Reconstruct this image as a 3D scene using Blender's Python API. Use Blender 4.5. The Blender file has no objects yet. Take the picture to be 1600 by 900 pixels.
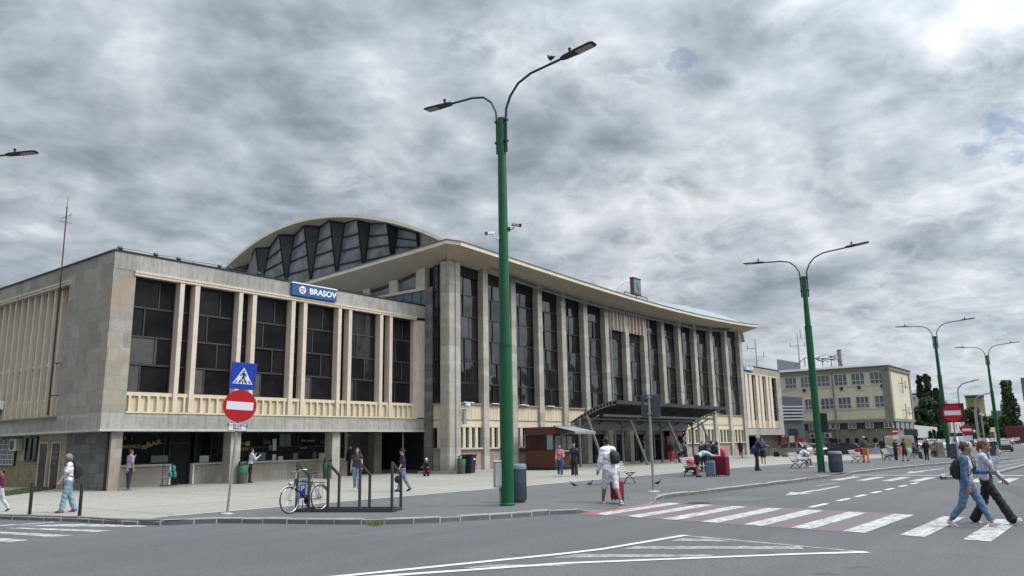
import bpy, bmesh, math, random
import numpy as np
from mathutils import Vector, Matrix
random.seed(7)
sc = bpy.context.scene
COL = sc.collection
R_ = math.radians
PI = math.pi

# ---------------------------------------------------------------- camera
FPX, YAW, PITCH, ROLL = 1215.5, R_(52.15), R_(11.37), R_(-1.024)
CAM = np.array([0.0, 0.0, 1.75])
_F = np.array([math.sin(YAW), math.cos(YAW), 0]); _Rt = np.array([math.cos(YAW), -math.sin(YAW), 0]); _U = np.array([0, 0, 1.0])
_f = _F*math.cos(PITCH) + _U*math.sin(PITCH); _u = -_F*math.sin(PITCH) + _U*math.cos(PITCH)
_r = _Rt*math.cos(ROLL) + _u*math.sin(ROLL); _u2 = -_Rt*math.sin(ROLL) + _u*math.cos(ROLL)
cam = bpy.data.objects.new('camera', bpy.data.cameras.new('camera')); COL.objects.link(cam)
cam.data.sensor_width = 36; cam.data.lens = FPX/1600*36; cam.data.clip_start = 0.1; cam.data.clip_end = 3000
m = Matrix.Identity(4)
for i in range(3):
    m[i][0], m[i][1], m[i][2], m[i][3] = _r[i], _u2[i], -_f[i], CAM[i]
cam.matrix_world = m
sc.camera = cam
sc.view_settings.view_transform = 'Standard'; sc.view_settings.look = 'None'
sc.view_settings.gamma = 1; sc.view_settings.use_curve_mapping = False
sc.view_settings.exposure = 0.33
sc.cycles.max_bounces = 6; sc.cycles.use_denoising = True

# ---------------------------------------------------------------- sky and sun
SUN_EL, SUN_DIR = R_(50), Vector((0.42, -0.90, 0)).normalized()
sdir = Vector((SUN_DIR.x*math.cos(SUN_EL), SUN_DIR.y*math.cos(SUN_EL), math.sin(SUN_EL)))
w = bpy.data.worlds.new("World"); sc.world = w; w.use_nodes = True
nt = w.node_tree; nt.nodes.clear()
def N(t, typ, **k):
    n = t.nodes.new(typ)
    for a, b in k.items():
        if hasattr(n, a): setattr(n, a, b)
    return n
out = N(nt, 'ShaderNodeOutputWorld')
sky = N(nt, 'ShaderNodeTexSky', sky_type='NISHITA', sun_disc=False, sun_elevation=SUN_EL)
sky.sun_rotation = math.atan2(SUN_DIR.x, SUN_DIR.y)
bg1 = N(nt, 'ShaderNodeBackground'); bg1.inputs[1].default_value = 0.09
nt.links.new(sky.outputs[0], bg1.inputs[0])
tc = N(nt, 'ShaderNodeTexCoord')
sep = N(nt, 'ShaderNodeSeparateXYZ'); nt.links.new(tc.outputs['Generated'], sep.inputs[0])
def M(t, op, a, b=None, c=None, clamp=False):
    n = t.nodes.new('ShaderNodeMath'); n.operation = op; n.use_clamp = clamp
    for i, v in enumerate((a, b, c)):
        if v is None: continue
        if isinstance(v, (int, float)): n.inputs[i].default_value = v
        else: t.links.new(v, n.inputs[i])
    return n.outputs[0]
zz = M(nt, 'MAXIMUM', sep.outputs[2], 0.0)
den = M(nt, 'ADD', zz, 0.24)
cx = M(nt, 'DIVIDE', sep.outputs[0], den); cy = M(nt, 'DIVIDE', sep.outputs[1], den)
comb = N(nt, 'ShaderNodeCombineXYZ'); nt.links.new(cx, comb.inputs[0]); nt.links.new(cy, comb.inputs[1])
def mapn(t, src, loc=(0,0,0), rot=(0,0,0), scl=(1,1,1)):
    mp = t.nodes.new('ShaderNodeMapping'); t.links.new(src, mp.inputs[0])
    mp.inputs[1].default_value = loc; mp.inputs[2].default_value = rot; mp.inputs[3].default_value = scl
    return mp.outputs[0]
def noise(t, vec, scale, detail=6, rough=0.55, dist=0.0, lac=2.0):
    n = t.nodes.new('ShaderNodeTexNoise'); t.links.new(vec, n.inputs['Vector'])
    n.inputs['Scale'].default_value = scale; n.inputs['Detail'].default_value = detail
    n.inputs['Roughness'].default_value = rough; n.inputs['Distortion'].default_value = dist
    n.inputs['Lacunarity'].default_value = lac
    return n.outputs[0]
def ramp(t, fac, stops, interp='LINEAR'):
    r = t.nodes.new('ShaderNodeValToRGB'); t.links.new(fac, r.inputs[0]); cr = r.color_ramp; cr.interpolation = interp
    while len(cr.elements) < len(stops): cr.elements.new(0.5)
    for e, (p, c) in zip(cr.elements, stops):
        e.position = p; e.color = (c, c, c, 1) if isinstance(c, (int, float)) else (*c, 1)
    return r.outputs[0]
def mixc(t, fac, a, b, mode='MIX'):
    n = t.nodes.new('ShaderNodeMix'); n.data_type = 'RGBA'; n.blend_type = mode
    for s, v in ((0, fac), (6, a), (7, b)):
        if isinstance(v, (int, float)): n.inputs[s].default_value = v
        elif isinstance(v, tuple): n.inputs[s].default_value = (*v, 1) if len(v) == 3 else v
        else: t.links.new(v, n.inputs[s])
    return n.outputs[2]
pv = mapn(nt, comb.outputs[0], loc=(2.3, 0.7, 0), rot=(0, 0, R_(20)), scl=(1.65, 1.75, 1))
n_big = noise(nt, pv, 0.75, 3, 0.5, 0.3)
n_mid = noise(nt, pv, 2.3, 8, 0.56, 0.25)
n_fine = noise(nt, pv, 6.5, 8, 0.62, 0.2)
# towards +X the deck breaks up and lets more light through
side = M(nt, 'MULTIPLY_ADD', cy, -0.10, M(nt, 'MULTIPLY', cx, 0.10))
cov = M(nt, 'MULTIPLY_ADD', n_big, 0.30, M(nt, 'MULTIPLY', n_mid, 0.66))
cov = M(nt, 'MULTIPLY_ADD', noise(nt, mapn(nt, pv, loc=(4.4, 2.2, 0)), 3.6, 3, 0.5, 0.1), 0.34, cov)
cov = M(nt, 'MULTIPLY_ADD', n_fine, 0.15, cov)
cov = M(nt, 'MULTIPLY_ADD', side, 0.15, M(nt, 'ADD', cov, -0.125))
ccol = ramp(nt, cov, [(0.44, (0.168, 0.203, 0.250)), (0.52, (0.232, 0.273, 0.322)), (0.60, (0.318, 0.362, 0.410)), (0.69, (0.43, 0.475, 0.52)), (0.80, (0.66, 0.70, 0.735))])
# thin bright seams between the cloud cells
rd = M(nt, 'SUBTRACT', 1.0, M(nt, 'MULTIPLY', M(nt, 'ABSOLUTE', M(nt, 'SUBTRACT', noise(nt, mapn(nt, pv, loc=(3.1, 1.7, 0)), 2.2, 7, 0.52, 0.5), 0.5)), 6.2), clamp=True)
rd2 = M(nt, 'SUBTRACT', 1.0, M(nt, 'MULTIPLY', M(nt, 'ABSOLUTE', M(nt, 'SUBTRACT', noise(nt, mapn(nt, pv, loc=(8.4, 5.2, 0)), 4.6, 6, 0.55, 0.4), 0.5)), 8.0), clamp=True)
rd = M(nt, 'MAXIMUM', rd, M(nt, 'MULTIPLY', rd2, 0.75))
msk = M(nt, 'MULTIPLY_ADD', M(nt, 'SUBTRACT', noise(nt, mapn(nt, pv, loc=(1.2, 9.7, 0)), 1.3, 4, 0.5, 0.3), 0.47), 2.2, M(nt, 'ADD', side, 0.16), clamp=True)
ccol = mixc(nt, M(nt, 'MULTIPLY', M(nt, 'MULTIPLY', rd, M(nt, 'MULTIPLY_ADD', n_fine, 0.9, 0.4)), M(nt, 'MULTIPLY', msk, 1.2), clamp=True), ccol, (0.74, 0.775, 0.80))
# the overcast is brightest round the veiled sun
dotn = N(nt, 'ShaderNodeVectorMath', operation='DOT_PRODUCT'); nt.links.new(tc.outputs['Generated'], dotn.inputs[0])
dotn.inputs[1].default_value = sdir
glow = M(nt, 'MAXIMUM', dotn.outputs['Value'], 0.0)
glow = M(nt, 'MULTIPLY_ADD', M(nt, 'POWER', glow, 3.2), 2.6, 0.98)
zen = M(nt, 'MULTIPLY_ADD', M(nt, 'POWER', zz, 4.0), 2.6, 0.96)
glow = M(nt, 'MULTIPLY', glow, zen)
hz = ramp(nt, sep.outputs[2], [(0.0, 0.45), (0.09, 0.22), (0.22, 0.0)])
ccol = mixc(nt, hz, ccol, (0.38, 0.44, 0.49))
bg2 = N(nt, 'ShaderNodeBackground'); nt.links.new(ccol, bg2.inputs[0]); nt.links.new(glow, bg2.inputs[1])
# two small holes in the cloud with blue behind
gap = None
for gd, rad, amt in (((0.944, 0.071, 0.321), 0.030, 0.75), ((0.808, 0.367, 0.461), 0.012, 0.45)):
    dn = N(nt, 'ShaderNodeVectorMath', operation='DISTANCE'); nt.links.new(tc.outputs['Generated'], dn.inputs[0]); dn.inputs[1].default_value = Vector(gd).normalized()
    f_ = M(nt, 'SUBTRACT', 1.0, M(nt, 'DIVIDE', M(nt, 'MULTIPLY_ADD', M(nt, 'SUBTRACT', n_fine, 0.5), -0.22, dn.outputs['Value']), rad), clamp=True)
    f_ = M(nt, 'MULTIPLY', ramp(nt, f_, [(0.0, 0.0), (0.9, 1.0)]), amt)
    gap = f_ if gap is None else M(nt, 'MAXIMUM', gap, f_)
gap = M(nt, 'SUBTRACT', 1.0, M(nt, 'MULTIPLY', gap, 0.8))
mx = N(nt, 'ShaderNodeMixShader'); nt.links.new(gap, mx.inputs[0]); nt.links.new(bg1.outputs[0], mx.inputs[1]); nt.links.new(bg2.outputs[0], mx.inputs[2])
nt.links.new(mx.outputs[0], out.inputs[0])
sun = bpy.data.objects.new('sun', bpy.data.lights.new('sun', 'SUN')); COL.objects.link(sun)
sun.data.energy = 1.5; sun.data.angle = R_(16); sun.data.color = (1.0, 0.95, 0.87)
sun.rotation_euler = sdir.to_track_quat('Z', 'Y').to_euler()

# ---------------------------------------------------------------- measuring helpers (real-world positions from the survey of the photograph)
_RM = np.array([_r, -_u2, _f])
def gz(X):
    t = min(max((X-45)/60.0, 0), 1); return -0.28*t*t*(3-2*t)
def ray(x, y): return _RM.T @ np.array([(x-800)/FPX, (y-450)/FPX, 1.0])
def gp(x, y, h=0.12):
    """ground point (X, Y, Z) seen at photo position x, y; h = height of the surface above the road"""
    d = ray(x, y); z = h
    for _ in range(8):
        p = CAM + d*(z-CAM[2])/d[2]; z = h + gz(p[0])
    return Vector(p)
def onY(x, y, Y): d = ray(x, y); return Vector(CAM + d*Y/d[1])
def onX(x, y, X): d = ray(x, y); return Vector(CAM + d*X/d[0])
def atD(x, y, D): d = ray(x, y); return Vector(CAM + d*D/math.hypot(d[0], d[1]))
def hz_at(x, y, p): d = ray(x, y); t = math.hypot(p[0], p[1])/math.hypot(d[0], d[1]); return CAM[2]+d[2]*t

# ---------------------------------------------------------------- object helpers
def link(o):
    COL.objects.link(o); return o
def tag(o, label=None, cat=None, group=None, kind=None):
    if label: o['label'] = label
    if cat: o['category'] = cat
    if group: o['group'] = group
    if kind: o['kind'] = kind
    return o
def thing(name, label, cat, loc=(0, 0, 0), rot=0, group=None):
    o = bpy.data.objects.new(name, None); o.empty_display_size = 0.3; link(o)
    o.location = loc; o.rotation_euler = (0, 0, rot)
    return tag(o, label, cat, group)
class MB:
    def __init__(s): s.v = []; s.f = []; s.m = []; s.cur = 0; s.sm = []
    def add(s, vs, fs, smooth=False):
        b = len(s.v); s.v += [tuple(v) for v in vs]
        for f in fs: s.f.append(tuple(b+i for i in f)); s.m.append(s.cur); s.sm.append(smooth)
        return s
    def box(s, x0, x1, y0, y1, z0, z1):
        if x0 > x1: x0, x1 = x1, x0
        if y0 > y1: y0, y1 = y1, y0
        if z0 > z1: z0, z1 = z1, z0
        return s.add([(x0,y0,z0),(x1,y0,z0),(x1,y1,z0),(x0,y1,z0),(x0,y0,z1),(x1,y0,z1),(x1,y1,z1),(x0,y1,z1)],
                     [(0,3,2,1),(4,5,6,7),(0,1,5,4),(1,2,6,5),(2,3,7,6),(3,0,4,7)])
    def obox(s, c, ax, ay, az):
        """box with centre c and half axis vectors"""
        c, ax, ay, az = Vector(c), Vector(ax), Vector(ay), Vector(az)
        vs = [c+i*ax+j*ay+k*az for k in (-1, 1) for i, j in ((-1,-1),(1,-1),(1,1),(-1,1))]
        return s.add(vs, [(0,3,2,1),(4,5,6,7),(0,1,5,4),(1,2,6,5),(2,3,7,6),(3,0,4,7)])
    def bar(s, a, b, w, h=None, up=(0, 0, 1)):
        a, b = Vector(a), Vector(b); h = h or w; d = b-a
        if d.length < 1e-6: return s
        dn = d.normalized(); upv = Vector(up)
        if abs(dn.dot(upv)) > 0.98: upv = Vector((1, 0, 0))
        sx = dn.cross(upv).normalized(); sy = sx.cross(dn)
        return s.obox((a+b)/2, d/2, sx*w/2, sy*h/2)
    def tube(s, pts, r, n=10, caps=True):
        pts = [Vector(p) for p in pts]; rs = r if isinstance(r, (list, tuple)) else [r]*len(pts)
        rings = []; prev = None
        for i, p in enumerate(pts):
            d = (pts[min(i+1, len(pts)-1)] - pts[max(i-1, 0)]).normalized()
            if prev is None:
                ref = Vector((0, 0, 1)) if abs(d.z) < 0.9 else Vector((1, 0, 0)); u = d.cross(ref).normalized()
            else:
                u = (prev - d*prev.dot(d)).normalized()
            prev = u; v = d.cross(u)
            rings.append([p + rs[i]*(math.cos(2*PI*k/n)*u + math.sin(2*PI*k/n)*v) for k in range(n)])
        vs = [q for rg in rings for q in rg]; fs = []
        for i in range(len(rings)-1):
            for k in range(n):
                a = i*n+k; b = i*n+(k+1) % n; fs.append((a, b, b+n, a+n))
        s.add(vs, fs, True)
        if caps:
            b = len(s.v)-len(vs)
            s.f.append(tuple(b+k for k in range(n))[::-1]); s.m.append(s.cur); s.sm.append(False)
            s.f.append(tuple(b+(len(rings)-1)*n+k for k in range(n))); s.m.append(s.cur); s.sm.append(False)
        return s
    def lathe(s, c, prof, n=20, axis='Z'):
        """prof: (radius, height) list from the bottom up"""
        c = Vector(c); vs = []; fs = []
        for r, h in prof:
            for k in range(n):
                a = 2*PI*k/n
                q = (r*math.cos(a), r*math.sin(a), h)
                if axis == 'Y': q = (q[0], q[2], q[1])
                if axis == 'X': q = (q[2], q[0], q[1])
                vs.append(c+Vector(q))
        L = len(prof)
        for i in range(L-1):
            for k in range(n):
                a = i*n+k; b = i*n+(k+1) % n; fs.append((a, b, b+n, a+n))
        s.add(vs, fs, True); b = len(s.v)-len(vs)
        for j in (0, L-1):
            if prof[j][0] > 1e-4: s.f.append(tuple(b+j*n+k for k in range(n))); s.m.append(s.cur); s.sm.append(False)
        return s
    def prism(s, poly, a, b, axis='Z'):
        """extrude a 2D polygon from a to b along axis; poly in the other two coordinates"""
        n = len(poly)
        def P(p, h): return (p[0], p[1], h) if axis == 'Z' else ((p[0], h, p[1]) if axis == 'Y' else (h, p[0], p[1]))
        vs = [P(p, a) for p in poly]+[P(p, b) for p in poly]
        fs = [(i, (i+1) % n, (i+1) % n+n, i+n) for i in range(n)]+[tuple(range(n))[::-1], tuple(range(n, 2*n))]
        return s.add(vs, fs)
    def build(s, name, mats, parent=None, smooth=None, bevel=0.0, loc=None):
        me = bpy.data.meshes.new(name); me.from_pydata([tuple(v) for v in s.v], [], s.f)
        mats = mats if isinstance(mats, (list, tuple)) else [mats]
        for mt in mats: me.materials.append(mt)
        me.polygons.foreach_set('material_index', s.m)
        me.polygons.foreach_set('use_smooth', [bool(x) if smooth is None else smooth for x in s.sm])
        bm = bmesh.new(); bm.from_mesh(me); bmesh.ops.recalc_face_normals(bm, faces=bm.faces); bm.to_mesh(me); bm.free()
        if any(s.sm): me.set_sharp_from_angle(angle=R_(38))
        o = bpy.data.objects.new(name, me); link(o)
        if parent is not None: o.parent = parent
        if loc is not None: o.location = loc
        if bevel > 0:
            bv = o.modifiers.new('bevel', 'BEVEL'); bv.width = bevel; bv.segments = 2; bv.limit_method = 'ANGLE'; bv.angle_limit = R_(40)
        return o
def copy_tree(o, parent=None, swap=None):
    c = o.copy(); COL.objects.link(c)
    if parent is not None: c.parent = parent
    for ch in list(o.children): copy_tree(ch, c)
    return c
def text_part(txt, size, name, mat, parent, loc, rot, ext=0.01, bold=0.0, align='CENTER', shear=0.0, xs=1.0):
    cu = bpy.data.curves.new(name, 'FONT'); cu.body = txt; cu.size = size; cu.extrude = ext; cu.offset = bold
    cu.align_x = align; cu.align_y = 'CENTER'; cu.resolution_u = 3; cu.shear = shear; cu.space_line = 0.85
    t = bpy.data.objects.new(name, cu); link(t)
    dg = bpy.context.evaluated_depsgraph_get(); me = bpy.data.meshes.new_from_object(t.evaluated_get(dg))
    bpy.data.objects.remove(t); me.materials.clear(); me.materials.append(mat)
    o = bpy.data.objects.new(name, me); link(o); o.scale = (xs, 1, 1)
    if parent is not None: o.parent = parent
    o.location = loc; o.rotation_euler = rot
    return o

# ---------------------------------------------------------------- materials
MATS = {}
def base_mat(name, rough=0.6, metal=0.0, spec=0.5):
    mt = bpy.data.materials.new(name); mt.use_nodes = True; t = mt.node_tree
    b = t.nodes['Principled BSDF']; b.inputs['Roughness'].default_value = rough; b.inputs['Metallic'].default_value = metal
    b.inputs['Specular IOR Level'].default_value = spec
    return mt, t, b
def bump(t, b, h, strength=0.2, dist=0.01):
    n = t.nodes.new('ShaderNodeBump'); n.inputs['Strength'].default_value = strength; n.inputs['Distance'].default_value = dist
    t.links.new(h, n.inputs['Height']); t.links.new(n.outputs[0], b.inputs['Normal'])
def paint(name, col, rough=0.55, metal=0.0, var=0.12, scale=3.0, spec=0.4, dirt=0.0, bmp=0.0):
    """a coloured surface with uneven tone and a little wear"""
    if name in MATS: return MATS[name]
    mt, t, b = base_mat(name, rough, metal, spec)
    tcn = t.nodes.new('ShaderNodeTexCoord'); v = tcn.outputs['Object']
    n1 = noise(t, v, scale, 6, 0.6); n2 = noise(t, v, scale*9, 4, 0.6)
    f = M(t, 'MULTIPLY_ADD', n2, 0.35, M(t, 'MULTIPLY', n1, 0.65))
    lo = tuple(c*(1-var) for c in col); hi = tuple(min(1, c*(1+var)) for c in col)
    c = ramp(t, f, [(0.3, lo), (0.7, hi)])
    if dirt > 0:
        d = ramp(t, noise(t, mapn(t, v, scl=(6, 6, 0.5)), 1.5, 6, 0.65), [(0.48, 0.0), (0.75, dirt)])
        c = mixc(t, d, c, tuple(x*0.45 for x in col))
    t.links.new(c, b.inputs['Base Color'])
    if bmp > 0: bump(t, b, n2, bmp, 0.005)
    MATS[name] = mt; return mt
def world_uv(t):
    """flat wall coordinates: along the wall, up"""
    g = t.nodes.new('ShaderNodeNewGeometry'); s = t.nodes.new('ShaderNodeSeparateXYZ'); t.links.new(g.outputs['Position'], s.inputs[0])
    c = t.nodes.new('ShaderNodeCombineXYZ'); t.links.new(M(t, 'ADD', s.outputs[0], s.outputs[1]), c.inputs[0]); t.links.new(s.outputs[2], c.inputs[1])
    return c.outputs[0], g.outputs['Position'], s
def cladding(name, c1, c2, c3, bw, bh, mortar=0.006, streak=0.35, warm=None, rough=0.75):
    mt, t, b = base_mat(name, rough, 0, 0.3)
    uv, pos, s = world_uv(t)
    br = t.nodes.new('ShaderNodeTexBrick'); t.links.new(uv, br.inputs['Vector'])
    br.inputs['Color1'].default_value = (0, 0, 0, 1); br.inputs['Color2'].default_value = (1, 1, 1, 1); br.inputs['Mortar'].default_value = (0.5, 0.5, 0.5, 1)
    br.inputs['Scale'].default_value = 1; br.inputs['Mortar Size'].default_value = mortar; br.inputs['Brick Width'].default_value = bw; br.inputs['Row Height'].default_value = bh
    br.inputs['Bias'].default_value = 0; br.offset = 0.37
    n1 = noise(t, uv, 2.2, 8, 0.62, 0.4); n2 = noise(t, uv, 14, 5, 0.65)
    tone = M(t, 'MULTIPLY_ADD', br.outputs['Color'], 0.30, M(t, 'MULTIPLY', n1, 0.62)); tone = M(t, 'MULTIPLY_ADD', n2, 0.26, tone)
    c = ramp(t, tone, [(0.30, c1), (0.55, c2), (0.80, c3)])
    if warm:
        wn = noise(t, uv, 0.45, 3, 0.5, 0.8)
        wf = M(t, 'MULTIPLY', ramp(t, wn, [(0.50, 0.0), (0.62, 0.75)]), ramp(t, br.outputs['Color'], [(0.35, 0.25), (0.7, 1.0)]))
        c = mixc(t, wf, c, warm)
    st = ramp(t, noise(t, mapn(t, uv, scl=(5.0, 0.35, 1)), 1.6, 6, 0.66), [(0.50, 0.0), (0.72, streak)])
    c = mixc(t, st, c, tuple(x*0.42 for x in c1))
    c = mixc(t, M(t, 'MULTIPLY', br.outputs['Fac'], 0.55), c, tuple(x*0.55 for x in c1))
    t.links.new(c, b.inputs['Base Color']); bump(t, b, M(t, 'SUBTRACT', n2, br.outputs['Fac']), 0.25, 0.01)
    MATS[name] = mt; return mt
def glass_mat(name, col=(0.012, 0.013, 0.016), rough=0.03, spec=0.5, wob=0.02, scale=0.5, cell=None):
    mt, t, b = base_mat(name, rough, 0, spec)
    uv, pos, s = world_uv(t)
    vn = noise(t, uv, 0.9, 3, 0.5)
    c = ramp(t, vn, [(0.35, tuple(x*0.6 for x in col)), (0.65, tuple(x*1.5 for x in col))])
    g_ = t.nodes.new('ShaderNodeNewGeometry'); rpi = g_.outputs['Random Per Island']
    c = mixc(t, ramp(t, rpi, [(0.0, 0.0), (0.55, 0.15), (0.8, 0.35), (1.0, 1.0)]), c, tuple(x*1.9+0.003 for x in col)) if cell is None else c
    t.links.new(c, b.inputs['Base Color'])
    t.links.new(ramp(t, rpi, [(0.0, rough), (0.7, rough*1.5), (1.0, rough*4)]), b.inputs['Roughness'])
    bump(t, b, noise(t, uv, scale, 2, 0.5), wob, 1.0)
    MATS[name] = mt; return mt
STONE = cladding('travertine', (0.195, 0.178, 0.150), (0.255, 0.236, 0.202), (0.335, 0.312, 0.272), 0.92, 0.62, 0.004, 0.22, warm=(0.30, 0.225, 0.155))
FASCIA = cladding('travertine_weathered', (0.21, 0.20, 0.178), (0.29, 0.278, 0.248), (0.39, 0.375, 0.34), 1.9, 1.6, 0.004, 0.62, warm=None)
COLST = cladding('column_stone', (0.25, 0.232, 0.20), (0.335, 0.315, 0.276), (0.44, 0.418, 0.37), 3.0, 0.55, 0.004, 0.30, warm=(0.30, 0.26, 0.20))
DARKST = cladding('dark_rubble', (0.085, 0.085, 0.08), (0.135, 0.135, 0.128), (0.20, 0.20, 0.19), 1.1, 0.42, 0.008, 0.45)
PINKST = cladding('pink_plinth', (0.20, 0.155, 0.125), (0.28, 0.215, 0.175), (0.35, 0.28, 0.235), 1.2, 0.6, 0.004, 0.3)
OCHTILE = cladding('ochre_tile', (0.17, 0.13, 0.075), (0.235, 0.185, 0.115), (0.29, 0.235, 0.155), 0.30, 0.15, 0.008, 0.35)
CREAM = paint('cream_paint', (0.56, 0.49, 0.37), 0.65, var=0.10, scale=1.5, dirt=0.35)
CREAMY = paint('cream_yellow_paint', (0.56, 0.48, 0.345), 0.65, var=0.10, scale=1.5, dirt=0.35)
MULL = paint('mullion_stone', (0.55, 0.47, 0.385), 0.7, var=0.12, scale=2.5, dirt=0.4)
PINKP = paint('pinkish_panel', (0.30, 0.245, 0.205), 0.7, var=0.12, scale=2.5, dirt=0.3)
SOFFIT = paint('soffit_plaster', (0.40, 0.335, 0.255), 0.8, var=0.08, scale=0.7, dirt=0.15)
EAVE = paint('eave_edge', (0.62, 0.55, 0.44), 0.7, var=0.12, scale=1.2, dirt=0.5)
ROOFM = paint('roof_sheet', (0.25, 0.28, 0.30), 0.45, 0.3, var=0.12, scale=0.8, dirt=0.3)
BLACKM = paint('black_metal', (0.02, 0.02, 0.022), 0.5, 0.2, var=0.2)
DKFR = paint('dark_frame', (0.035, 0.033, 0.033), 0.45, 0.2, var=0.2)
GRFR = paint('grey_frame', (0.05, 0.047, 0.047), 0.5, 0.2, var=0.2)
GLASS = glass_mat('dark_glass', (0.0105, 0.0100, 0.0115), 0.04, 0.28, 0.05, 0.35)
HGLASS = glass_mat('hall_glass', (0.010, 0.0095, 0.011), 0.03, 0.65, 0.13, 0.28)
LGLASS = glass_mat('gable_glass', (0.135, 0.15, 0.155), 0.12, 0.6, 0.04, 0.5)
TGLASS = glass_mat('gable_dark_glass', (0.030, 0.038, 0.037), 0.25, 0.4, 0.04, 0.5)
SHOPG = glass_mat('shop_glass', (0.006, 0.007, 0.009), 0.05, 0.35, 0.02, 0.5)
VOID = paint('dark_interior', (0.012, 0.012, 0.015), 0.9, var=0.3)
GREEN = paint('lamp_green', (0.004, 0.082, 0.030), 0.42, var=0.18, scale=2, dirt=0.35)
DKGREEN = paint('lamp_arm_green', (0.012, 0.035, 0.026), 0.45, var=0.2)
GALV = paint('galvanised_steel', (0.30, 0.31, 0.32), 0.5, 0.55, var=0.15, scale=8)
STEEL = paint('grey_steel_paint', (0.16, 0.17, 0.18), 0.5, 0.2, var=0.12, dirt=0.3)
WHITE = paint('white_paint', (0.72, 0.73, 0.74), 0.5, var=0.06)
BINBLUE = paint('bin_slate', (0.055, 0.075, 0.095), 0.42, 0.1, var=0.15, scale=4)
RED = paint('sign_red', (0.42, 0.010, 0.018), 0.35, var=0.08)
BLUE = paint('sign_blue', (0.010, 0.045, 0.36), 0.35, var=0.08)
STBLUE = paint('station_sign_blue', (0.012, 0.085, 0.26), 0.4, var=0.1)
SWHITE = paint('sign_white', (0.66, 0.68, 0.72), 0.35, var=0.05)
YEL = paint('yellow_lettering', (0.22, 0.17, 0.045), 0.6, var=0.15)
WOODR = paint('red_brown_boards', (0.088, 0.032, 0.020), 0.5, var=0.25, scale=6)
RUBBER = paint('tyre_rubber', (0.018, 0.018, 0.018), 0.85, var=0.2)
CHROME = paint('chrome', (0.6, 0.6, 0.6), 0.2, 1.0, var=0.05)
# ---------------------------------------------------------------- ground
def asphalt(name, c1, c2, grain=0.5, patch=True):
    mt, t, b = base_mat(name, 0.86, 0, 0.25)
    g = t.nodes.new('ShaderNodeNewGeometry'); pos = g.outputs['Position']
    n1 = noise(t, pos, 0.12, 5, 0.6, 0.5); n2 = noise(t, mapn(t, pos, scl=(0.25, 1.6, 1)), 0.8, 5, 0.6); n3 = noise(t, pos, 60, 3, 0.7); n4 = noise(t, pos, 9, 4, 0.6)
    f = M(t, 'MULTIPLY_ADD', n1, 0.55, M(t, 'MULTIPLY', n2, 0.3)); f = M(t, 'MULTIPLY_ADD', n4, 0.15, f)
    c = ramp(t, f, [(0.36, c1), (0.62, c2)])
    c = mixc(t, ramp(t, n3, [(0.36, grain), (0.52, 0.0)]), c, tuple(x*0.45 for x in c1))
    c = mixc(t, ramp(t, n3, [(0.58, 0.0), (0.72, grain*0.6)]), c, tuple(min(1, x*1.9) for x in c2))
    if patch:
        # cracks sealed with tar
        vo = t.nodes.new('ShaderNodeTexVoronoi'); vo.feature = 'DISTANCE_TO_EDGE'; vo.inputs['Scale'].default_value = 0.22
        wv = t.nodes.new('ShaderNodeVectorMath'); wv.operation = 'ADD'; nn = t.nodes.new('ShaderNodeTexNoise'); nn.inputs['Scale'].default_value = 0.9; nn.inputs['Detail'].default_value = 4
        t.links.new(pos, nn.inputs['Vector']); t.links.new(pos, wv.inputs[0]); t.links.new(nn.outputs['Color'], wv.inputs[1]); t.links.new(wv.outputs[0], vo.inputs['Vector'])
        cr = M(t, 'MULTIPLY', ramp(t, vo.outputs['Distance'], [(0.0, 0.55), (0.006, 0.0)]), ramp(t, n1, [(0.5, 0.0), (0.56, 1.0)]))
        c = mixc(t, cr, c, tuple(x*0.5 for x in c1))
    n5 = noise(t, pos, 21, 2, 0.6)
    c = mixc(t, ramp(t, n5, [(0.38, 0.30), (0.5, 0.0)]), c, tuple(x*0.62 for x in c1)); c = mixc(t, ramp(t, n5, [(0.55, 0.0), (0.7, 0.32)]), c, tuple(min(1, x*1.45) for x in c2))
    sp = ramp(t, noise(t, pos, 2.7, 3, 0.55), [(0.70, 0.0), (0.76, 0.4)])
    c = mixc(t, sp, c, tuple(x*0.62 for x in c1))
    if name == 'plaza_light':
        br = t.nodes.new('ShaderNodeTexBrick'); t.links.new(pos, br.inputs['Vector']); br.offset = 0.0
        br.inputs['Scale'].default_value = 1; br.inputs['Brick Width'].default_value = 5.5; br.inputs['Row Height'].default_value = 4.6; br.inputs['Mortar Size'].default_value = 0.032
        c = mixc(t, M(t, 'MULTIPLY', br.outputs['Fac'], ramp(t, n4, [(0.35, 0.3), (0.6, 0.95)])), c, tuple(x*0.4 for x in c1))
    if name == 'road_asphalt':
        # smoother, darker wheel tracks along the street and old oil drips between them
        s_ = t.nodes.new('ShaderNodeSeparateXYZ'); t.links.new(pos, s_.inputs[0])
        wv_ = M(t, 'SINE', M(t, 'MULTIPLY_ADD', n1, 1.2, M(t, 'MULTIPLY', s_.outputs[1], 3.4)))
        c = mixc(t, M(t, 'MULTIPLY', ramp(t, wv_, [(0.1, 0.0), (0.9, 0.22)]), ramp(t, n2, [(0.4, 0.2), (0.6, 1.0)])), c, tuple(x*0.66 for x in c1))
        oil = ramp(t, noise(t, pos, 1.3, 2, 0.5, 0.3), [(0.69, 0.0), (0.73, 0.45)]); c = mixc(t, oil, c, tuple(x*0.5 for x in c1))
    t.links.new(c, b.inputs['Base Color']); bump(t, b, n3, 0.35, 0.006)
    MATS[name] = mt; return mt
ROAD = asphalt('road_asphalt', (0.082, 0.085, 0.086), (0.122, 0.125, 0.125), 0.7)
PAVD = asphalt('plaza_asphalt', (0.088, 0.089, 0.089), (0.130, 0.131, 0.130), 0.55)
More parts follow.
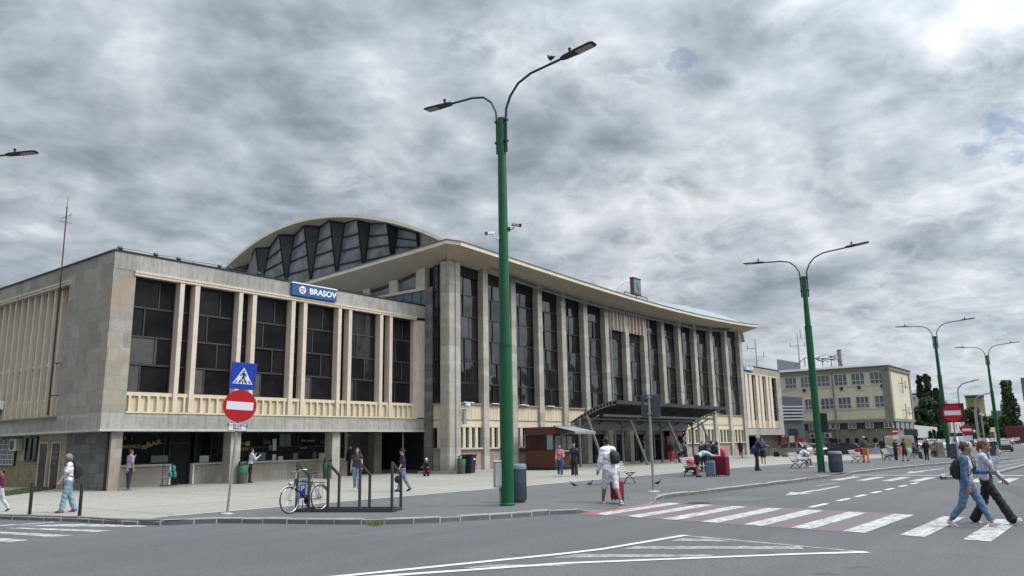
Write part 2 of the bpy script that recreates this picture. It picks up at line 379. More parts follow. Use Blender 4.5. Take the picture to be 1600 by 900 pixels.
PAVL = asphalt('plaza_light', (0.225, 0.214, 0.183), (0.300, 0.287, 0.250), 0.3)
FARG = asphalt('far_ground', (0.11, 0.12, 0.10), (0.16, 0.165, 0.15), 0.4, False)
def paintmark(name, col, wear):
    mt, t, b = base_mat(name, 0.7, 0, 0.3)
    g = t.nodes.new('ShaderNodeNewGeometry'); pos = g.outputs['Position']
    n1 = noise(t, pos, 3.5, 6, 0.7, 0.2); n2 = noise(t, pos, 55, 3, 0.7); n3 = noise(t, pos, 14, 5, 0.7, 0.5)
    f = M(t, 'MULTIPLY_ADD', n1, 0.40, M(t, 'MULTIPLY', n2, 0.28)); f = M(t, 'MULTIPLY_ADD', n3, 0.32, f)
    wf = ramp(t, f, [(wear-0.05, 0.9), (wear+0.05, 0.0)])
    c = ramp(t, n1, [(0.3, tuple(x*0.84 for x in col)), (0.7, col)])
    c = mixc(t, wf, c, (0.105, 0.108, 0.110))
    t.links.new(c, b.inputs['Base Color']); MATS[name] = mt; return mt
LINEW = paintmark('road_paint_white', (0.47, 0.47, 0.455), 0.475)
LINEF = paintmark('road_paint_fresh', (0.56, 0.57, 0.57), 0.40)
LINEO = paintmark('road_paint_worn', (0.34, 0.34, 0.335), 0.50)
LINEL = paintmark('road_paint_thin', (0.52, 0.52, 0.50), 0.50)
REDP = paintmark('road_paint_red', (0.215, 0.105, 0.10), 0.535)
REDB = paintmark('road_paint_red_bright', (0.27, 0.095, 0.09), 0.44)

def grid_poly(poly, h, step=3.0):
    """fill a ground polygon with a sheet that follows the fall of the land (cut into strips along X)"""
    bm = bmesh.new(); vs = [bm.verts.new((p[0], p[1], 0)) for p in poly]; bm.faces.new(vs)
    xs = [p[0] for p in poly]; x = max(min(xs), 44); 
    x = math.floor(x/step)*step
    while x < min(max(xs), 110):
        bmesh.ops.bisect_plane(bm, geom=bm.verts[:]+bm.edges[:]+bm.faces[:], plane_co=(x, 0, 0), plane_no=(1, 0, 0)); x += step
    for v in bm.verts: v.co.z = h+gz(v.co.x)
    bmesh.ops.triangulate(bm, faces=bm.faces[:])
    return bm
def sheet(name, poly, h, mat, kind='structure', parent=None):
    bm = grid_poly(poly, h); me = bpy.data.meshes.new(name)
    bmesh.ops.recalc_face_normals(bm, faces=bm.faces)
    for f in bm.faces:
        if f.normal.z < 0: f.normal_flip()
    bm.to_mesh(me); bm.free()
    me.materials.append(mat); o = bpy.data.objects.new(name, me); link(o)
    if kind: o['kind'] = kind
    if parent: o.parent = parent
    return o
big = [(-900, -900), (1500, -900), (1500, 1500), (-900, 1500)]
sheet('ground', big, -0.02, FARG)
sheet('road', [(-60, -60), (160, -60), (160, 60), (-60, 60)], 0.0, ROAD)
# kerb line of the plaza, found along its top edge
KERB = [(8.4, 32), (8.6, 26), (8.72, 24.6), (9.08, 23.0), (9.45, 21.5), (9.62, 19.9), (9.82, 19.0), (10.15, 18.45), (10.64, 18.15), (11.1, 17.7), (11.62, 16.5), (12.24, 14.95), (12.85, 13.75),
        (13.7, 13.0), (14.9, 12.4), (15.8, 12.0), (16.8, 11.7), (17.2, 11.35), (21.0, 11.2), (22.1, 11.75), (23.4, 11.85), (26, 11.65), (31.3, 11.35), (36.2, 11.15), (40.0, 11.15), (42.1, 11.2), (49.7, 10.7), (61.7, 9.6), (72, 8.4), (77.0, 8.0), (78.3, 8.6), (78.3, 13)]
BACK = [(78.3, 18), (84, 19.4), (100, 22.3), (112, 23.5), (112, 45), (36, 45), (16.2, 52), (8.0, 52)]
RAMP_IN = [(17.2, 11.35), (17.9, 12.9), (21.1, 12.8), (22.1, 11.75)]
_i = KERB.index((17.2, 11.35)); _j = KERB.index((22.1, 11.75))
plaza = KERB[:_i]+RAMP_IN+KERB[_j+1:]+BACK
sheet('plaza', plaza, 0.12, PAVD)
mb = MB(); mb.add([(17.2, 11.35, 0.12), (17.55, 11.30, 0.012), (21.0, 11.2, 0.012), (22.1, 11.75, 0.12), (21.1, 12.8, 0.12), (17.9, 12.9, 0.12)], [(0, 1, 5), (1, 2, 4, 5), (2, 3, 4)]); tag(mb.build('plaza_ramp', PAVD), kind='structure')
mb = MB()
for a, c in zip(KERB[:-1], KERB[1:]):
    if 17.1 < a[0] < 22 and a[1] < 11.5: continue
    mb.add([(a[0], a[1]+0.02, 0.119+gz(a[0])), (c[0], c[1]+0.02, 0.119+gz(c[0])), (c[0], c[1]+0.02, -0.1+gz(c[0])), (a[0], a[1]+0.02, -0.1+gz(a[0]))], [(0, 1, 2, 3)])
tag(mb.build('plaza_edge', PAVD), kind='structure')
LB = [(10.85, 19.45), (13.6, 19.4), (19, 19.35), (26, 19.3), (35.3, 19.3), (47.7, 19.1), (66, 18.6), (78.2, 18.3)]
light_poly = [(8.62, 27), (8.72, 24.9), (9.2, 23.0), (9.58, 21.4), (9.75, 20.0), (10.1, 19.2)]+LB+[(84, 19.5), (100, 22.4), (111.9, 23.6), (111.9, 44.9), (36.1, 44.9), (16.3, 48), (8.3, 48)]
sheet('plaza_paving', light_poly, 0.124, PAVL)
sheet('paving_border', [(p[0], p[1]-0.06) for p in LB]+[(p[0], p[1]+0.10) for p in LB[::-1]], 0.128, paint('pale_border', (0.40, 0.39, 0.36), 0.8, var=0.15, scale=2))
# kerb stones: one run of separate blocks
GRAN = cladding('kerb_granite', (0.085, 0.08, 0.075), (0.13, 0.125, 0.12), (0.20, 0.195, 0.19), 50, 50, 0.0, 0.3)
GRANT = paint('kerb_top', (0.24, 0.235, 0.225), 0.8, var=0.3, scale=6)
JOINT = paint('kerb_mortar', (0.36, 0.355, 0.34), 0.85, var=0.2)
def kerb_run(name, line, htop=0.125, drop=None, base=0.0, wdt=0.16, every=0.62):
    mb = MB(); pts = [Vector((p[0], p[1], 0)) for p in line]
    segs = [(pts[i+1]-pts[i]).length for i in range(len(pts)-1)]; L = sum(segs)
    def at(s):
        for i, q in enumerate(segs):
            if s <= q or i == len(segs)-1: return pts[i]+(pts[i+1]-pts[i])*(s/q), (pts[i+1]-pts[i]).normalized()
            s -= q
    n = max(1, int(L/every)); rnd = random.Random(3)
    cuts = [0]+[L*(i+rnd.uniform(-0.15, 0.15))/n for i in range(1, n)]+[L]
    for a, b in zip(cuts[:-1], cuts[1:]):
        pa, da = at(a+0.012); pb, db = at(b-0.012)
        na = Vector((da.y, -da.x, 0)); nb = Vector((db.y, -db.x, 0))
        h = htop+rnd.uniform(-0.008, 0.008); j = rnd.uniform(-0.012, 0.012)
        ha = h; hb = h
        if drop: ha = min(h, drop(pa)); hb = min(h, drop(pb))
        vs = []
        for p, nn, hh in ((pa, na, ha), (pb, nb, hb)):
            for off, z in ((0.03+j, base-0.05), (0.025+j, base+max(0.004, hh-0.02)), (0.0+j, base+max(0.008, hh)), (-wdt, base+max(0.008, hh)), (-wdt, base-0.05)):
                q = p+nn*off; vs.append((q.x, q.y, z+gz(q.x)))
        b0 = len(mb.v); mb.v += vs
        for k in range(5):
            mb.f.append((b0+k, b0+(k+1) % 5, b0+5+(k+1) % 5, b0+5+k)); mb.m.append(0 if k in (0,) else (1 if k in (1, 2) else 0)); mb.sm.append(False)
        mb.f.append(tuple(b0+k for k in range(5))); mb.f.append(tuple(b0+5+k for k in range(5))); mb.m += [0, 0]; mb.sm += [False, False]
    mb.cur = 2
    for c in cuts[1:-1]:
        p, d = at(c); nn = Vector((d.y, -d.x, 0)); h = htop-0.006
        if drop: h = min(h, drop(p)-0.004)
        if h < 0.02: continue
        q = p+nn*(-0.06); mb.obox((q.x, q.y, base+h/2+gz(q.x)), d*0.017, nn*0.088, (0, 0, h/2+0.006))
    return tag(mb.build(name, [GRAN, GRANT, JOINT]), kind='structure')
def drop1(p):
    # lowered between the two ends of the crossing, and low by the left-hand crossing
    x, y = p.x, p.y
    if 16.6 < x < 22.3 and y < 12.2:
        if x < 17.2: return 0.125
        if x < 17.9: return 0.02
        if x > 21.0: return max(0.012, 0.125*(x-21.0)/1.3)
        return 0.012
    if 37.6 < x < 41.6 and y < 12: return 0.05+0.075*min(1, abs(x-39.4)/2.0)**2
    if y > 18.6 and x < 10.3: return 0.10
    return 0.2
kerb_run('kerb', KERB[2:], drop=drop1)
isl = [(37.3, 6.45), (40.2, 7.0), (50.1, 5.95), (70, 5.6), (85, 5.5), (85, 4.9), (53.5, 5.0), (41.85, 5.15), (38.0, 5.9), (37.3, 6.45)]
sheet('median', isl[:-1], 0.11, PAVD)
kerb_run('median_kerb', [(p[0], p[1]) for p in isl[::-1]], htop=0.12)
# far kerb and ground on the right, car park
sheet('car_park', [(84, 22), (160, 10), (260, 30), (260, 90), (112.2, 60), (112.2, 23)], 0.02, PAVD)
# grass strip near the left-hand corner
GRASS = asphalt('grass_strip', (0.045, 0.055, 0.022), (0.085, 0.095, 0.035), 0.5, False)

# road markings
def mark(pts, mat=LINEW, h=0.004, name='road_marking'):
    return sheet(name, [(p[0], p[1]) for p in pts], h, mat)
for k in range(9):
    y = 10.68-1.045*k-0.0*k; x0 = 17.05-0.165*k; x1 = 21.2-0.155*k
    if k < 6: mark([(x0-0.15, y-0.88), (x1+0.1, y-0.92), (x1+0.15, y+0.17), (x0, y+0.17)], REDP, 0.004, 'crossing_red_band')
    if k == 0: mark([(x0, y+0.17), (x1+0.15, y+0.17), (x1+0.15, y+0.62), (x0, y+0.62)], REDB, 0.004, 'crossing_red_band')
    mark([(x0, y-0.22), (x1-0.02, y-0.24), (x1+0.02, y+0.20), (x0+0.1, y+0.22)], LINEW, 0.008, 'crossing_stripe')
for k in range(9):
    y = 10.30-1.03*k
    if k == 4: continue
    mark([(35.5, y-0.22), (39.1, y-0.22), (39.2, y+0.2), (35.6, y+0.2)], LINEW, 0.004, 'crossing_stripe')
for x in (21.4, 23.9, 25.75, 27.65, 29.5, 31.5, 33.5):
    mark([(x, 6.80), (x+(1.4 if x < 22 else 1.05), 6.78), (x+(1.4 if x < 22 else 1.05), 6.94), (x, 6.96)], LINEF, 0.004, 'lane_dash')
mark([(40.68, 10.97), (41.0, 10.97), (41.9, 4.0), (41.55, 4.0)], LINEF, 0.004, 'stop_line')
mark([(25.5, 8.95), (27.2, 9.35), (27.1, 9.05), (29.3, 8.95), (31.2, 9.0), (31.2, 8.82), (29.3, 8.75), (27.0, 8.82), (27.0, 8.5)], LINEW, 0.004, 'turn_arrow')
mark([(43.0, 9.0), (45.6, 9.4), (45.5, 9.1), (50.5, 8.75), (50.5, 8.55), (45.5, 8.85), (45.4, 8.6)], LINEW, 0.004, 'turn_arrow')
mark([(31.0, 9.75), (33.5, 9.7), (33.5, 9.55), (31.0, 9.6)], LINEO, 0.004, 'turn_arrow')
for k in range(3): mark([(46+k*5, 7.5), (48.5+k*5, 7.4), (48.5+k*5, 7.55), (46+k*5, 7.65)], LINEL, 0.004, 'lane_dash')
mark([(52, 8.2), (75, 6.9), (75, 7.05), (52, 8.35)], LINEL, 0.004, 'lane_line')
# the triangle of hatching
mark([(6.8, 9.25), (7.6, 8.9), (10.92, 7.55), (11.72, 7.30), (14.10, 7.0), (14.15, 6.84), (11.6, 7.19), (10.80, 7.43), (7.5, 8.78), (6.7, 9.12)], LINEF, 0.008, 'hatching_line')
mark([(6.9, 9.05), (7.85, 8.43), (10.08, 6.95), (12.70, 4.41), (13.46, 3.60), (13.38, 3.42), (12.58, 4.33), (9.98, 6.84), (7.75, 8.30), (6.8, 8.9)], LINEF, 0.008, 'hatching_line')
mark([(14.02, 6.95), (14.17, 6.9), (13.5, 3.5), (13.38, 3.5)], LINEO, 0.004, 'hatching_line')
for q in ([(13.2, 6.75), (13.64, 6.78), (13.86, 6.27), (13.66, 5.72), (13.52, 6.2)], [(11.84, 6.99), (12.25, 6.95), (13.62, 4.62), (13.3, 4.42)],
          [(10.4, 7.38), (10.95, 7.30), (12.0, 5.38), (11.75, 5.40)], [(8.9, 7.92), (9.35, 7.78), (10.0, 6.72), (9.8, 6.78)]):
    mark(q, LINEO, 0.004, 'hatching_stripe')
# worn crossing beyond the left kerb
for q in ([(8.15, 21.9), (8.32, 21.35), (9.62, 18.6), (9.85, 18.75), (9.2, 20.9)], [(7.75, 21.5), (8.0, 21.3), (8.85, 18.4), (8.5, 18.45)], [(7.1, 20.9), (7.35, 20.7), (7.89, 18.2), (7.5, 18.25)],
          [(6.4, 19.7), (6.75, 19.5), (7.0, 18.1), (6.6, 18.1)], [(7.7, 22.3), (9.05, 21.95), (9.1, 22.15), (7.7, 22.6)]):
    mark(q, LINEL, 0.004, 'crossing_stripe')
sheet('lawn', [(8.3, 30), (16.0, 39.0), (16.0, 40.5), (8.0, 31.6)], 0.15, GRASS)
def tufts(name, n, fn, h, mat):
    mb = MB(); rnd = random.Random(5)
    for _ in range(n):
        x, y = fn(rnd); a = rnd.uniform(0, 2*PI); hh = h*rnd.uniform(0.5, 1.2); dx, dy = math.cos(a)*0.012, math.sin(a)*0.012; l = rnd.uniform(-0.04, 0.04)
        mb.add([(x-dx, y-dy, 0.14), (x+dx, y+dy, 0.14), (x+l, y+l, 0.14+hh)], [(0, 1, 2)])
    return tag(mb.build(name, mat), kind='stuff')
tag(tufts('grass', 5000, lambda r: (lambda t, s: (8.3+7.7*t-0.15*s, 30+9*t+1.6*s))(r.random(), r.random()), 0.11, paint('grass_blade', (0.10, 0.11, 0.035), 0.8, var=0.4)), 'short dry grass in the strip beside the grey stone wall', 'grass')
wk = tufts('kerb_weeds', 260, lambda r: (12.62+r.gauss(0, 0.07), 13.93+r.gauss(0, 0.09)), 0.06, paint('weed_leaf', (0.16, 0.19, 0.03), 0.8, var=0.4))
tag(wk, 'yellow green weeds growing in the kerb joint', 'weeds'); wk.location = (-0.05, -0.1, -0.10)

mh = gp(1092, 786.5, 0.0); t = thing('manhole_cover', 'round iron manhole cover set in the road at the crossing', 'manhole cover', (mh.x, mh.y, 0.009))
b = MB(); b.lathe((0, 0, 0), [(0.0, 0.0), (0.34, 0.0), (0.36, 0.004), (0.42, 0.004), (0.42, -0.005)], 30); b.build('ring', paint('cast_iron_lid', (0.10, 0.10, 0.098), 0.8, 0.0, var=0.3, scale=12), t)
b = MB()
for k in range(-3, 4): b.box(k*0.09-0.012, k*0.09+0.012, -math.sqrt(0.33**2-(k*0.09)**2), math.sqrt(0.33**2-(k*0.09)**2), 0.001, 0.008)
b.build('lid_ribs', paint('cast_iron_lid', (0.06, 0.058, 0.055)), t)

PATCH = asphalt('asphalt_patch', (0.070, 0.072, 0.073), (0.098, 0.100, 0.100), 0.6, False); PATCHL = asphalt('asphalt_patch_pale', (0.105, 0.106, 0.104), (0.14, 0.141, 0.138), 0.6, False)
 
sheet('road_patch', [(23.5, 1.2), (33.0, 3.4), (33.0, 4.1), (23.5, 1.9)], 0.003, PATCH); sheet('road_patch', [(22.6, 8.9), (24.6, 8.9), (24.6, 10.4), (22.6, 10.4)], 0.003, PATCHL)
# ---------------------------------------------------------------- the railway station
ST = thing('railway_station', 'long stone and cream railway station with tall columns and an arched glass gable', 'building', (15.5, 34.1, 0.12))
SO = Vector(ST.location)
def part(mb, name, mat, parent=None, **k):
    o = mb.build(name, mat, None, **k); o.parent = parent or ST
    if (parent or ST) is ST: o.location = -SO
    return o
W = 34.1; H = 31.7
rnd = random.Random(11)
def glazing(mb_g, mb_f, x0, x1, z0, z1, y, rows, axis='Y', fw=0.06, tilt=0.010, proud=0.05, splits=None, edge=True, nrm=-1):
    """panes set in a frame; every pane has its own slight tilt. axis Y: wall faces -Y; axis X: wall faces -X (x0,x1 are then Y values)"""
    def V(a, z, d): return (a, y+d, z) if axis == 'Y' else (y+d, a, z)
    zs = [z0]+list(rows)+[z1]
    def fb(a0, a1, b0, b1):
        lo, hi = (a0, a1) if a0 < a1 else (a1, a0)
        if axis == 'Y': mb_f.box(lo, hi, y-proud, y+0.02, b0, b1)
        else: mb_f.box(y-proud, y+0.02, lo, hi, b0, b1)
    for i in range(len(zs)-1):
        xs = [x0]+[x0+(x1-x0)*s for s in (splits[i] if splits and i < len(splits) else [])]+[x1]
        for j in range(len(xs)-1):
            a, b = xs[j], xs[j+1]; c, d = zs[i], zs[i+1]
            tx = rnd.uniform(-tilt, tilt)*(b-a); tz = rnd.uniform(-tilt, tilt)*(d-c)
            mb_g.add([V(a, c, 0.0), V(b, c, tx), V(b, d, tx+tz), V(a, d, tz)], [(0, 1, 2, 3)])
            if j > 0: fb(a-fw/2, a+fw/2, c, d)
        if i > 0: fb(x0, x1, zs[i]-fw/2-0.01, zs[i]+fw/2+0.01)
    if edge:
        fb(x0, x0+fw, z0, z1); fb(x1-fw, x1, z0, z1); fb(x0, x1, z1-fw, z1); fb(x0, x1, z0, z0+fw)
def window(x0, x1, z0, z1, y, rows, splits=None, axis='Y', gm=GLASS, fm=DKFR, fw=0.06, tilt=0.010, parent=None, name='window', panes=True):
    g = MB(); f = MB(); glazing(g, f, x0, x1, z0, z1, y, rows, axis, fw, tilt, splits=splits)
    o = part(g, name, gm, parent); part(f, 'window_frame', fm, o)
    return o

# --- near wing, upper storey
b = MB()
b.box(15.5, 34.9, W, W+0.7, 9.62, 10.42)                      # top band
b.box(15.5, 16.5, W, W+0.7, 3.38, 9.62)                       # left pier
b.box(15.5, 16.2, W+0.7, 38.38, 3.38, 9.62); b.box(15.5, 16.2, W+0.7, 62, 9.62, 10.42)
part(b, 'stone_wall', STONE)
b = MB(); b.box(15.497, 34.897, W-0.003, W+0.9, 2.70, 3.38); b.box(15.497, 16.4, W+0.9, 62, 2.70, 3.38)
part(b, 'fascia_band', FASCIA)
b = MB(); b.box(15.49, 34.9, W-0.012, W+0.1, 9.66, 10.40); part(b, 'parapet_facing', FASCIA)
b = MB(); b.box(15.46, 34.9, W-0.05, W+0.5, 2.60, 2.70); b.box(15.46, 15.96, W+0.5, 62, 2.60, 2.70); part(b, 'drip_edge', paint('pale_drip_edge', (0.42, 0.41, 0.38), 0.8, var=0.15, dirt=0.4))
b = MB(); b.box(15.45, 34.9, W-0.05, W+0.3, 10.42, 10.49); b.box(15.45, 15.8, W+0.3, 62, 10.42, 10.49); part(b, 'coping', BLACKM)
b = MB(); b.box(15.8, 34.9, W+0.3, 62, 10.30, 10.36); b.box(16.3, 34.9, W+1.1, 62, 2.72, 2.92); part(b, 'roof', ROOFM)
b = MB(); b.box(16.42, 34.1, W-0.06, W+0.25, 9.45, 9.62); b.box(16.42, 34.1, W-0.09, W+0.25, 9.57, 9.66); part(b, 'lintel', MULL)
b = MB(); b.box(16.5, 34.05, W+0.06, W+0.42, 4.14, 4.30); b.box(16.5, 34.2, W-0.04, W+0.1, 3.38, 3.45); part(b, 'sill', CREAMY)
# corrugated cream apron under the windows
b = MB(); b.box(16.5, 34.9, W+0.16, W+0.3, 3.45, 4.14)
x = 16.62
while x < 34.0: b.box(x, x+0.10, W+0.02, W+0.16, 3.45, 4.14); x += 0.42
part(b, 'apron_panel', CREAMY)
b = MB(); b.box(16.5, 34.9, 34.85, 35.0, 4.3, 9.6); part(b, 'inner_wall', VOID)
pairs = [(18.60, 18.82), (19.36, 19.60), (21.70, 21.93), (22.48, 22.72), (24.84, 25.08), (25.61, 25.85), (27.97, 28.21), (28.73, 28.97), (31.10, 31.34), (31.87, 32.11)]
for a, c in pairs:
    mb = MB(); mb.box(a, c, W-0.03, W+0.42, 3.45, 9.45); part(mb, 'mullion', MULL, bevel=0.012)
mb = MB(); mb.box(34.0, 34.88, W+0.10, W+0.42, 3.45, 9.45); mb.box(34.45, 34.88, W+0.0, W+0.1, 3.45, 9.45); part(mb, 'mullion', MULL)
wide = [(16.5, 18.60), (19.60, 21.70), (22.72, 24.84), (25.85, 27.97), (28.97, 31.10), (32.11, 34.0)]
for i, (a, c) in enumerate(wide):
    sp = [[0.33], [0.62], [0.34], [0.64]]
    window(a, c, 4.3, 9.45, W+0.44, (5.55, 6.80, 8.12), sp, fm=GRFR, fw=0.05, tilt=0.016)
for a, c in ((18.82, 19.36), (21.93, 22.48), (25.08, 25.61), (28.21, 28.73), (31.34, 31.87)):
    window(a, c, 4.3, 9.45, W+0.44, (5.55, 6.80, 8.12), fm=DKFR, fw=0.05)
# things seen through the lower panes: curtains
CURT = paint('curtain_seen_through_glass', (0.060, 0.055, 0.052), 0.6, var=0.35, scale=3)
for a, c, z0, z1 in ((16.6, 17.2, 4.36, 5.5), (19.68, 20.3, 4.36, 5.5), (22.8, 23.4, 4.36, 5.5), (25.95, 26.6, 4.36, 5.5), (16.6, 17.9, 5.6, 6.75), (29.05, 29.5, 4.36, 5.5)):
    b = MB(); b.box(a, c, W+0.425, W+0.432, z0, z1); part(b, 'curtain', CURT)

# --- left-hand side of the wing: tall fins over pinkish panels
b = MB(); b.box(15.95, 16.1, 38.38, 62, 3.38, 9.5); part(b, 'side_panel', PINKP)
b = MB(); b.box(15.44, 15.7, 38.3, 62, 9.50, 9.62); b.box(15.40, 15.7, 38.3, 62, 9.62, 9.70); part(b, 'side_lintel', MULL)
b = MB(); b.box(15.80, 15.95, 38.38, 62, 3.40, 4.14); y = 38.5
while y < 61: b.box(15.62, 15.80, y, y+0.10, 3.40, 4.14); y += 0.39
part(b, 'side_apron', CREAMY)
y = 38.40
while y < 61:
    mb = MB(); mb.box(15.55, 15.95, y, y+0.13, 3.40, 9.50); part(mb, 'fin', MULL); y += 0.785
b = MB(); b.box(15.72, 15.95, 38.4, 61, 5.80, 5.94); b.box(15.70, 15.95, 38.4, 61, 4.14, 4.24); part(b, 'transom', MULL)
b = MB(); b.box(15.36, 15.7, 38.4, 61, 3.34, 3.40); part(b, 'side_sill', STONE)
# --- ground floor under the wing
b = MB(); b.box(16.1, 16.58, 34.30, 34.62, 0.0, 2.6); part(b, 'pier', STONE)
b = MB(); b.box(16.1, 16.5, 34.62, 38.62, 0.0, 2.6); part(b, 'rubble_wall', DARKST)
b = MB(); b.tube([(16.05, 34.5, 0.15), (16.05, 34.5, 2.6)], 0.055, 10); b.tube([(15.95, 34.42, 0.6), (16.08, 34.5, 0.6)], 0.02, 6); part(b, 'downpipe', BLACKM)
b = MB(); b.box(16.12, 16.4, 38.62, 62, 1.36, 2.6); b.box(16.1, 16.4, 38.62, 38.95, 0.12, 2.6); part(b, 'side_wall', paint('cream_render', (0.36, 0.32, 0.235), 0.8, var=0.14, dirt=0.45))
b = MB(); b.box(16.10, 16.4, 41.35, 62, 0.12, 1.36); b.box(16.1, 16.4, 39.98, 40.45, 0.12, 1.36); part(b, 'tiled_dado', OCHTILE)
DOORB = paint('dark_brown_door', (0.035, 0.028, 0.024), 0.45, var=0.2)
for a, c in ((39.10, 39.94), (40.47, 41.31)):
    mb = MB(); mb.box(16.06, 16.2, a, c, 0.14, 2.18)
    d = part(mb, 'door', DOORB)
    f = MB(); f.box(16.03, 16.12, a-0.07, a, 0.12, 2.25); f.box(16.03, 16.12, c, c+0.07, 0.12, 2.25); f.box(16.03, 16.12, a, c, 2.18, 2.25)
    part(f, 'door_frame', CREAM, d); f = MB(); f.box(16.04, 16.07, a+0.1, c-0.1, 0.3, 1.1); f.box(16.04, 16.07, a+0.1, c-0.1, 1.2, 2.05); part(f, 'door_panel', DOORB, d)
    h = MB(); h.bar((16.0, c-0.1, 1.05), (16.0, c-0.1, 1.25), 0.03); part(h, 'handle', GALV, d)
for a, c, z0, z1 in ((39.3, 39.75, 1.72, 1.82), (39.25, 39.8, 1.48, 1.60), (39.3, 39.7, 1.22, 1.28), (39.4, 39.65, 1.92, 2.02)):
    mb = MB(); mb.box(16.035, 16.06, a, c, z0, z1); part(mb, 'door_notice', paint('faded_notice', (0.16, 0.14, 0.12), 0.7))
window(41.72, 43.05, 1.38, 2.52, 16.08, (), [[0.5]], axis='X', gm=SHOPG, fm=DKFR)
gr = window(44.2, 46.4, 1.15, 2.5, 16.08, (), [[0.33, 0.66]], axis='X', gm=SHOPG, fm=DKFR)
mb = MB()
for k in range(12): mb.tube([(16.0, 44.25+0.19*k, 1.15), (16.0, 44.25+0.19*k, 2.5)], 0.012, 5)
for z in (1.2, 1.45, 1.7, 1.95, 2.2): mb.tube([(15.99, 44.2, z), (15.99, 46.4, z)], 0.012, 5)
part(mb, 'grille', WHITE, gr)
# shop fronts
SY = 35.8
LOWW = cladding('shop_dado', (0.20, 0.185, 0.155), (0.27, 0.25, 0.215), (0.34, 0.32, 0.28), 1.25, 1.4, 0.006, 0.35, warm=(0.25, 0.21, 0.15))
b = MB(); b.box(16.58, 19.60, SY, SY+0.25, 0.1, 1.06); b.box(20.85, 30.1, SY, SY+0.25, 0.1, 1.06); part(b, 'dado_wall', LOWW)
b = MB(); b.box(16.58, 19.66, SY-0.1, SY+0.15, 1.06, 1.14); b.box(20.82, 30.1, SY-0.1, SY+0.15, 1.06, 1.14); part(b, 'window_ledge', paint('pale_ledge', (0.42, 0.41, 0.38), 0.7, var=0.15, dirt=0.4))
b = MB(); b.box(19.60, 19.68, SY-0.02, SY+0.25, 0.1, 1.14); b.box(20.77, 20.85, SY-0.02, SY+0.25, 0.1, 1.14); part(b, 'door_jamb', WHITE)
w1 = window(16.6, 19.60, 1.14, 2.6, SY+0.1, (), [[0.9]], gm=SHOPG, fm=BLACKM, fw=0.05)
w2 = window(20.85, 22.6, 1.14, 2.6, SY+0.1, (), [[0.5]], gm=SHOPG, fm=BLACKM, fw=0.05)
w3 = window(22.6, 30.1, 1.14, 2.6, SY+0.1, (1.85,), [[0.12, 0.28, 0.42, 0.57, 0.72, 0.86], [0.28, 0.42, 0.57, 0.72, 0.86]], gm=SHOPG, fm=BLACKM, fw=0.05)
d = window(19.68, 20.77, 0.16, 2.6, SY+0.35, (2.1,), gm=VOID, fm=BLACKM, fw=0.06, name='shop_door')
RF = (PI/2, 0, 0)
bl = onY(241, 693, SY+0.0)
text_part('BAR', 0.31, 'lettering', YEL, w1, (bl.x, SY+0.03, bl.z), (PI/2, R_(-14), 0), 0.004, 0.012, xs=1.25)
g2 = onY(203, 698, SY+0.0); text_part('GASTRONOMICE', 0.2, 'lettering', YEL, w1, (g2.x-0.28, SY+0.03, g2.z), RF, 0.004, 0.008)
g3 = onY(385, 693, SY+0.0)
for r in range(2):
    b = MB()
    for k in range(5): b.box(g3.x-0.45+0.13*k, g3.x-0.37+0.13*k, SY+0.03, SY+0.04, g3.z-0.08-0.27*r, g3.z+0.06-0.27*r+0.02*(k % 2))
    part(b, 'faded_lettering', YEL, w3)
PAPER = paint('paper_notice', (0.34, 0.38, 0.37), 0.8, var=0.15); PAPERD = paint('poster_dim', (0.10, 0.12, 0.12), 0.8, var=0.3, scale=8)
PRED = paint('poster_maroon', (0.09, 0.03, 0.035), 0.8, var=0.3, scale=8)
def poster(px0, py0, px1, py1, mat, y=SY+0.05):
    p = onY(px0, py0, y); q = onY(px1, py1, y); mb = MB(); mb.box(p.x, q.x, y-0.006, y, q.z, p.z); part(mb, 'poster', mat)
for r in ((426, 686, 431.5, 704, PAPER), (420, 695, 426, 703.5, PAPERD), (437, 678.5, 445, 697, PAPERD), (446.5, 678.5, 454, 697, PAPERD), (425.5, 710, 431, 719, PAPER), (434.5, 713, 442, 719, PAPER),
          (498, 708, 511, 716.5, PAPER), (404, 707, 415, 719, PAPERD), (458, 708, 465, 717, PAPERD), (489, 706, 494, 717, PAPERD), (500, 688, 511, 693, PRED), (412, 688, 422, 694, PRED), (470, 687, 478, 690, PAPERD), (385, 690, 390, 696.5, PAPER),
          (480, 687, 492, 690, PAPERD), (469, 699, 480, 701, PAPERD), (194, 683, 197, 687, PAPERD), (221, 695, 229, 702, PAPERD), (236, 712, 262, 722, PAPERD), (312, 712, 326, 722, PAPER), (205, 684, 207, 687, PAPERD)):
    poster(*r)
# pillars, dark recess with doorway
for a, c in ((21.80, 22.34), (27.97, 28.50)):
    mb = MB(); mb.box(a, c, 34.30, 34.95, 0.0, 2.6); part(mb, 'pillar', COLST)
b = MB(); b.box(30.1, 30.3, SY, 40, 0.1, 2.6); b.box(30.3, 34.9, 38.2, 38.4, 0.1, 2.6); part(b, 'recess_wall', STONE)
b = MB(); b.box(16.5, 34.9, 38.0, 38.1, 0.1, 2.6) if False else b.box(16.5, 30.1, SY+0.6, SY+0.7, 0.1, 2.6); part(b, 'shop_interior', VOID)
b = MB(); b.box(33.1, 33.7, 36.6, 37.2, 0.1, 2.6); part(b, 'recess_pillar', STONE)
b = MB(); b.tube([(33.95, 35.0, 0.15), (33.95, 35.0, 2.6)], 0.045, 8); part(b, 'downpipe', GALV)
b = MB(); b.box(31.6, 33.0, 38.14, 38.2, 1.6, 2.4); part(b, 'notice_board', paint('notice_board', (0.15, 0.16, 0.16), 0.6))
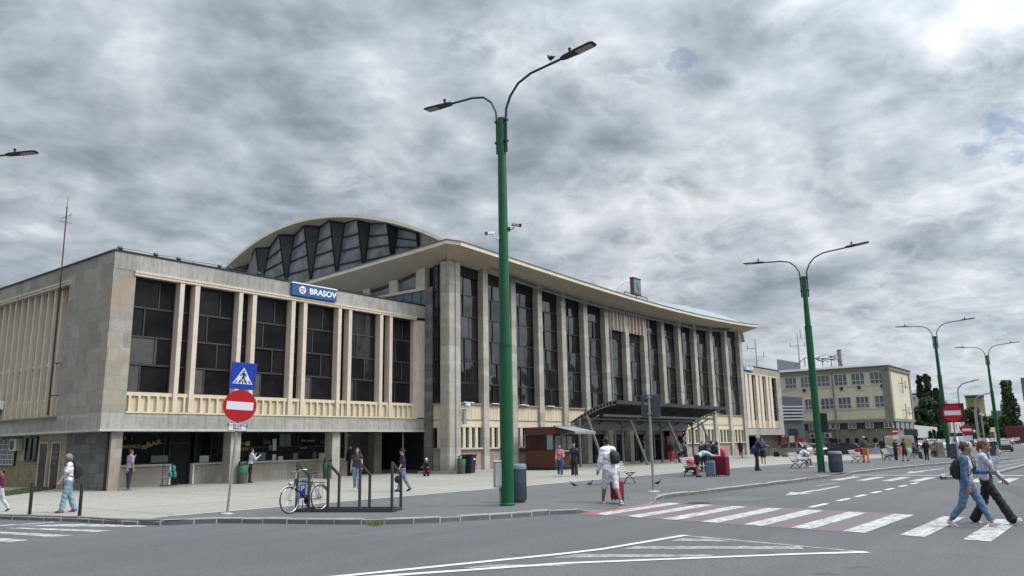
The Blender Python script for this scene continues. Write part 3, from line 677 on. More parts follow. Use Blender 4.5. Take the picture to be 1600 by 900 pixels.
b = MB(); b.box(16.3, 34.9, 33.9+0.0, 40, 0.0, 0.14) if False else b.box(16.5, 34.0, 34.2, 39.8, 0.0, 0.16); part(b, 'threshold', PAVL)

# --- the hall
def lerp_tab(tab, x):
    if x <= tab[0][0]: return tab[0][1]
    for (a, u), (c, v) in zip(tab[:-1], tab[1:]):
        if x <= c:
            t = (x-a)/(c-a); return u+(v-u)*t
    return tab[-1][1]
def smooth_tab(tab):
    xs = np.array([p[0] for p in tab]); ys = np.array([p[1] for p in tab]); c = np.polyfit(xs, ys, 4); return lambda x: float(np.polyval(c, x))
eave = smooth_tab([(33.9, 13.76), (37.4, 13.70), (42, 13.52), (46.45, 13.38), (53.4, 13.27), (60, 13.22), (66, 13.28), (73, 13.46), (78, 13.7), (82.3, 13.95)])
ctop = smooth_tab([(34.7, 13.0), (38.2, 12.92), (41.2, 12.74), (44.2, 12.66), (47, 12.55), (50, 12.42), (53.3, 12.34), (56.5, 12.30), (59.6, 12.28), (63, 12.40), (66.3, 12.54), (69.6, 12.66), (73.4, 12.84), (77.2, 13.06), (80.8, 13.25)])
side = lambda y: lerp_tab([(30.9, 13.92), (33.9, 13.74), (36, 13.66), (41, 13.42), (44.5, 13.24), (60, 12.6)], y)
wtop = lambda y: lerp_tab([(31.7, 13.0), (33.4, 12.98), (34.9, 12.74), (37.4, 12.28), (39.8, 12.12), (46, 11.9), (60, 11.6)], y)
cols = [35.55, 38.25, 41.20, 44.25, 47.20, 50.20, 53.30, 56.50, 59.65, 62.95, 66.25, 69.6, 73.3, 77.05, 80.78]
XL, XR = 33.4, 82.25
# roof slab with its bent front edge
mb = MB(); n = 44; xs = [33.95+(XR-33.95)*i/n for i in range(n+1)]
tops, bots, fas = [], [], []
def chamf(i, x): return 30.2
rows = 6; V = []; 
for x in xs:
    for j in range(rows+1):
        y = 30.2+(46-30.2)*j/rows; V.append((x, y, eave(x)-0.045*(y-30.2)))
F = [(i*(rows+1)+j, (i+1)*(rows+1)+j, (i+1)*(rows+1)+j+1, i*(rows+1)+j+1) for i in range(n) for j in range(rows)]
mb.add(V, F, True)
ys = [30.9+(60-30.9)*i/20 for i in range(21)]
V = []; 
for y in ys: V += [(XL, y, side(y)), (36.0, y, side(y)+0.0-0.02)]
mb.add(V, [(2*i, 2*i+1, 2*i+3, 2*i+2) for i in range(20)], True)
mb.add([(33.95, 30.2, eave(33.95)), (36.0, 30.9, side(30.9)-0.02), (XL, 30.9, side(30.9))], [(0, 1, 2)])
part(mb, 'hall_roof', ROOFM)
mb = MB(); E = 0.24
V = []
for x in xs: V += [(x, 30.2, eave(x)), (x, 30.2, eave(x)-E)]
mb.add(V, [(2*i, 2*i+1, 2*i+3, 2*i+2) for i in range(n)], True)
V = []
for y in ys: V += [(XL, y, side(y)), (XL, y, side(y)-E)]
mb.add(V, [(2*i, 2*i+1, 2*i+3, 2*i+2) for i in range(20)], True)
mb.add([(33.95, 30.2, eave(33.95)), (33.95, 30.2, eave(33.95)-E), (XL, 30.9, side(30.9)-E), (XL, 30.9, side(30.9))], [(0, 1, 2, 3)])
mb.add([(XR, 30.2, eave(XR)), (XR, 30.2, eave(XR)-E), (XR, 46, eave(XR)-0.9-E), (XR, 46, eave(XR)-0.7)], [(0, 1, 2, 3)])
part(mb, 'eave_edge', EAVE)
mb = MB(); V = []
for x in xs: V += [(x, 30.2, eave(x)-E), (max(x, 34.6), 31.95, ctop(max(x, 34.6))), (max(x, 34.6), 32.5, ctop(max(x, 34.6))-0.05)]
mb.add(V, [(3*i+k, 3*i+k+1, 3*i+k+4, 3*i+k+3) for i in range(n) for k in range(2)], True)
V = []
for y in ys: V += [(XL, y, side(y)-E), (35.15, max(y, 31.95), wtop(max(y, 31.95)))]
mb.add(V, [(2*i, 2*i+1, 2*i+3, 2*i+2) for i in range(20)], True)
mb.add([(33.95, 30.2, eave(33.95)-E), (XL, 30.9, side(30.9)-E), (35.15, 31.95, wtop(31.95)), (34.6, 31.95, ctop(34.6))], [(0, 1, 2, 3)])
mb.add([(XR, 30.2, eave(XR)-E), (XR, 46, eave(XR)-0.9-E), (80.4, 46, 12.2), (80.4, 31.95, ctop(80.4))], [(0, 1, 2, 3)])
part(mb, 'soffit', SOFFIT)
b = MB()
for x0, x1 in zip(xs[:-1], xs[1:]): b.bar((x0, 30.19, eave(x0)+0.02), (x1, 30.19, eave(x1)+0.02), 0.07, 0.05)
for y0, y1 in zip(ys[:-1], ys[1:]): b.bar((XL-0.01, y0, side(y0)+0.02), (XL-0.01, y1, side(y1)+0.02), 0.07, 0.05)
b.bar((33.95, 30.19, eave(33.95)+0.02), (XL-0.01, 30.9, side(30.9)+0.02), 0.07, 0.05)
part(b, 'gutter', paint('dull_zinc', (0.12, 0.125, 0.125), 0.6, 0.2))
# columns
for i, xr in enumerate(cols):
    mb = MB()
    if i == 0:
        mb.box(34.62, 35.18, 31.78, 32.5, 0.26, 13.0); mb.box(35.13, 35.55, 31.70, 32.4, 0.26, 13.02)
        mb.box(34.58, 34.66, 31.86, 32.5, 0.26, 13.0)
    else:
        ww = 0.50+0.012*i
        mb.box(xr-ww, xr, H, H+0.75, 0.26, ctop(xr)+0.12)
    part(mb, 'column', COLST, bevel=0.02)
# bays between the columns
for i in range(14):
    a = cols[i]; c = cols[i+1]-(0.50+0.012*(i+1)); zt = ctop((a+c)/2)+0.05
    top = 10.75 if i in (6, 7) else zt
    o = window(a, c, 4.3, top, H+0.50, (5.55, 6.95, 8.35, 9.75, 11.1) if top > 11.2 else (5.55, 6.95, 8.35, 9.75), [[rnd.choice((0.36, 0.42, 0.42, 0.60))] if rnd.random() > 0.12 else [] for _ in range(6)], gm=HGLASS, fm=DKFR, fw=0.06, tilt=0.035)
    mb = MB(); mb.box(a, c, H+0.42, H+0.49, top-0.75, top-0.02); part(mb, 'head_panel', VOID)
    if i in (6, 7):
        mb = MB(); mb.box(a, c, H+0.2, H+0.45, 10.75, zt)
        for k in range(5):
            x = a+(c-a)*(k+0.1)/4.4; mb.box(x, x+0.12, H-0.06, H+0.2, 10.65, zt)
        part(mb, 'louvre', MULL)
    entr = i in (4, 5, 6, 7, 8)
    if not entr or True:
        mb = MB(); mb.box(a, c, H+0.22, H+0.45, 3.31, 4.20)
        for k in range(1, 7):
            x = a+(c-a)*k/7; mb.box(x-0.02, x+0.02, H+0.20, H+0.22, 3.36, 4.14)
        part(mb, 'spandrel', CREAMY)
        mb = MB(); mb.box(a, c, H+0.12, H+0.5, 4.20, 4.30); mb.box(a, c, H+0.16, H+0.4, 3.27, 3.31); part(mb, 'sill', paint('weathered_sill', (0.24, 0.21, 0.17), 0.8, var=0.2, dirt=0.4))
        mb = MB(); mb.box(a, c, H+0.20, H+0.45, 2.83, 3.27); part(mb, 'lower_panel', CREAM)
    if not entr:
        o = window(a, c, 1.60, 2.83, H+0.42, (2.2,), gm=SHOPG, fm=GRFR, fw=0.04)
        mb = MB()
        for k in range(4 if i > 0 else 3):
            x = a+(c-a)*(0.20+0.26*k); mb.box(x, x+0.24, H+0.22, H+0.40, 1.60, 2.83)
        part(mb, 'window_post', CREAM)
        g = MB()
        nb = 14
        for k in range(nb): x = a+(c-a)*k/nb; g.box(x, x+0.015, H+0.33, H+0.345, 1.6, 2.83)
        for z in (1.8, 2.0, 2.2, 2.4, 2.6): g.box(a, c, H+0.33, H+0.345, z, z+0.012)
        part(g, 'grille', paint('grey_grille', (0.16, 0.18, 0.18), 0.6), o)
        mb = MB(); mb.box(a, c, H+0.08, H+0.45, 1.50, 1.60); part(mb, 'ledge', paint('pale_ledge', (0.42, 0.41, 0.38)))
        mb = MB(); mb.box(a, c, H+0.22, H+0.45, 0.2, 1.50); part(mb, 'plinth', PINKST)
    else:
        mb = MB(); mb.box(a, c, H+0.35, H+0.45, 2.4, 2.83); part(mb, 'transom_panel', GRFR)
        d = MB(); f = MB(); glazing(d, f, a, c, 0.2, 2.4, H+0.6, (2.0,), splits=[[0.25, 0.5, 0.75]], fw=0.08)
        o = part(d, 'entrance_door', VOID if i in (4, 7) else SHOPG); part(f, 'door_frame', DKFR, o)
b = MB(); b.box(34.3, 81.3, 31.1, 34.1, 0.0, 0.26); part(b, 'entrance_step', FASCIA)
b = MB(); b.box(35.2, 80.3, H+1.9, H+2.0, 0.2, 12.2); part(b, 'dark_inner_wall', VOID)
# soffit lights over the windows
for x in (36.6, 42.4, 45.6, 60.0, 64.2):
    pass
b = MB()
for i in (0, 1, 2, 3): b.box(cols[i]+0.3, cols[i]+1.2, H-0.02, H+0.12, 4.30, 4.345)
part(b, 'sill_light', WHITE)
# downpipes on the hall
for x in (53.42, 59.78):
    b = MB(); b.tube([(x, H-0.08, 0.4), (x, H-0.08, 12.3)], 0.055, 8)
    for z in (2, 5, 8, 11): b.tube([(x, H-0.08, z-0.03), (x, H-0.08, z+0.03)], 0.075, 8)
    part(b, 'downpipe', GALV)
b = MB(); b.tube([(80.95, H+0.1, 0.3), (80.95, H+0.1, 12.8)], 0.06, 8); part(b, 'downpipe', GALV)
# left-hand side of the hall
o = window(32.5, 33.47, 4.3, 12.95, 35.0, (5.55, 6.95, 8.35, 9.75, 11.3), [[0.6]]*6, axis='X', gm=HGLASS, fw=0.07, tilt=0.02)
b = MB(); b.box(34.86, 35.4, 33.47, 34.12, 0.26, 11.62); part(b, 'side_pier', DARKST)
b = MB(); b.box(35.0, 35.4, 32.4, 33.5, 3.31, 4.2); b.box(35.0, 35.4, 32.4, 33.5, 2.83, 3.27); part(b, 'spandrel', CREAMY)
b = MB(); b.box(34.92, 35.4, 32.4, 33.5, 4.2, 4.3); b.box(34.94, 35.4, 32.4, 33.5, 1.5, 1.6); part(b, 'sill', paint('weathered_sill', (0.24, 0.21, 0.17)))
o = window(32.5, 33.47, 1.6, 2.83, 35.08, (), [[0.5]], axis='X', gm=SHOPG, fm=GRFR)
b = MB(); b.box(34.98, 35.4, 32.85, 33.12, 1.6, 2.83); part(b, 'window_post', CREAM)
b = MB(); b.box(35.0, 35.4, 32.4, 33.5, 0.2, 1.5); part(b, 'plinth', PINKST)
b = MB(); b.box(34.84, 35.3, 34.1, 47, 11.48, 11.66); part(b, 'sill', EAVE)
b = MB(); b.box(34.95, 35.3, 34.12, 47, 10.3, 11.48); part(b, 'blue_panel', paint('blue_grey_panel', (0.11, 0.15, 0.18), 0.5, var=0.15))
b = MB()
for k in range(16): b.box(34.92, 34.95, 34.5+0.8*k, 34.54+0.8*k, 10.3, 11.48)
part(b, 'panel_joint', GRFR)
for a, c in ((34.12, 34.92), (36.62, 37.42), (39.3, 40.0), (42, 42.7)):
    b = MB(); b.box(34.86, 35.3, a, c, 11.62, wtop((a+c)/2)+0.15); part(b, 'clerestory_pier', MULL)
for a, c in ((34.92, 36.62), (37.42, 39.3), (40.0, 42.0)):
    g = MB(); g.add([(35.05, a, 11.66), (35.05, c, 11.66), (35.05, c, wtop(c)+0.05), (35.05, a, wtop(a)+0.05)], [(0, 1, 2, 3)]); o = part(g, 'clerestory_window', LGLASS)
    f = MB(); f.bar((35.0, a, wtop(a)-0.05), (35.0, c, wtop(c)-0.05), 0.14); f.bar((35.0, a, 11.7), (35.0, c, 11.7), 0.08); part(f, 'window_frame', DKFR, o)
b = MB(); b.box(35.3, 35.5, 33.47, 62, 0.3, 13.0); part(b, 'side_core', VOID)
# --- the shell vault over the hall
PV = [(31.3, 14.04), (33.15, 14.96), (35.1, 15.85), (37.84, 16.85), (40.78, 17.56), (43.94, 18.0), (45.6, 18.12), (47.31, 18.10), (50.34, 17.77), (52.76, 17.13), (55.06, 16.15), (57.5, 14.9), (59.3, 13.8)]
pvc = np.polyfit([p[0]-45.5 for p in PV], [p[1] for p in PV], 5)
vault = lambda y: float(np.polyval(pvc, y-45.5))
YV = [31.3+(59.3-31.3)*i/40 for i in range(41)]
def vz(x, y):
    u = (x-57.9)/24.0; sag = max(0.0, 1-abs((y-31.3)/12.0)) if y < 43.3 else 0
    return vault(y)-1.9*sag*(1-u*u*u*u)*min(1, max(0, (x-33.8)/3.0))*min(1, max(0, (82.2-x)/6.0))*1.0
def shell(name, off, mat):
    mb = MB(); nx = 30; V = []
    for i in range(nx+1):
        x = 33.75+(82.2-33.75)*i/nx
        for y in YV: V.append((x, y, vz(x, y)+off))
    ny = len(YV); mb.add(V, [(i*ny+j, (i+1)*ny+j, (i+1)*ny+j+1, i*ny+j+1) for i in range(nx) for j in range(ny-1)], True)
    return mb
part(shell('v', 0.0, None), 'vault_roof', paint('vault_sheet', (0.24, 0.275, 0.30), 0.5, 0.25, var=0.18, scale=0.6, dirt=0.4))
mb = MB(); V = []
for y in YV: V += [(33.75, y, vault(y)), (33.72, y, vault(y)-0.22)]
mb.add(V, [(2*i, 2*i+1, 2*i+3, 2*i+2) for i in range(40)], True)
part(mb, 'vault_edge', EAVE); mb = MB(); V = []
for y in YV: V += [(82.2, y, vault(y)), (82.2, y, vault(y)-0.3)]
mb.add(V, [(2*i, 2*i+1, 2*i+3, 2*i+2) for i in range(40)], True)
part(mb, 'vault_edge', paint('vault_edge_paint', (0.36, 0.36, 0.33), 0.7, var=0.2, dirt=0.4))
mb = MB(); V = []
for y in YV: V += [(33.72, y, vault(y)-0.22), (35.2, y, vault(y)-0.36)]
mb.add(V, [(2*i, 2*i+1, 2*i+3, 2*i+2) for i in range(40)], True)
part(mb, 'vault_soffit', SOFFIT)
mb = MB()
poly = [(y, vault(y)-0.36) for y in YV if y > 31.6]
mb.prism([(31.6, 13.3)]+poly+[(59.0, 12.5)], 35.2, 35.35, 'X'); part(mb, 'gable_wall', CREAM)
mb = MB(); mb.prism([(y, max(13.0, vault(y)-0.36)) for y in YV[1:]]+[(59.0, 12.2), (31.6, 12.2)], 81.6, 81.8, 'X'); part(mb, 'gable_wall', CREAM)
T = [(54.88, 16.28), (51.81, 17.12), (48.83, 17.57), (45.84, 17.74), (42.88, 17.60), (39.95, 17.11), (36.99, 16.26)]
I = [(53.9, 16.52), (51.15, 17.16), (48.05, 17.54), (45.02, 17.62), (42.19, 17.46), (39.52, 16.92), (36.75, 16.08)]
B = [(54.9, 13.6), (52.0, 13.6), (48.78, 13.6), (45.83, 13.5), (42.92, 13.4), (40.08, 13.4), (37.27, 13.5)]
XT, XB = 34.2, 35.0
EN = ((34.97, 15.38), (34.80, 13.4))
for k in range(7):
    t, i_, bb = (XT, *T[k]), (XB, *I[k]), (XB-0.02, *B[k])
    g = MB(); g.add([t, i_, bb], [(0, 1, 2)]); o = part(g, 'dark_wedge_pane', TGLASS)
    f = MB(); f.bar(t, bb, 0.08); f.bar(i_, bb, 0.12); f.bar(t, i_, 0.14); m1 = Vector(t)*0.35+Vector(bb)*0.65; m2 = Vector(i_)*0.35+Vector(bb)*0.65; f.bar(m1, m2, 0.05); part(f, 'pane_frame', BLACKM, o)
    if k < 6: tt, b2 = (XT, *T[k+1]), (XB-0.02, *B[k+1])
    else: tt, b2 = (XB, *EN[0]), (XB, *EN[1])
    g = MB(); A = [Vector(bb), Vector(b2), Vector(tt), Vector(i_)]
    levels = [0, 0.26, 0.50, 0.74, 1.0] if k > 0 else [0, 0.4, 1.0]
    f = MB()
    for l0, l1 in zip(levels[:-1], levels[1:]):
        p = [A[0].lerp(A[3], l0), A[1].lerp(A[2], l0), A[1].lerp(A[2], l1), A[0].lerp(A[3], l1)]
        g.add(p, [(0, 1, 2, 3)])
        if l0 > 0: f.bar(p[0]-Vector((0.04, 0, 0)), p[1]-Vector((0.04, 0, 0)), 0.10)
    f.bar(i_, tt, 0.13)
    if k == 6: f.bar(tt, b2, 0.12)
    o = part(g, 'gable_window', LGLASS); part(f, 'window_frame', BLACKM, o)
# --- far wing
b = MB(); b.box(80.8, 98.9, W, W+0.6, 9.35, 10.33); b.box(97.3, 98.9, W, W+0.6, 3.0, 9.35); b.box(80.8, 85.3, W, W+0.6, 3.0, 9.35); b.box(98.3, 98.9, W+0.6, 60, 2.3, 10.33); part(b, 'far_wing_wall', STONE)
b = MB(); b.box(80.8, 98.9, W-0.01, W+0.7, 2.32, 3.05); part(b, 'far_fascia', FASCIA)
b = MB(); b.box(85.3, 97.3, W+0.15, W+0.3, 3.1, 4.0); b.box(85.3, 97.4, W-0.05, W+0.3, 9.3, 9.42)
for k in range(30): b.box(85.35+0.4*k, 85.47+0.4*k, W+0.0, W+0.15, 3.1, 4.0)
part(b, 'far_apron', CREAMY)
b = MB(); b.box(80.8, 98.9, W+0.6, 60, 2.2, 2.3); b.box(80.8, 98.9, W, 60, 10.2, 10.38); part(b, 'far_roof', ROOFM)
dk = [(85.45, 86.35), (88.1, 89.0), (91.3, 92.1), (94.7, 95.5)]
for px0, px1 in ((1156.5, 1161), (1173, 1178), (1189.5, 1194), (1204, 1210.5)):
    a = onY(px0, 620, W+0.3).x; c = onY(px1, 620, W+0.3).x
    window(a, c, 4.0, 9.3, W+0.3, (5.3, 6.7, 8.0), gm=GLASS, fm=DKFR)
prev = [onY(px, 620, W+0.3).x for px in (1161, 1173, 1178, 1189.5, 1194, 1204)]
for a, c in zip(prev[0::2], prev[1::2]):
    w_ = (c-a)
    for s in (0.06, 0.60):
        mb = MB(); mb.box(a+w_*s, a+w_*(s+0.34), W-0.02, W+0.32, 3.1, 9.3); part(mb, 'mullion', MULL)
    mb = MB(); mb.box(a, c, W+0.22, W+0.34, 3.1, 9.3); part(mb, 'cream_panel', CREAM)
b = MB(); b.box(80.9, 98.6, 36.0, 36.2, -0.1, 2.3); part(b, 'far_ground_wall', VOID)
b = MB(); b.box(85.0, 98.5, 34.9, 36.0, -0.1, 0.7); b.box(91.5, 98.6, 34.6, 34.8, -0.2, 2.3); part(b, 'grey_hoarding', GRFR)
b = MB(); b.box(98.2, 98.8, 34.2, 34.8, -0.3, 2.3); b.box(84.8, 85.3, 34.3, 34.8, -0.3, 2.3); part(b, 'pillar', FASCIA)
# ---------------------------------------------------------------- things fixed to or standing by the station
def T_(name, label, cat, loc, rot=0, group=None): return thing(name, label, cat, loc, rot, group)
# town name signs on the parapets
EMW = paint('emblem_white', (0.80, 0.82, 0.85), 0.5); EMR = paint('emblem_red', (0.24, 0.03, 0.03), 0.5)
def name_sign(x0, x1, z0, z1, y, label, ls):
    t = T_('station_sign', label, 'sign', ((x0+x1)/2, y, z0)); w = (x1-x0)/2; h = z1-z0
    b = MB(); b.box(-w, w, -0.14, 0.0, 0, h); b.build('panel', STBLUE, t, bevel=0.01)
    b = MB(); b.box(-w-0.02, w+0.02, -0.17, 0.0, h, h+0.06); b.build('top_strip', WHITE, t)
    text_part('BRASOV', ls, 'lettering', EMW, t, (w*0.36, -0.15, h*0.5), RF, 0.006, ls*0.02, xs=1.12)
    b = MB(); b.lathe((-w*0.56, -0.145, h*0.52), [(0.0, -0.012), (h*0.33, -0.012), (h*0.33, 0.0)], 22, 'Y'); b.build('emblem', EMW, t)
    b = MB()
    for s in (-1, 1):
        b.add([(-w*0.56+s*h*0.32, -0.15, h*0.48), (-w*0.56+s*h*0.72, -0.15, h*0.66), (-w*0.56+s*h*0.60, -0.15, h*0.46), (-w*0.56+s*h*0.30, -0.15, h*0.36)], [(0, 1, 2, 3)])
        b.add([(-w*0.56+s*h*0.10, -0.16, h*0.60), (-w*0.56+s*h*0.24, -0.16, h*0.70), (-w*0.56+s*h*0.22, -0.16, h*0.50)], [(0, 1, 2)])
    b.add([(-w*0.56-h*0.24, -0.162, h*0.40), (-w*0.56+h*0.24, -0.162, h*0.40), (-w*0.56+h*0.10, -0.162, h*0.30), (-w*0.56-h*0.10, -0.162, h*0.30)], [(0, 1, 2, 3)])
    for k in range(4): b.box(-w*0.56-h*0.15+k*h*0.09, -w*0.56-h*0.11+k*h*0.09, -0.165, -0.155, h*0.42, h*0.72)
    b.build('emblem_wings', EMR, t)
name_sign(24.70, 27.66, 9.72, 10.36, 34.05, 'blue town name board with white letters and winged emblem on the near wing parapet', 0.44)
p = onY(1158.5, 570, 34.05); q = onY(1175, 580.5, 34.05)
name_sign(p.x, q.x, q.z-0.0, p.z-0.05, 34.05, 'small distant blue name board on the parapet of the far wing', 0.5)
# clock on the roof edge
t = T_('roof_clock', 'square station clock in a rusty frame on the hall roof edge', 'clock', (56.0, 30.6, eave(56)-0.02))
b = MB(); b.box(-0.62, 0.62, -0.16, 0.16, 0.42, 1.78); b.box(-0.68, 0.68, -0.2, 0.2, 1.78, 1.84); b.build('casing', paint('rusty_casing', (0.11, 0.055, 0.045), 0.7, var=0.3), t, bevel=0.01)
b = MB(); b.box(-0.50, 0.50, -0.18, -0.16, 0.54, 1.68); b.build('dial', paint('faded_dial', (0.10, 0.18, 0.17), 0.4, var=0.2), t)
b = MB(); b.bar((0, -0.19, 1.1), (0.22, -0.19, 0.72), 0.07, 0.02); b.bar((0, -0.19, 1.1), (-0.12, -0.19, 1.42), 0.06, 0.02); b.build('hand', paint('hand_green', (0.03, 0.12, 0.10), 0.5), t)
b = MB()
for x in (-1.9, 0.1, 1.9): b.bar((x, 0, 0.0), (x, 0, 0.46), 0.05)
b.bar((-1.9, 0, 0.44), (1.9, 0, 0.44), 0.06); b.tube([(-2.8, 0.4, 0.0), (-2.2, 0.3, 0.9), (-1.4, 0.2, 1.3), (-0.6, 0.1, 1.35)], 0.018, 5); b.build('stand', DKFR, t)
# entrance canopy
CG = 'entrance canopy'
cy_in, cy_out = 31.3, 27.6
def canz(y): s = (cy_in-y)/(cy_in-cy_out); return 3.22+1.34*math.sin(min(1, s)*PI/2*0.92)/math.sin(PI/2*0.92)
t = T_('entrance_canopy', 'curved dark metal entrance canopy on slanting struts before the hall doors', 'canopy', (56.5, 29.5, 0.26)); CT = t; off = Vector(t.location)
def cpart(mb, name, mat, par=None):
    o = mb.build(name, mat, None); o.parent = par or t
    if par is None: o.location = -off
    return o
CANM = paint('canopy_sheet', (0.028, 0.028, 0.031), 0.55, 0.2, var=0.25); RIBM = paint('rib_grey', (0.21, 0.20, 0.19), 0.6, 0.2, var=0.15, dirt=0.4)
x0c, x1c = 46.9, 65.6
b = MB(); NY = 14; yy = [cy_in+(cy_out-cy_in)*i/NY for i in range(NY+1)]
b.add([(x, y, canz(y)+dz) for dz in (0.0, -0.05) for x in (x0c, x1c) for y in yy], [(i, i+1, NY+1+i+1, NY+1+i) for i in range(NY)]+[(2*(NY+1)+i, 2*(NY+1)+i+1, 3*(NY+1)+i+1, 3*(NY+1)+i) for i in range(NY)])
cpart(b, 'roof_sheet', CANM)
def rib(x):
    b = MB()
    for i in range(NY):
        b.bar((x, yy[i], canz(yy[i])+0.02), (x, yy[i+1], canz(yy[i+1])+0.02), 0.10, 0.05); b.bar((x, yy[i], canz(yy[i])-0.26), (x, yy[i+1], canz(yy[i+1])-0.26), 0.10, 0.05)
        ym = (yy[i]+yy[i+1])/2; b.bar((x, yy[i], canz(yy[i])-0.24), (x, yy[i], canz(yy[i])), 0.07, 0.13)
    cpart(b, 'rib', RIBM if x < 47 else CANM)
for k in range(7): rib(x0c+(x1c-x0c)*k/6)
for i in range(1, NY, 1):
    b = MB(); b.bar((x0c, yy[i], canz(yy[i])-0.10), (x1c, yy[i], canz(yy[i])-0.10), 0.06, 0.10); cpart(b, 'purlin', CANM)
b = MB(); b.box(x0c, x1c, cy_out-0.06, cy_out+0.04, canz(cy_out)-0.20, canz(cy_out)+0.06); cpart(b, 'front_beam', CANM)
b = MB(); b.box(47.0, 64.9, 31.0, 31.15, 2.66, 3.35); cpart(b, 'fascia_board', STEEL)
b = MB(); b.bar((46.9, 28.6, 3.62), (65.3, 28.6, 3.62), 0.14, 0.16); b.bar((46.9, 30.2, 3.45), (65.3, 30.2, 3.45), 0.12, 0.14)
cpart(b, 'long_beam', STEEL)
for px, py, qx, qy in ((917, 650, 945, 716), (985, 656, 1012, 722), (1044, 658, 1071, 719), (1096, 660, 1119, 712)):
    a = onY(px, py, 28.6); g = gp(qx, qy, 0.12); g.y = min(max(g.y, 27.6), 29.5); g = onY(qx, qy, 28.0); g.z = 0.12
    b = MB(); b.tube([a, g], 0.085, 10); b.lathe(g, [(0.16, 0.0), (0.16, 0.03), (0.09, 0.03)], 12); cpart(b, 'strut', paint('strut_grey', (0.19, 0.20, 0.21), 0.5, 0.3, var=0.12))
for px in (907, 974, 1035, 1084):
    g = onY(px, 715, 30.2); b = MB(); b.tube([(g.x, 30.2, 0.12), (g.x, 30.2, 3.45)], 0.09, 10); b.bar((g.x, 30.2, 2.75), (g.x, 28.6, 3.6), 0.09); cpart(b, 'post', STEEL)
for k, x in enumerate([x0c+0.9+1.8*i for i in range(10)]):
    for yv in (28.2, 29.4): pass
b = MB()
# shop in the entrance with a red painted surround
b2 = T_('ticket_kiosk', 'red framed shop front with pale marks under the canopy end', 'kiosk', (63.4, 31.45, 0.26))
REDF = paint('shop_red', (0.17, 0.05, 0.055), 0.6, var=0.2)
b = MB(); b.box(-1.75, -1.35, -0.12, 0.2, 0, 2.45); b.box(1.15, 1.85, -0.12, 0.2, 0, 2.45); b.box(-1.75, 1.85, -0.12, 0.2, 1.95, 2.45); b.box(-1.35, 1.15, -0.05, 0.2, 0, 0.9); b.build('surround', REDF, b2)
b = MB(); b.box(-1.35, 1.15, 0.1, 0.2, 0.9, 1.95); b.build('opening', SHOPG, b2)
b = MB(); 
for k in range(9): b.box(1.25+0.27*(k % 2), 1.45+0.27*(k % 2), -0.14, -0.12, 0.15+0.25*k, 0.30+0.25*k)
b.build('white_squares', SWHITE, b2)
b = MB()
for x, w_, h_ in ((-0.95, 0.30, 0.10), (-0.55, 0.22, 0.16), (-0.2, 0.10, 0.22), (0.15, 0.10, 0.24), (0.35, 0.10, 0.24), (0.7, 0.26, 0.24)): b.box(x, x+w_, -0.135, -0.12, 2.2-h_/2, 2.2+h_/2)
b.build('pale_marks', paint('dim_pink_white', (0.30, 0.24, 0.25), 0.6), b2)
# floodlights on the parapet
b0 = None
for i, (px, py) in enumerate(((188, 389), (243, 400), (279, 403.5), (343, 413.5), (360, 419), (404, 428))):
    p = onY(px, py, 34.2)
    t = T_('floodlight', ['small black floodlight on the parapet corner of the near wing', 'small black floodlight second from the parapet corner', 'small black floodlight third from the parapet corner', 'small black floodlight fourth from the parapet corner',
        'small black floodlight fifth from the parapet corner', 'small black floodlight nearest the blue name board'][i], 'floodlight', (p.x, 34.22, 10.46), 0, 'floodlights along the near wing parapet')
    b = MB(); b.bar((0, 0, 0.0), (0, 0, 0.08), 0.03); b.bar((-0.08, 0, 0.08), (0.08, 0, 0.08), 0.02); b.build('bracket', BLACKM, t)
    b = MB(); b.obox((0, -0.03, 0.13), (0.09, 0, 0), (0, 0.04, -0.03), (0, 0.04, 0.055)); b.build('housing', BLACKM, t, bevel=0.008)
b = MB(); pts = [(15.6+k*0.9, 34.2, 10.60+(0.03 if k % 2 else -0.02)) for k in range(22)]; b.tube(pts, 0.012, 5)
for k in range(0, 22, 2): b.bar((15.6+k*0.9, 34.2, 10.48), (15.6+k*0.9, 34.2, 10.6), 0.02)
tag(b.build('parapet_cable', BLACKM), 'black cable strung on short posts along the near wing parapet', 'cable')
# tall mast on the wing's side
t = T_('radio_mast', 'thin rusty mast strapped to the louvred side wall with small aerials on top', 'mast', (15.3, 38.9, 3.42))
RUST = paint('rusty_brown', (0.06, 0.03, 0.022), 0.8, var=0.3)
b = MB(); b.tube([(0, 0, 0), (0.0, 0.05, 6.0)], 0.04, 6); b.tube([(0, 0.05, 6.0), (0.0, 0.15, 10.0)], 0.028, 6); b.build('pole', RUST, t)
b = MB(); b.tube([(0, -0.55, 9.45), (0, 0.75, 9.5)], 0.012, 5); b.tube([(-0.3, 0.15, 9.2), (0.3, 0.15, 9.2)], 0.012, 5); b.tube([(0, 0.15, 10.0), (0, 0.15, 10.5)], 0.010, 5); b.tube([(0, -0.3, 9.3), (0, -0.3, 9.6)], 0.01, 5); b.build('aerial', RUST, t)
for z in (0.9, 2.4, 5.9):
    b = MB(); b.bar((0, 0, z), (0.3, -0.25, z), 0.04); b.bar((0, 0.0, z+0.02), (0.3, 0.3, z+0.02), 0.04); b.build('bracket', RUST, t)
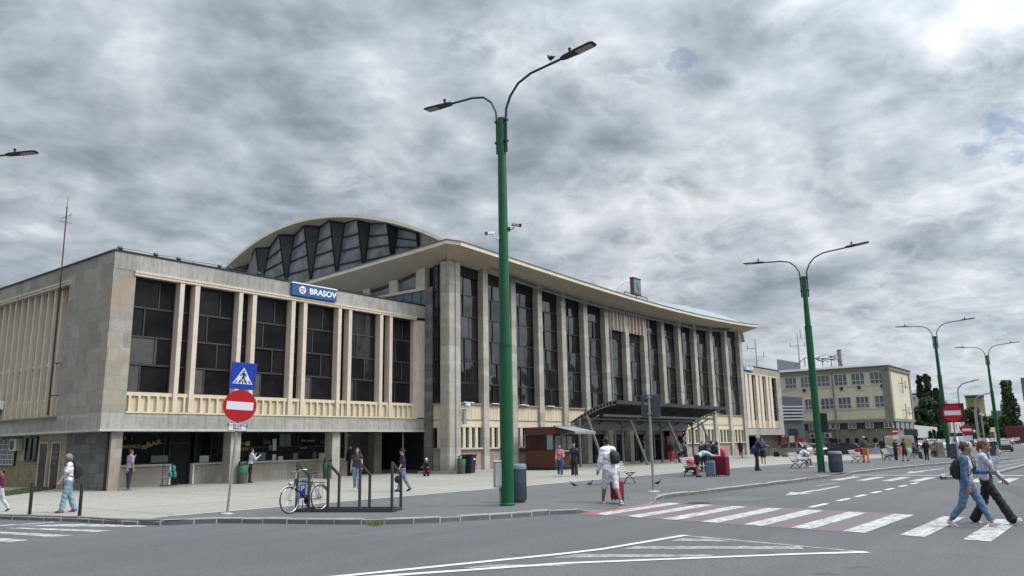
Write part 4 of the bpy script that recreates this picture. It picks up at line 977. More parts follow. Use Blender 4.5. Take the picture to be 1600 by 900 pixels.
# air conditioners and lamp box on the left side
def ac_unit(p, rot, label, s=1.0, group=None, face=None):
    t = T_('air_conditioner', label, 'air conditioner', p, rot, group)
    b = MB(); b.box(-0.42*s, 0.42*s, 0, 0.3*s, 0, 0.6*s); b.build('casing', paint('ac_casing', (0.44, 0.44, 0.41), 0.6, var=0.1, dirt=0.4), t, bevel=0.015)
    b = MB(); b.lathe((-0.1*s, -0.012, 0.3*s), [(0.0, 0.01), (0.24*s, 0.01), (0.24*s, 0.0)], 18, 'Y'); b.build('fan_grille', GRFR, t)
    return t
ac_unit((15.78, 43.9, 1.86), R_(-90), 'white air conditioner above the barred window on the louvred side')
t = T_('junction_box', 'small pale box fixed to the louvred panels of the side wall', 'box', (15.5, 45.4, 3.95))
b = MB(); b.box(-0.1, 0.1, -0.35, 0.35, 0, 0.42); b.build('casing', WHITE, t, bevel=0.01)
b = MB(); b.box(-0.06, 0.06, -0.1, 0.1, -0.22, 0); b.build('bracket', BLACKM, t)
# hall corner camera box
p = onY(721, 630, 31.5)
t = T_('wall_camera', 'grey box and camera on the hall corner column', 'camera', (35.75, 31.55, 3.55))
b = MB(); b.box(-0.12, 0.12, -0.02, 0.12, -0.55, 0.35); b.build('cabinet', GALV, t, bevel=0.01)
b = MB(); b.bar((0, 0, 0.4), (0.25, -0.35, 0.5), 0.05); b.obox((0.05, -0.2, 0.62), (0.22, 0.05, 0), (0, 0.07, 0), (0, 0, 0.06)); b.build('camera_body', WHITE, t)

# ---------------------------------------------------------------- street lamps
def make_lamp(pos, top, ring, label, r0=0.175, flip=1.0, group='green double arm street lamps'):
    t = T_('street_lamp', label, 'street lamp', pos, 0, group)
    b = MB(); b.lathe((0, 0, 0), [(r0, 0.0), (r0, ring), (r0+0.012, ring), (r0+0.012, ring+0.05), (r0*0.84, ring+0.05), (r0*0.72, top-1.5), (r0*0.70, top-1.5), (r0*0.70, top)], 20); b.build('pole', GREEN, t)
    b = MB(); b.lathe((0, 0, 0), [(r0+0.03, 0.0), (r0+0.03, 0.05), (r0+0.005, 0.07)], 20); b.build('base_collar', GREEN, t)
    for s in (-1, 1):
        oy = s*(r0*0.70+0.05)
        b = MB()
        if s < 0: pts = [(0, oy, top-1.1), (0, oy, top-0.1), (0, oy*1.05, top+0.25), (0, oy-0.18, top+0.62), (0, oy-0.48, top+0.93), (0, oy-0.95, top+1.10), (0, oy-2.1, top+1.19)]
        else: pts = [(0, oy, top-1.1), (0, oy, top-0.15), (0, oy*1.1, top+0.25), (0, oy+0.20, top+0.62), (0, oy+0.5, top+0.88), (0, oy+0.95, top+1.0), (0, oy+1.9, top+1.08)]
        b.tube(pts, 0.036, 8); b.build('arm', DKGREEN, t)
        e = Vector(pts[-1]); d = Vector((0, s, 0.09)).normalized(); n = Vector((0, -0.09*s, 1)).normalized()
        b = MB()
        sec = [(0.0, 0.07, 0.055), (0.12, 0.10, 0.075), (0.42, 0.12, 0.07), (0.5, 0.15, 0.05), (1.05, 0.16, 0.035), (1.13, 0.12, 0.02)]
        V = []
        for l, w_, h_ in sec:
            c = e+d*(l-0.05); 
            for a, z in ((-1, -0.4), (1, -0.4), (1, 0.5), (0.5, 1), (-0.5, 1), (-1, 0.5)): V.append(c+Vector((a*w_, 0, 0))+n*h_*z)
        F = [(6*i+k, 6*i+(k+1) % 6, 6*i+6+(k+1) % 6, 6*i+6+k) for i in range(5) for k in range(6)]+[(0, 1, 2, 3, 4, 5), (30, 31, 32, 33, 34, 35)]
        b.add(V, F); hd = b.build('lamp_head', BLACKM, t)
        b = MB(); c = e+d*0.75; b.obox(c-n*0.03, (0.12, 0, 0), d*0.26, n*0.012); b.build('lens', paint('lamp_lens', (0.25, 0.26, 0.24), 0.2), hd)
        b = MB(); c = e+d*0.25; b.lathe(c+n*0.05, [(0.035, 0), (0.035, 0.12), (0.05, 0.12), (0.05, 0.16)], 8); b.build('sensor', BLACKM, hd)
        for z in (top-0.08, top-0.75):
            b = MB(); b.bar((0, -r0*1.15, z) if s < 0 else (0, 0.0, z), (0, 0.0, z) if s < 0 else (0, r0*1.15, z), 0.05, 0.05); b.box(-0.06, 0.06, oy-0.05, oy+0.05, z-0.03, z+0.03); b.build('clamp', DKGREEN, t)
    return t
L1 = gp(793, 790); make_lamp(L1, 11.25, 4.36, 'green double arm street lamp beside the grey cabinet, nearest and tallest', 0.18)
b = MB(); b.box(0, 0, 0, 0, 0, 0)
L2 = gp(1284, 738); make_lamp(L2, hz_at(1258, 432, L2)-L2.z, 7.3, 'green double arm street lamp by the slate bin at the second crossing')
L3 = gp(1484, 715); make_lamp(L3, hz_at(1463, 525, L3)-L3.z, 7.1, 'green double arm street lamp beside the large no entry sign', 0.18)
L4 = gp(1563, 708); make_lamp(L4, hz_at(1547, 555, L4)-L4.z, 6.9, 'green double arm street lamp at the far tip of the pavement', 0.18)
p0 = onX(57, 237, 10.4)
make_lamp((8.62, 32.95, 0.12), 11.2, 4.4, 'street lamp whose head alone reaches in over the louvred wing').rotation_euler = (0, 0, R_(37.6))
# cameras on the nearest lamp
for i, (dx, dy, z, rz, lb) in enumerate(((-0.22, 0.16, hz_at(775, 372, L1), R_(150), 'white security camera pointing away on the nearest lamp pole'), (0.20, -0.16, hz_at(790, 358, L1), R_(-60), 'grey security camera pointing down the street on the nearest lamp pole'))):
    t = T_('security_camera', lb, 'camera', (L1.x+dx*0.5, L1.y+dy*0.5, z+(0.0)), rz); t.scale = (0.62, 0.62, 0.62)
    b = MB(); b.obox((0.06, 0, 0), (0.07, 0, 0), (0, 0.06, 0), (0, 0, 0.10)); b.tube([(0.10, 0, -0.02), (0.26, 0, 0.0), (0.30, 0, 0.10)], 0.025, 6); b.build('bracket', WHITE if i == 0 else GRFR, t)
    b = MB(); b.obox((0.40, 0, 0.19), (0.19, 0, -0.03), (0, 0.065, 0), (0.01, 0, 0.06)); b.build('housing', WHITE if i == 0 else GALV, t, bevel=0.01)
    b = MB(); b.obox((0.62, 0, 0.155), (0.045, 0, -0.007), (0, 0.07, 0), (0.01, 0, 0.068)); b.build('lens_hood', BLACKM, t)
# cabinet and bin
c = gp(784, 790)
t = T_('electric_cabinet', 'scratched pale grey cabinet on a post in front of the green pole', 'cabinet', (c.x, c.y, 0.12), math.atan2(-c.x, c.y)+R_(12))
CABM = paint('cabinet_paint', (0.40, 0.41, 0.41), 0.55, var=0.12, scale=4, dirt=0.75)
b = MB(); b.box(-0.20, 0.20, -0.13, 0.13, 0.48, 1.17); b.build('box', CABM, t, bevel=0.012)
b = MB(); b.box(-0.22, 0.22, -0.15, 0.15, 1.17, 1.20); b.build('lid', WHITE, t, bevel=0.008)
b = MB(); b.box(-0.06, 0.06, -0.05, 0.05, 0.0, 0.48); b.build('post', CABM, t)
b = MB(); b.box(-0.185, 0.185, -0.142, -0.130, 0.52, 1.12); dr = b.build('door', CABM, t, bevel=0.006)
b = MB(); b.box(0.13, 0.155, -0.155, -0.142, 0.78, 0.86); b.build('lock', BLACKM, dr)
def litter_bin(pos, label, h=1.02, r=0.27, group='slate blue litter bins along the kerb'):
    t = T_('litter_bin', label, 'bin', pos, random.uniform(0, 1), group)
    b = MB(); b.lathe((0, 0, 0), [(r*0.86, 0.0), (r*0.90, 0.05), (r*0.97, 0.07), (r*1.0, h*0.5), (r*1.02, h*0.52), (r*1.0, h*0.54), (r*1.0, h*0.86)], 28); b.build('body', BINBLUE, t)
    b = MB(); b.lathe((0, 0, 0), [(r*1.05, h*0.86), (r*1.06, h*0.93), (r*0.98, h*0.985), (r*0.80, h), (r*0.62, h), (r*0.60, h*0.95)], 28); b.build('rim', paint('bin_rim', (0.16, 0.19, 0.21), 0.5, var=0.15), t)
    b = MB()
    for k in range(28):
        a = 2*PI*k/28; b.bar((r*math.cos(a), r*math.sin(a), 0.08), (r*1.012*math.cos(a), r*1.012*math.sin(a), h*0.85), 0.012)
    b.build('fluting', BINBLUE, t)
    return t
litter_bin(gp(809, 785), 'slate blue litter bin standing right behind the nearest green pole', 1.08, 0.255)
litter_bin(gp(1307, 738), 'slate blue litter bin beside the second green pole', 1.02, 0.32)
# square planters near the far lamps
for px, py, w_, h_, lb in ((1492.5, 717, 0.62, 1.15, 'dark grey square bin beside the third green pole'), (1555, 712, 0.8, 1.25, 'dark square bin beside the far green pole')):
    g = gp(px, py); t = T_('square_bin', lb, 'bin', g)
    b = MB(); b.prism([(-w_*.45, -w_*.45), (w_*.45, -w_*.45), (w_*.45, w_*.45), (-w_*.45, w_*.45)], 0, h_, 'Z'); b.build('body', BINBLUE, t, bevel=0.03)
    b = MB(); b.box(-w_*.5, w_*.5, -w_*.5, w_*.5, h_, h_+0.05); b.build('lid', GRFR, t, bevel=0.02)
# ---------------------------------------------------------------- signs
def tri_sign(parent, w, z, y, rotz=0):
    b = MB(); b.box(-w/2, w/2, y-0.012, y+0.012, z, z+w*1.08); pn = b.build('crossing_plate', BLUE, parent, bevel=0.004)
    h = w*1.08; b = MB(); b.add([(-w*.39, y-0.016, z+h*.20), (w*.39, y-0.016, z+h*.20), (0, y-0.016, z+h*.82)], [(0, 1, 2)]); b.build('white_triangle', SWHITE, pn)
    b = MB(); Y = y-0.020
    def q(pts): b.add([(p[0]*w, Y, z+p[1]*h) for p in pts], [tuple(range(len(pts)))])
    for k in (-2, -1, 0, 1, 2): s = k*0.135; q([(s*1.08-0.03, 0.225), (s*1.08+0.03, 0.225), (s*0.88+0.022, 0.33), (s*0.88-0.022, 0.33)])
    b2_ = [(-0.02, 0.60), (0.03, 0.66), (0.05, 0.60), (0.06, 0.50), (0.10, 0.36), (0.12, 0.27), (0.08, 0.27), (0.03, 0.41), (-0.04, 0.35), (-0.12, 0.27), (-0.15, 0.29), (-0.07, 0.40), (-0.02, 0.50)]
    Y = y-0.023; q([(-0.03, 0.62), (0.05, 0.62), (0.05, 0.44), (-0.03, 0.44)]); q([(-0.03, 0.46), (0.03, 0.46), (-0.09, 0.27), (-0.14, 0.28)]); q([(0.0, 0.46), (0.05, 0.46), (0.13, 0.27), (0.08, 0.27)])
    q([(-0.03, 0.62), (-0.02, 0.57), (-0.13, 0.49), (-0.14, 0.53)]); q([(0.04, 0.62), (0.04, 0.57), (0.11, 0.47), (0.13, 0.51)]); q([(-0.02, 0.64), (0.03, 0.64), (0.045, 0.69), (0.0, 0.72), (-0.035, 0.69)])
    b.build('walking_figure', BLACKM, pn)
def disc_sign(parent, r, z, y, bar_mat=None, back=True):
    b = MB(); b.lathe((0, y, z), [(0.0, -0.014), (r, -0.014), (r, 0.014), (0.0, 0.014)], 40, 'Y'); ds = b.build('no_entry_disc', RED, parent)
    b = MB(); b.box(-r*.80, r*.80, y-0.019, y-0.014, z-r*.25, z+r*.25); b.build('white_bar', SWHITE, ds)
    return ds
g = gp(355, 803); fac = math.atan2(-g.x, g.y)
t = T_('road_sign', 'leaning grey post with blue pedestrian crossing plate over a red no entry disc', 'road sign', g, math.atan2(-g.x, g.y)+R_(10))
LE = hz_at(378, 567, g)-0.12
t.rotation_euler = (0, R_(3.6), math.atan2(-g.x, g.y)+R_(8))
b = MB(); b.tube([(0, 0.03, 0), (0, 0.03, LE-0.1)], 0.032, 12); b.build('post', GALV, t)
b = MB(); b.lathe((0, 0.03, 0), [(0.16, 0.0), (0.15, 0.02), (0.05, 0.03)], 14); b.build('foot_plate', paint('pale_border', (0.4, 0.39, 0.36)), t)
tri_sign(t, 0.66, LE-0.70, -0.01); disc_sign(t, 0.425, LE-1.14, -0.03)
b = MB(); b.box(-0.235, 0.235, -0.03, -0.01, LE-1.80, LE-1.585); pl = b.build('text_plate', BLACKM, t, bevel=0.004)
b = MB(); b.box(-0.222, 0.222, -0.034, -0.030, LE-1.788, LE-1.597); b.build('text_field', SWHITE, pl)
text_part('CU EXCEPTIA\nM.A.I.', 0.088, 'lettering', BLACKM, pl, (0, -0.037, LE-1.692), RF, 0.001, 0.0015)
# back of a sign before the canopy
g = gp(1022, 768)
t = T_('sign_post', 'tall grey post carrying a dark sign seen from behind, in front of the entrance canopy', 'road sign', g, math.atan2(-g.x, g.y)+PI+R_(12)); t.rotation_euler = (0, 0, math.atan2(-g.x, g.y)+R_(-14)); Hh = hz_at(1014, 616, g)-0.12
b = MB(); b.tube([(0, -0.05, 0), (0, -0.05, Hh)], 0.045, 12); b.build('post', GALV, t)
b = MB(); b.lathe((0, -0.05, 0), [(0.2, 0.0), (0.19, 0.02), (0.06, 0.03)], 14); b.build('foot_plate', paint('pale_border', (0.4, 0.39, 0.36)), t)
b = MB(); b.box(-0.30, 0.36, 0.0, 0.03, Hh-0.78, Hh-0.02); b.build('plate_back', paint('sign_back', (0.055, 0.062, 0.067), 0.5, var=0.15), t, bevel=0.01)
b = MB(); b.box(-0.19, -0.05, -0.012, -0.001, Hh-0.36, Hh-0.28); b.build('sticker', GALV, t)
for z in (Hh-0.12, Hh-0.66):
    b = MB(); b.bar((-0.09, -0.05, z), (0.09, -0.05, z), 0.13, 0.035); b.build('clamp', GALV, t)
# sign seen from behind on the second lamp's side
g = L2; t = T_('sign_box', 'black sign seen edge on, fixed to the second green pole', 'road sign', (L2.x+0.25, L2.y-0.1, hz_at(1290, 675, L2)))
t.rotation_euler = (0, 0, math.atan2(-g.x, g.y))
b = MB(); b.box(-0.05, 0.33, 0, 0.06, 0, 0.95); b.build('plate', BLACKM, t, bevel=0.02)
b = MB(); b.bar((-0.2, 0.03, 0.3), (0, 0.03, 0.3), 0.05); b.bar((-0.2, 0.03, 0.75), (0, 0.03, 0.75), 0.05); b.build('bracket', GALV, t)
# large no entry sign and the smaller ones behind
def noentry(px, py, topy, r, label, square=False, plate=None, dark=False):
    g = gp(px, py); t = T_('no_entry_sign', label, 'road sign', g, math.atan2(-g.x, g.y)); h = hz_at(px, topy, g)-g.z
    b = MB(); b.tube([(0, 0.05, 0), (0, 0.05, h)], 0.045, 8); b.build('post', GALV, t)
    if square:
        b = MB(); b.box(-r*1.18, r*1.18, -0.02, 0.02, h-r*2.1, h); b.build('backing_plate', paint('sign_maroon_black', (0.05, 0.012, 0.016), 0.5), t)
    disc_sign(t, r, h-r*1.05, -0.035)
    if plate:
        b = MB(); b.box(-r*.8, r*.8, -0.02, 0.02, h-r*2.1-plate-0.03, h-r*2.1-0.03); b.build('white_plate', SWHITE, t)
noentry(1498, 722, 630, 0.60, 'large no entry sign on a dark square plate beside the third green pole', True)
noentry(1516, 712, 663, 0.50, 'smaller no entry sign with a white plate, before the parked van', False, 0.45)
noentry(1403, 712, 668.5, 0.34, 'narrow no entry sign in front of the cream booth', False, 0.4)
# ---------------------------------------------------------------- bollards
BOLM = paint('bollard_black', (0.012, 0.012, 0.014), 0.4)
for px, py, lb in ((46, 804, 'black pole bollard on the kerb, nearer the picture edge'), (124, 806, 'black pole bollard on the kerb beside the woman in jeans')):
    g = gp(px, py); t = T_('bollard', ('black pole bollard on the kerb, farther from the road sign' if px < 100 else lb), 'bollard', g, 0, 'black bollards on the kerb')
    b = MB(); b.lathe((0, 0, 0), [(0.042, 0), (0.042, 0.83), (0.032, 0.85), (0.0, 0.852)], 14); b.build('post', BOLM, t)
    b = MB(); b.lathe((0, 0, 0), [(0.07, 0.0), (0.07, 0.008), (0.045, 0.012)], 14); b.build('base_ring', BOLM, t)
# ---------------------------------------------------------------- bicycle rack and bicycle
RACKM = paint('rack_steel', (0.055, 0.053, 0.053), 0.5, 0.3, var=0.3, dirt=0.2)
U3 = Vector((14.20, 15.02, 0.12)); uu = Vector((-0.385, 0.785, 0)); cc = Vector((0.66, 0.36, 0))
t = T_('bicycle_rack', 'dark square tube bicycle rack with sloping tops', 'bicycle rack', U3)
for k in range(4):
    a = uu*k; h1 = 1.25; h2 = 0.90
    b = MB(); b.bar(a, a+Vector((0, 0, h1)), 0.058); b.bar(a+Vector((0, 0, h1-0.03)), a+cc+Vector((0, 0, h2)), 0.058); b.bar(a+cc, a+cc+Vector((0, 0, h2)), 0.058)
    b.build('stand_frame', RACKM, t, bevel=0.006)
b = MB(); b.bar(uu*-0.04, uu*3.04, 0.075, 0.075); b.bar(cc+uu*-0.04, cc+uu*3.04, 0.075, 0.06); b.bar((0, 0, 0), cc, 0.07, 0.06); b.bar(uu*3, uu*3+cc, 0.07, 0.06); 
for v in range(len(b.v)): b.v[v] = (b.v[v][0], b.v[v][1], b.v[v][2]+0.045)
b.build('ground_rail', RACKM, t)
pt = U3+uu*3.0+cc*0.62
g = gp(471, 798)
t = T_('parking_sign', 'small blue parking sign with white letter P behind the bicycle frame', 'sign', (U3.x+uu.x*3+cc.x*0.5, U3.y+uu.y*3+cc.y*0.5, 0.30), math.atan2(-12.9, 17.6))
b = MB(); b.box(-0.11, 0.11, -0.01, 0.01, 0.14, 0.66); b.build('plate', paint('grey_plate', (0.34, 0.36, 0.38), 0.5, var=0.2), t)
b = MB(); b.box(-0.075, 0.055, -0.018, -0.01, 0.17, 0.50); b.build('blue_panel', BLUE, t)
text_part('P', 0.17, 'lettering', SWHITE, t, (-0.01, -0.022, 0.40), RF, 0.001, 0.006)
text_part('RA', 0.10, 'lettering', GRFR, t, (0.02, -0.014, 0.59), RF, 0.001, 0.003)
b = MB(); b.bar((0, 0.03, -0.1), (0, 0.03, 0.10), 0.03); b.build('holder', GALV, t)
# bicycle
g = gp(452.6, 803); bd = Vector((0.995, 0.08, 0)).normalized()
BKB = paint('bike_navy', (0.010, 0.012, 0.035), 0.3, 0.2); SILV = paint('bike_silver', (0.42, 0.42, 0.42), 0.35, 0.7)
t = T_('bicycle', 'dark blue city bicycle with white mudguards leaning in the rack', 'bicycle', g, math.atan2(bd.y, bd.x))
t.rotation_euler = (R_(-4), 0, math.atan2(bd.y, bd.x)+R_(2))
WB, WR = 1.06, 0.335
def wheel(x, steer=0):
    b = MB(); n = 44
    pts = [(x+(WR-0.016)*math.cos(2*PI*k/n)*math.cos(steer), (WR-0.016)*math.cos(2*PI*k/n)*math.sin(steer), WR+(WR-0.016)*math.sin(2*PI*k/n)) for k in range(n+1)]
    b.tube(pts, 0.016, 8, False); w_ = b.build('wheel', RUBBER, t)
    b = MB(); pts = [(x+(WR-0.038)*math.cos(2*PI*k/n)*math.cos(steer), (WR-0.038)*math.cos(2*PI*k/n)*math.sin(steer), WR+(WR-0.038)*math.sin(2*PI*k/n)) for k in range(n+1)]
    b.tube(pts, 0.011, 6, False); b.build('rim', SILV, w_)
    b = MB()
    for k in range(26):
        a = 2*PI*k/26; s = 0.025*(1 if k % 2 else -1)
        b.tube([(x-s*math.sin(steer)*1.0, s*math.cos(steer), WR), (x+(WR-0.045)*math.cos(a)*math.cos(steer), (WR-0.045)*math.cos(a)*math.sin(steer), WR+(WR-0.045)*math.sin(a))], 0.0022, 4, False)
    b.build('spokes', SILV, w_)
    b = MB(); b.lathe((x, -0.045, WR), [(0.02, 0), (0.03, 0.01), (0.018, 0.02), (0.018, 0.07), (0.03, 0.08), (0.02, 0.09)], 12, 'Y'); b.build('hub', SILV, w_)
    b = MB(); a0, a1 = (0.15*PI, 0.85*PI) if x > 0.5 else (0.30*PI, 0.80*PI)
    pts = [(x+(WR+0.022)*math.cos(a0+(a1-a0)*k/14), 0, WR+(WR+0.022)*math.sin(a0+(a1-a0)*k/14)) for k in range(15)]
    for p_, q_ in zip(pts[:-1], pts[1:]): b.bar(p_, q_, 0.05, 0.008)
    b.build('mudguard', paint('mudguard_pale', (0.5, 0.5, 0.48), 0.4), t)
wheel(0.0, R_(0)); wheel(WB)
BBx = 0.62
b = MB(); head0 = Vector((0.16, 0, 0.66)); head1 = Vector((0.215, 0, 0.86)); seatT = Vector((0.80, 0, 0.78)); bb = Vector((BBx, 0, 0.29)); rear = Vector((WB, 0, WR))
b.tube([head0, head1], 0.02, 10); b.tube([head0+(0.01, 0, 0.02) if False else head0, bb], 0.018, 10); b.tube([head1-Vector((0.01, 0, 0.06)), seatT-Vector((0.01, 0, 0.04))], 0.016, 10); b.tube([bb, seatT], 0.017, 10)
for s in (-1, 1): b.tube([bb+Vector((0, 0.02*s, 0)), rear+Vector((0, 0.055*s, 0))], 0.010, 8); b.tube([seatT+Vector((0, 0.02*s, -0.05)), rear+Vector((0, 0.055*s, 0))], 0.009, 8)
b.build('frame', BKB, t)
b = MB()
for s in (-1, 1): b.tube([(0, 0.05*s, WR), (0.07, 0.045*s, 0.50), head0+Vector((-0.01, 0.04*s, 0.0))], 0.012, 8)
b.bar(head0+Vector((0, -0.05, 0)), head0+Vector((0, 0.05, 0)), 0.03); b.build('fork', SILV, t)
b = MB(); b.tube([head1, head1+Vector((0.05, 0, 0.17))], 0.014, 8); hb = head1+Vector((0.05, 0, 0.17))
b.tube([hb+Vector((0.16, -0.29, 0.02)), hb+Vector((0.02, -0.22, 0.05)), hb+Vector((-0.05, -0.10, 0.02)), hb, hb+Vector((-0.05, 0.10, 0.02)), hb+Vector((0.02, 0.22, 0.05)), hb+Vector((0.16, 0.29, 0.02))], 0.012, 8); b.build('handlebar', SILV, t)
for s in (-1, 1):
    b = MB(); b.tube([hb+Vector((0.10, 0.265*s, 0.035)), hb+Vector((0.20, 0.30*s, 0.015))], 0.018, 8); b.build('grip', BLACKM, t)
    b = MB(); b.tube([hb+Vector((0.0, 0.21*s, 0.04)), hb+Vector((0.02, 0.25*s, -0.03)), hb+Vector((0.11, 0.28*s, -0.02))], 0.006, 6); b.build('brake_lever', BLACKM, t)
b = MB(); b.tube([seatT, seatT+Vector((0.03, 0, 0.17))], 0.012, 8); b.build('seat_post', SILV, t)
sp = seatT+Vector((0.04, 0, 0.20)); b = MB()
V = []; secs = [(-0.16, 0.02, 0.02), (-0.08, 0.03, 0.03), (0.02, 0.07, 0.035), (0.10, 0.085, 0.04), (0.13, 0.06, 0.035)]
for x, wy, hz_ in secs:
    for k in range(10): a = 2*PI*k/10; V.append(sp+Vector((x, wy*math.cos(a), hz_*math.sin(a)*0.6+(0.02 if x > 0 else 0))))
b.add(V, [(10*i+k, 10*i+(k+1) % 10, 10*i+10+(k+1) % 10, 10*i+10+k) for i in range(4) for k in range(10)]+[tuple(range(10)), tuple(range(40, 50))], True); b.build('saddle', BLACKM, t)
b = MB(); b.lathe((BBx, 0.035, 0.29), [(0.095, 0), (0.10, 0.004), (0.095, 0.008), (0.07, 0.008), (0.07, 0)], 24, 'Y'); b.lathe((WB, 0.04, WR), [(0.04, 0), (0.045, 0.01), (0.02, 0.012)], 16, 'Y')
b.tube([(BBx, 0.04, 0.39), (WB, 0.045, WR+0.042)], 0.006, 5); b.tube([(BBx, 0.04, 0.19), (WB, 0.045, WR-0.042)], 0.006, 5); b.build('chainset', BLACKM, t)
for s in (-1, 1):
    b = MB(); c0 = Vector((BBx, 0.055*s, 0.29)); c1 = c0+Vector((0.10*s, 0.01*s, -0.13*s)); b.bar(c0, c1, 0.016, 0.025); b.obox(c1+Vector((0, 0.05*s, 0)), (0.04, 0, 0), (0, 0.045, 0), (0, 0, 0.012)); b.build('pedal', BLACKM, t)
b = MB(); b.bar((0.84, -0.06, 0.74), (1.22, -0.06, 0.72), 0.012); b.bar((0.84, 0.06, 0.74), (1.22, 0.06, 0.72), 0.012); b.bar((1.22, -0.06, 0.72), (1.22, 0.06, 0.72), 0.012)
for x in (0.92, 1.02, 1.12): b.bar((x, -0.06, 0.735), (x, 0.06, 0.735), 0.01)
b.tube([(1.15, -0.07, 0.72), (WB, -0.07, WR)], 0.006, 5); b.tube([(1.15, 0.07, 0.72), (WB, 0.07, WR)], 0.006, 5); b.build('luggage_rack', BLACKM, t)
b = MB(); b.lathe((0.02, 0, 0.74), [(0.0, -0.03), (0.045, -0.02), (0.05, 0.03), (0.0, 0.05)], 12, 'X'); b.build('headlamp', SILV, t)
# ---------------------------------------------------------------- news kiosk
t = T_('news_kiosk', 'red brown boarded kiosk with a grey striped awning', 'kiosk', (41.05, 28.75, 0.26)); ky = 2.25; kx = 2.3
KWIN = glass_mat('kiosk_window', (0.022, 0.012, 0.010), 0.12, 0.25, 0.02, 0.5)
b = MB(); b.box(0.05, kx-0.05, 0.05, ky-0.05, -0.14, 0.0); b.build('base', BLACKM, t)
b = MB(); b.box(0, kx, 0, ky, 0, 0.05); b.box(0, 0.06, 0, ky, 0.05, 1.10); b.box(0, kx, 0, 0.06, 0.05, 1.05); b.box(0, 0.06, ky-0.06, ky, 0, 2.5); b.box(kx-0.06, kx, 0, ky, 0, 2.5)
for k in range(8): b.box(-0.018, 0.0, 0.0, ky, 0.06+0.13*k, 0.17+0.13*k)
b.build('boarding', WOODR, t)
b = MB(); b.box(-0.05, kx, -0.03, ky, 2.06, 2.55)
for k in range(3): b.box(-0.075, -0.05, -0.03, ky, 2.09+0.15*k, 2.22+0.15*k)
b.build('fascia', WOODR, t)
for a, c in ((0.62, 1.4), (1.45, 2.2)):
    b = MB(); b.box(0.0, 0.03, a, c, 1.12, 2.05); b.build('shutter', KWIN, t)
b = MB(); b.box(-0.02, 0.02, 0.10, 0.55, 1.13, 2.05); b.build('magazine_window', paint('magazine_glass', (0.20, 0.24, 0.25), 0.3, var=0.35, scale=7), t)
b = MB()
for a in (0.04, 0.58, 1.42, 2.21): b.box(-0.03, 0.03, a-0.03, a+0.03, 1.10, 2.06)
b.box(-0.03, 0.03, 0, ky, 1.07, 1.13); b.build('window_frame', paint('dark_brown_frame', (0.025, 0.012, 0.010), 0.5), t)
b = MB(); b.box(0.1, kx-0.1, 0.9, 1.0, 1.05, 2.05); b.build('interior', VOID, t)
for k, (a, c) in enumerate(((0.2, 0.8), (0.9, 1.45), (1.55, 2.1))):
    b = MB(); b.box(a, c, 0.05, 0.10, 1.10, 1.98); b.build('magazine_rack', paint('magazines_%d' % 0, (0.16, 0.17, 0.17), 0.5, var=0.6, scale=9), t)
b = MB(); b.box(0.3, 2.1, -0.30, 0.05, 1.0, 1.06); b.build('counter', WHITE, t)
AWN = paint('awning_grey', (0.20, 0.21, 0.21), 0.8, var=0.1)
b = MB(); n = 14
b.add([(0.0+(kx+0.1)*i/n, y, z) for y, z in ((-0.02, 2.56), (-1.60, 2.22)) for i in range(n+1)]+[(0.0+(kx+0.1)*i/n, -1.60, 2.04+(0.05 if i % 2 else 0)) for i in range(n+1)], [(i, i+1, n+2+i, n+1+i) for i in range(n)]+[(n+1+i, n+2+i, 2*n+3+i, 2*n+2+i) for i in range(n)])
b.build('awning', AWN, t)
b = MB(); b.box(0, kx+0.1, -0.12, 0.02, 2.52, 2.62); b.bar((0.1, -0.03, 1.9), (0.1, -1.55, 2.20), 0.03); b.bar((kx, -0.03, 1.9), (kx, -1.55, 2.20), 0.03); b.build('awning_case', AWN, t)
# bins against the hall
g = gp(733, 736.5); g.y = 31.0; g = onY(733, 736, 30.9); g.z = 0.12
t = T_('wheeled_bin', 'tall dark wheeled bin standing against the hall plinth', 'bin', g, R_(15))
b = MB(); b.add([(sx*(0.26+0.06*z), sy*(0.27+0.07*z), 1.0*z+0.04) for z in (0, 1) for sx, sy in ((-1, -1), (1, -1), (1, 1), (-1, 1))], [(0, 3, 2, 1), (4, 5, 6, 7), (0, 1, 5, 4), (1, 2, 6, 5), (2, 3, 7, 6), (3, 0, 4, 7)]); NAVYP = paint('bin_plastic_navy', (0.012, 0.016, 0.028), 0.5, var=0.2); b.build('body', NAVYP, t, bevel=0.03)
b = MB(); b.box(-0.36, 0.36, -0.38, 0.40, 1.04, 1.10); b.build('lid', NAVYP, t, bevel=0.025)
for s in (-1, 1):
    b = MB(); b.lathe((s*0.24-0.03, 0.33, 0.10), [(0.10, 0), (0.10, 0.06)], 14, 'X'); b.build('wheel', RUBBER, t)
b = MB(); b.box(-0.06, 0.14, -0.345, -0.325, 0.78, 0.88); b.build('sticker', SWHITE, t)
def green_bin(g, label):
    t = T_('waste_bin', label, 'bin', g, 0, 'green topped waste bins by the walls')
    b = MB(); b.lathe((0, 0, 0), [(0.20, 0.0), (0.24, 0.48)], 18); b.build('grey_base', paint('bin_grey', (0.07, 0.075, 0.075), 0.6), t)
    b = MB(); b.lathe((0, 0, 0), [(0.25, 0.48), (0.26, 0.80), (0.24, 0.84)], 18); b.build('green_body', paint('bin_green', (0.03, 0.12, 0.06), 0.5), t)
    b = MB(); b.lathe((0, 0, 0), [(0.23, 0.84), (0.23, 0.88), (0.0, 0.88)], 18); b.lathe((0, 0, 0), [(0.23, 1.0), (0.22, 1.03), (0.0, 1.04)], 18); b.bar((-0.2, 0, 0.85), (-0.2, 0, 1.0), 0.05); b.bar((0.2, 0, 0.85), (0.2, 0, 1.0), 0.05); b.build('hood', BLACKM, t)
p = onY(721, 736, 30.9); p.z = 0.12; green_bin(p, 'green topped waste bin between the hall corner and the tall dark bin')
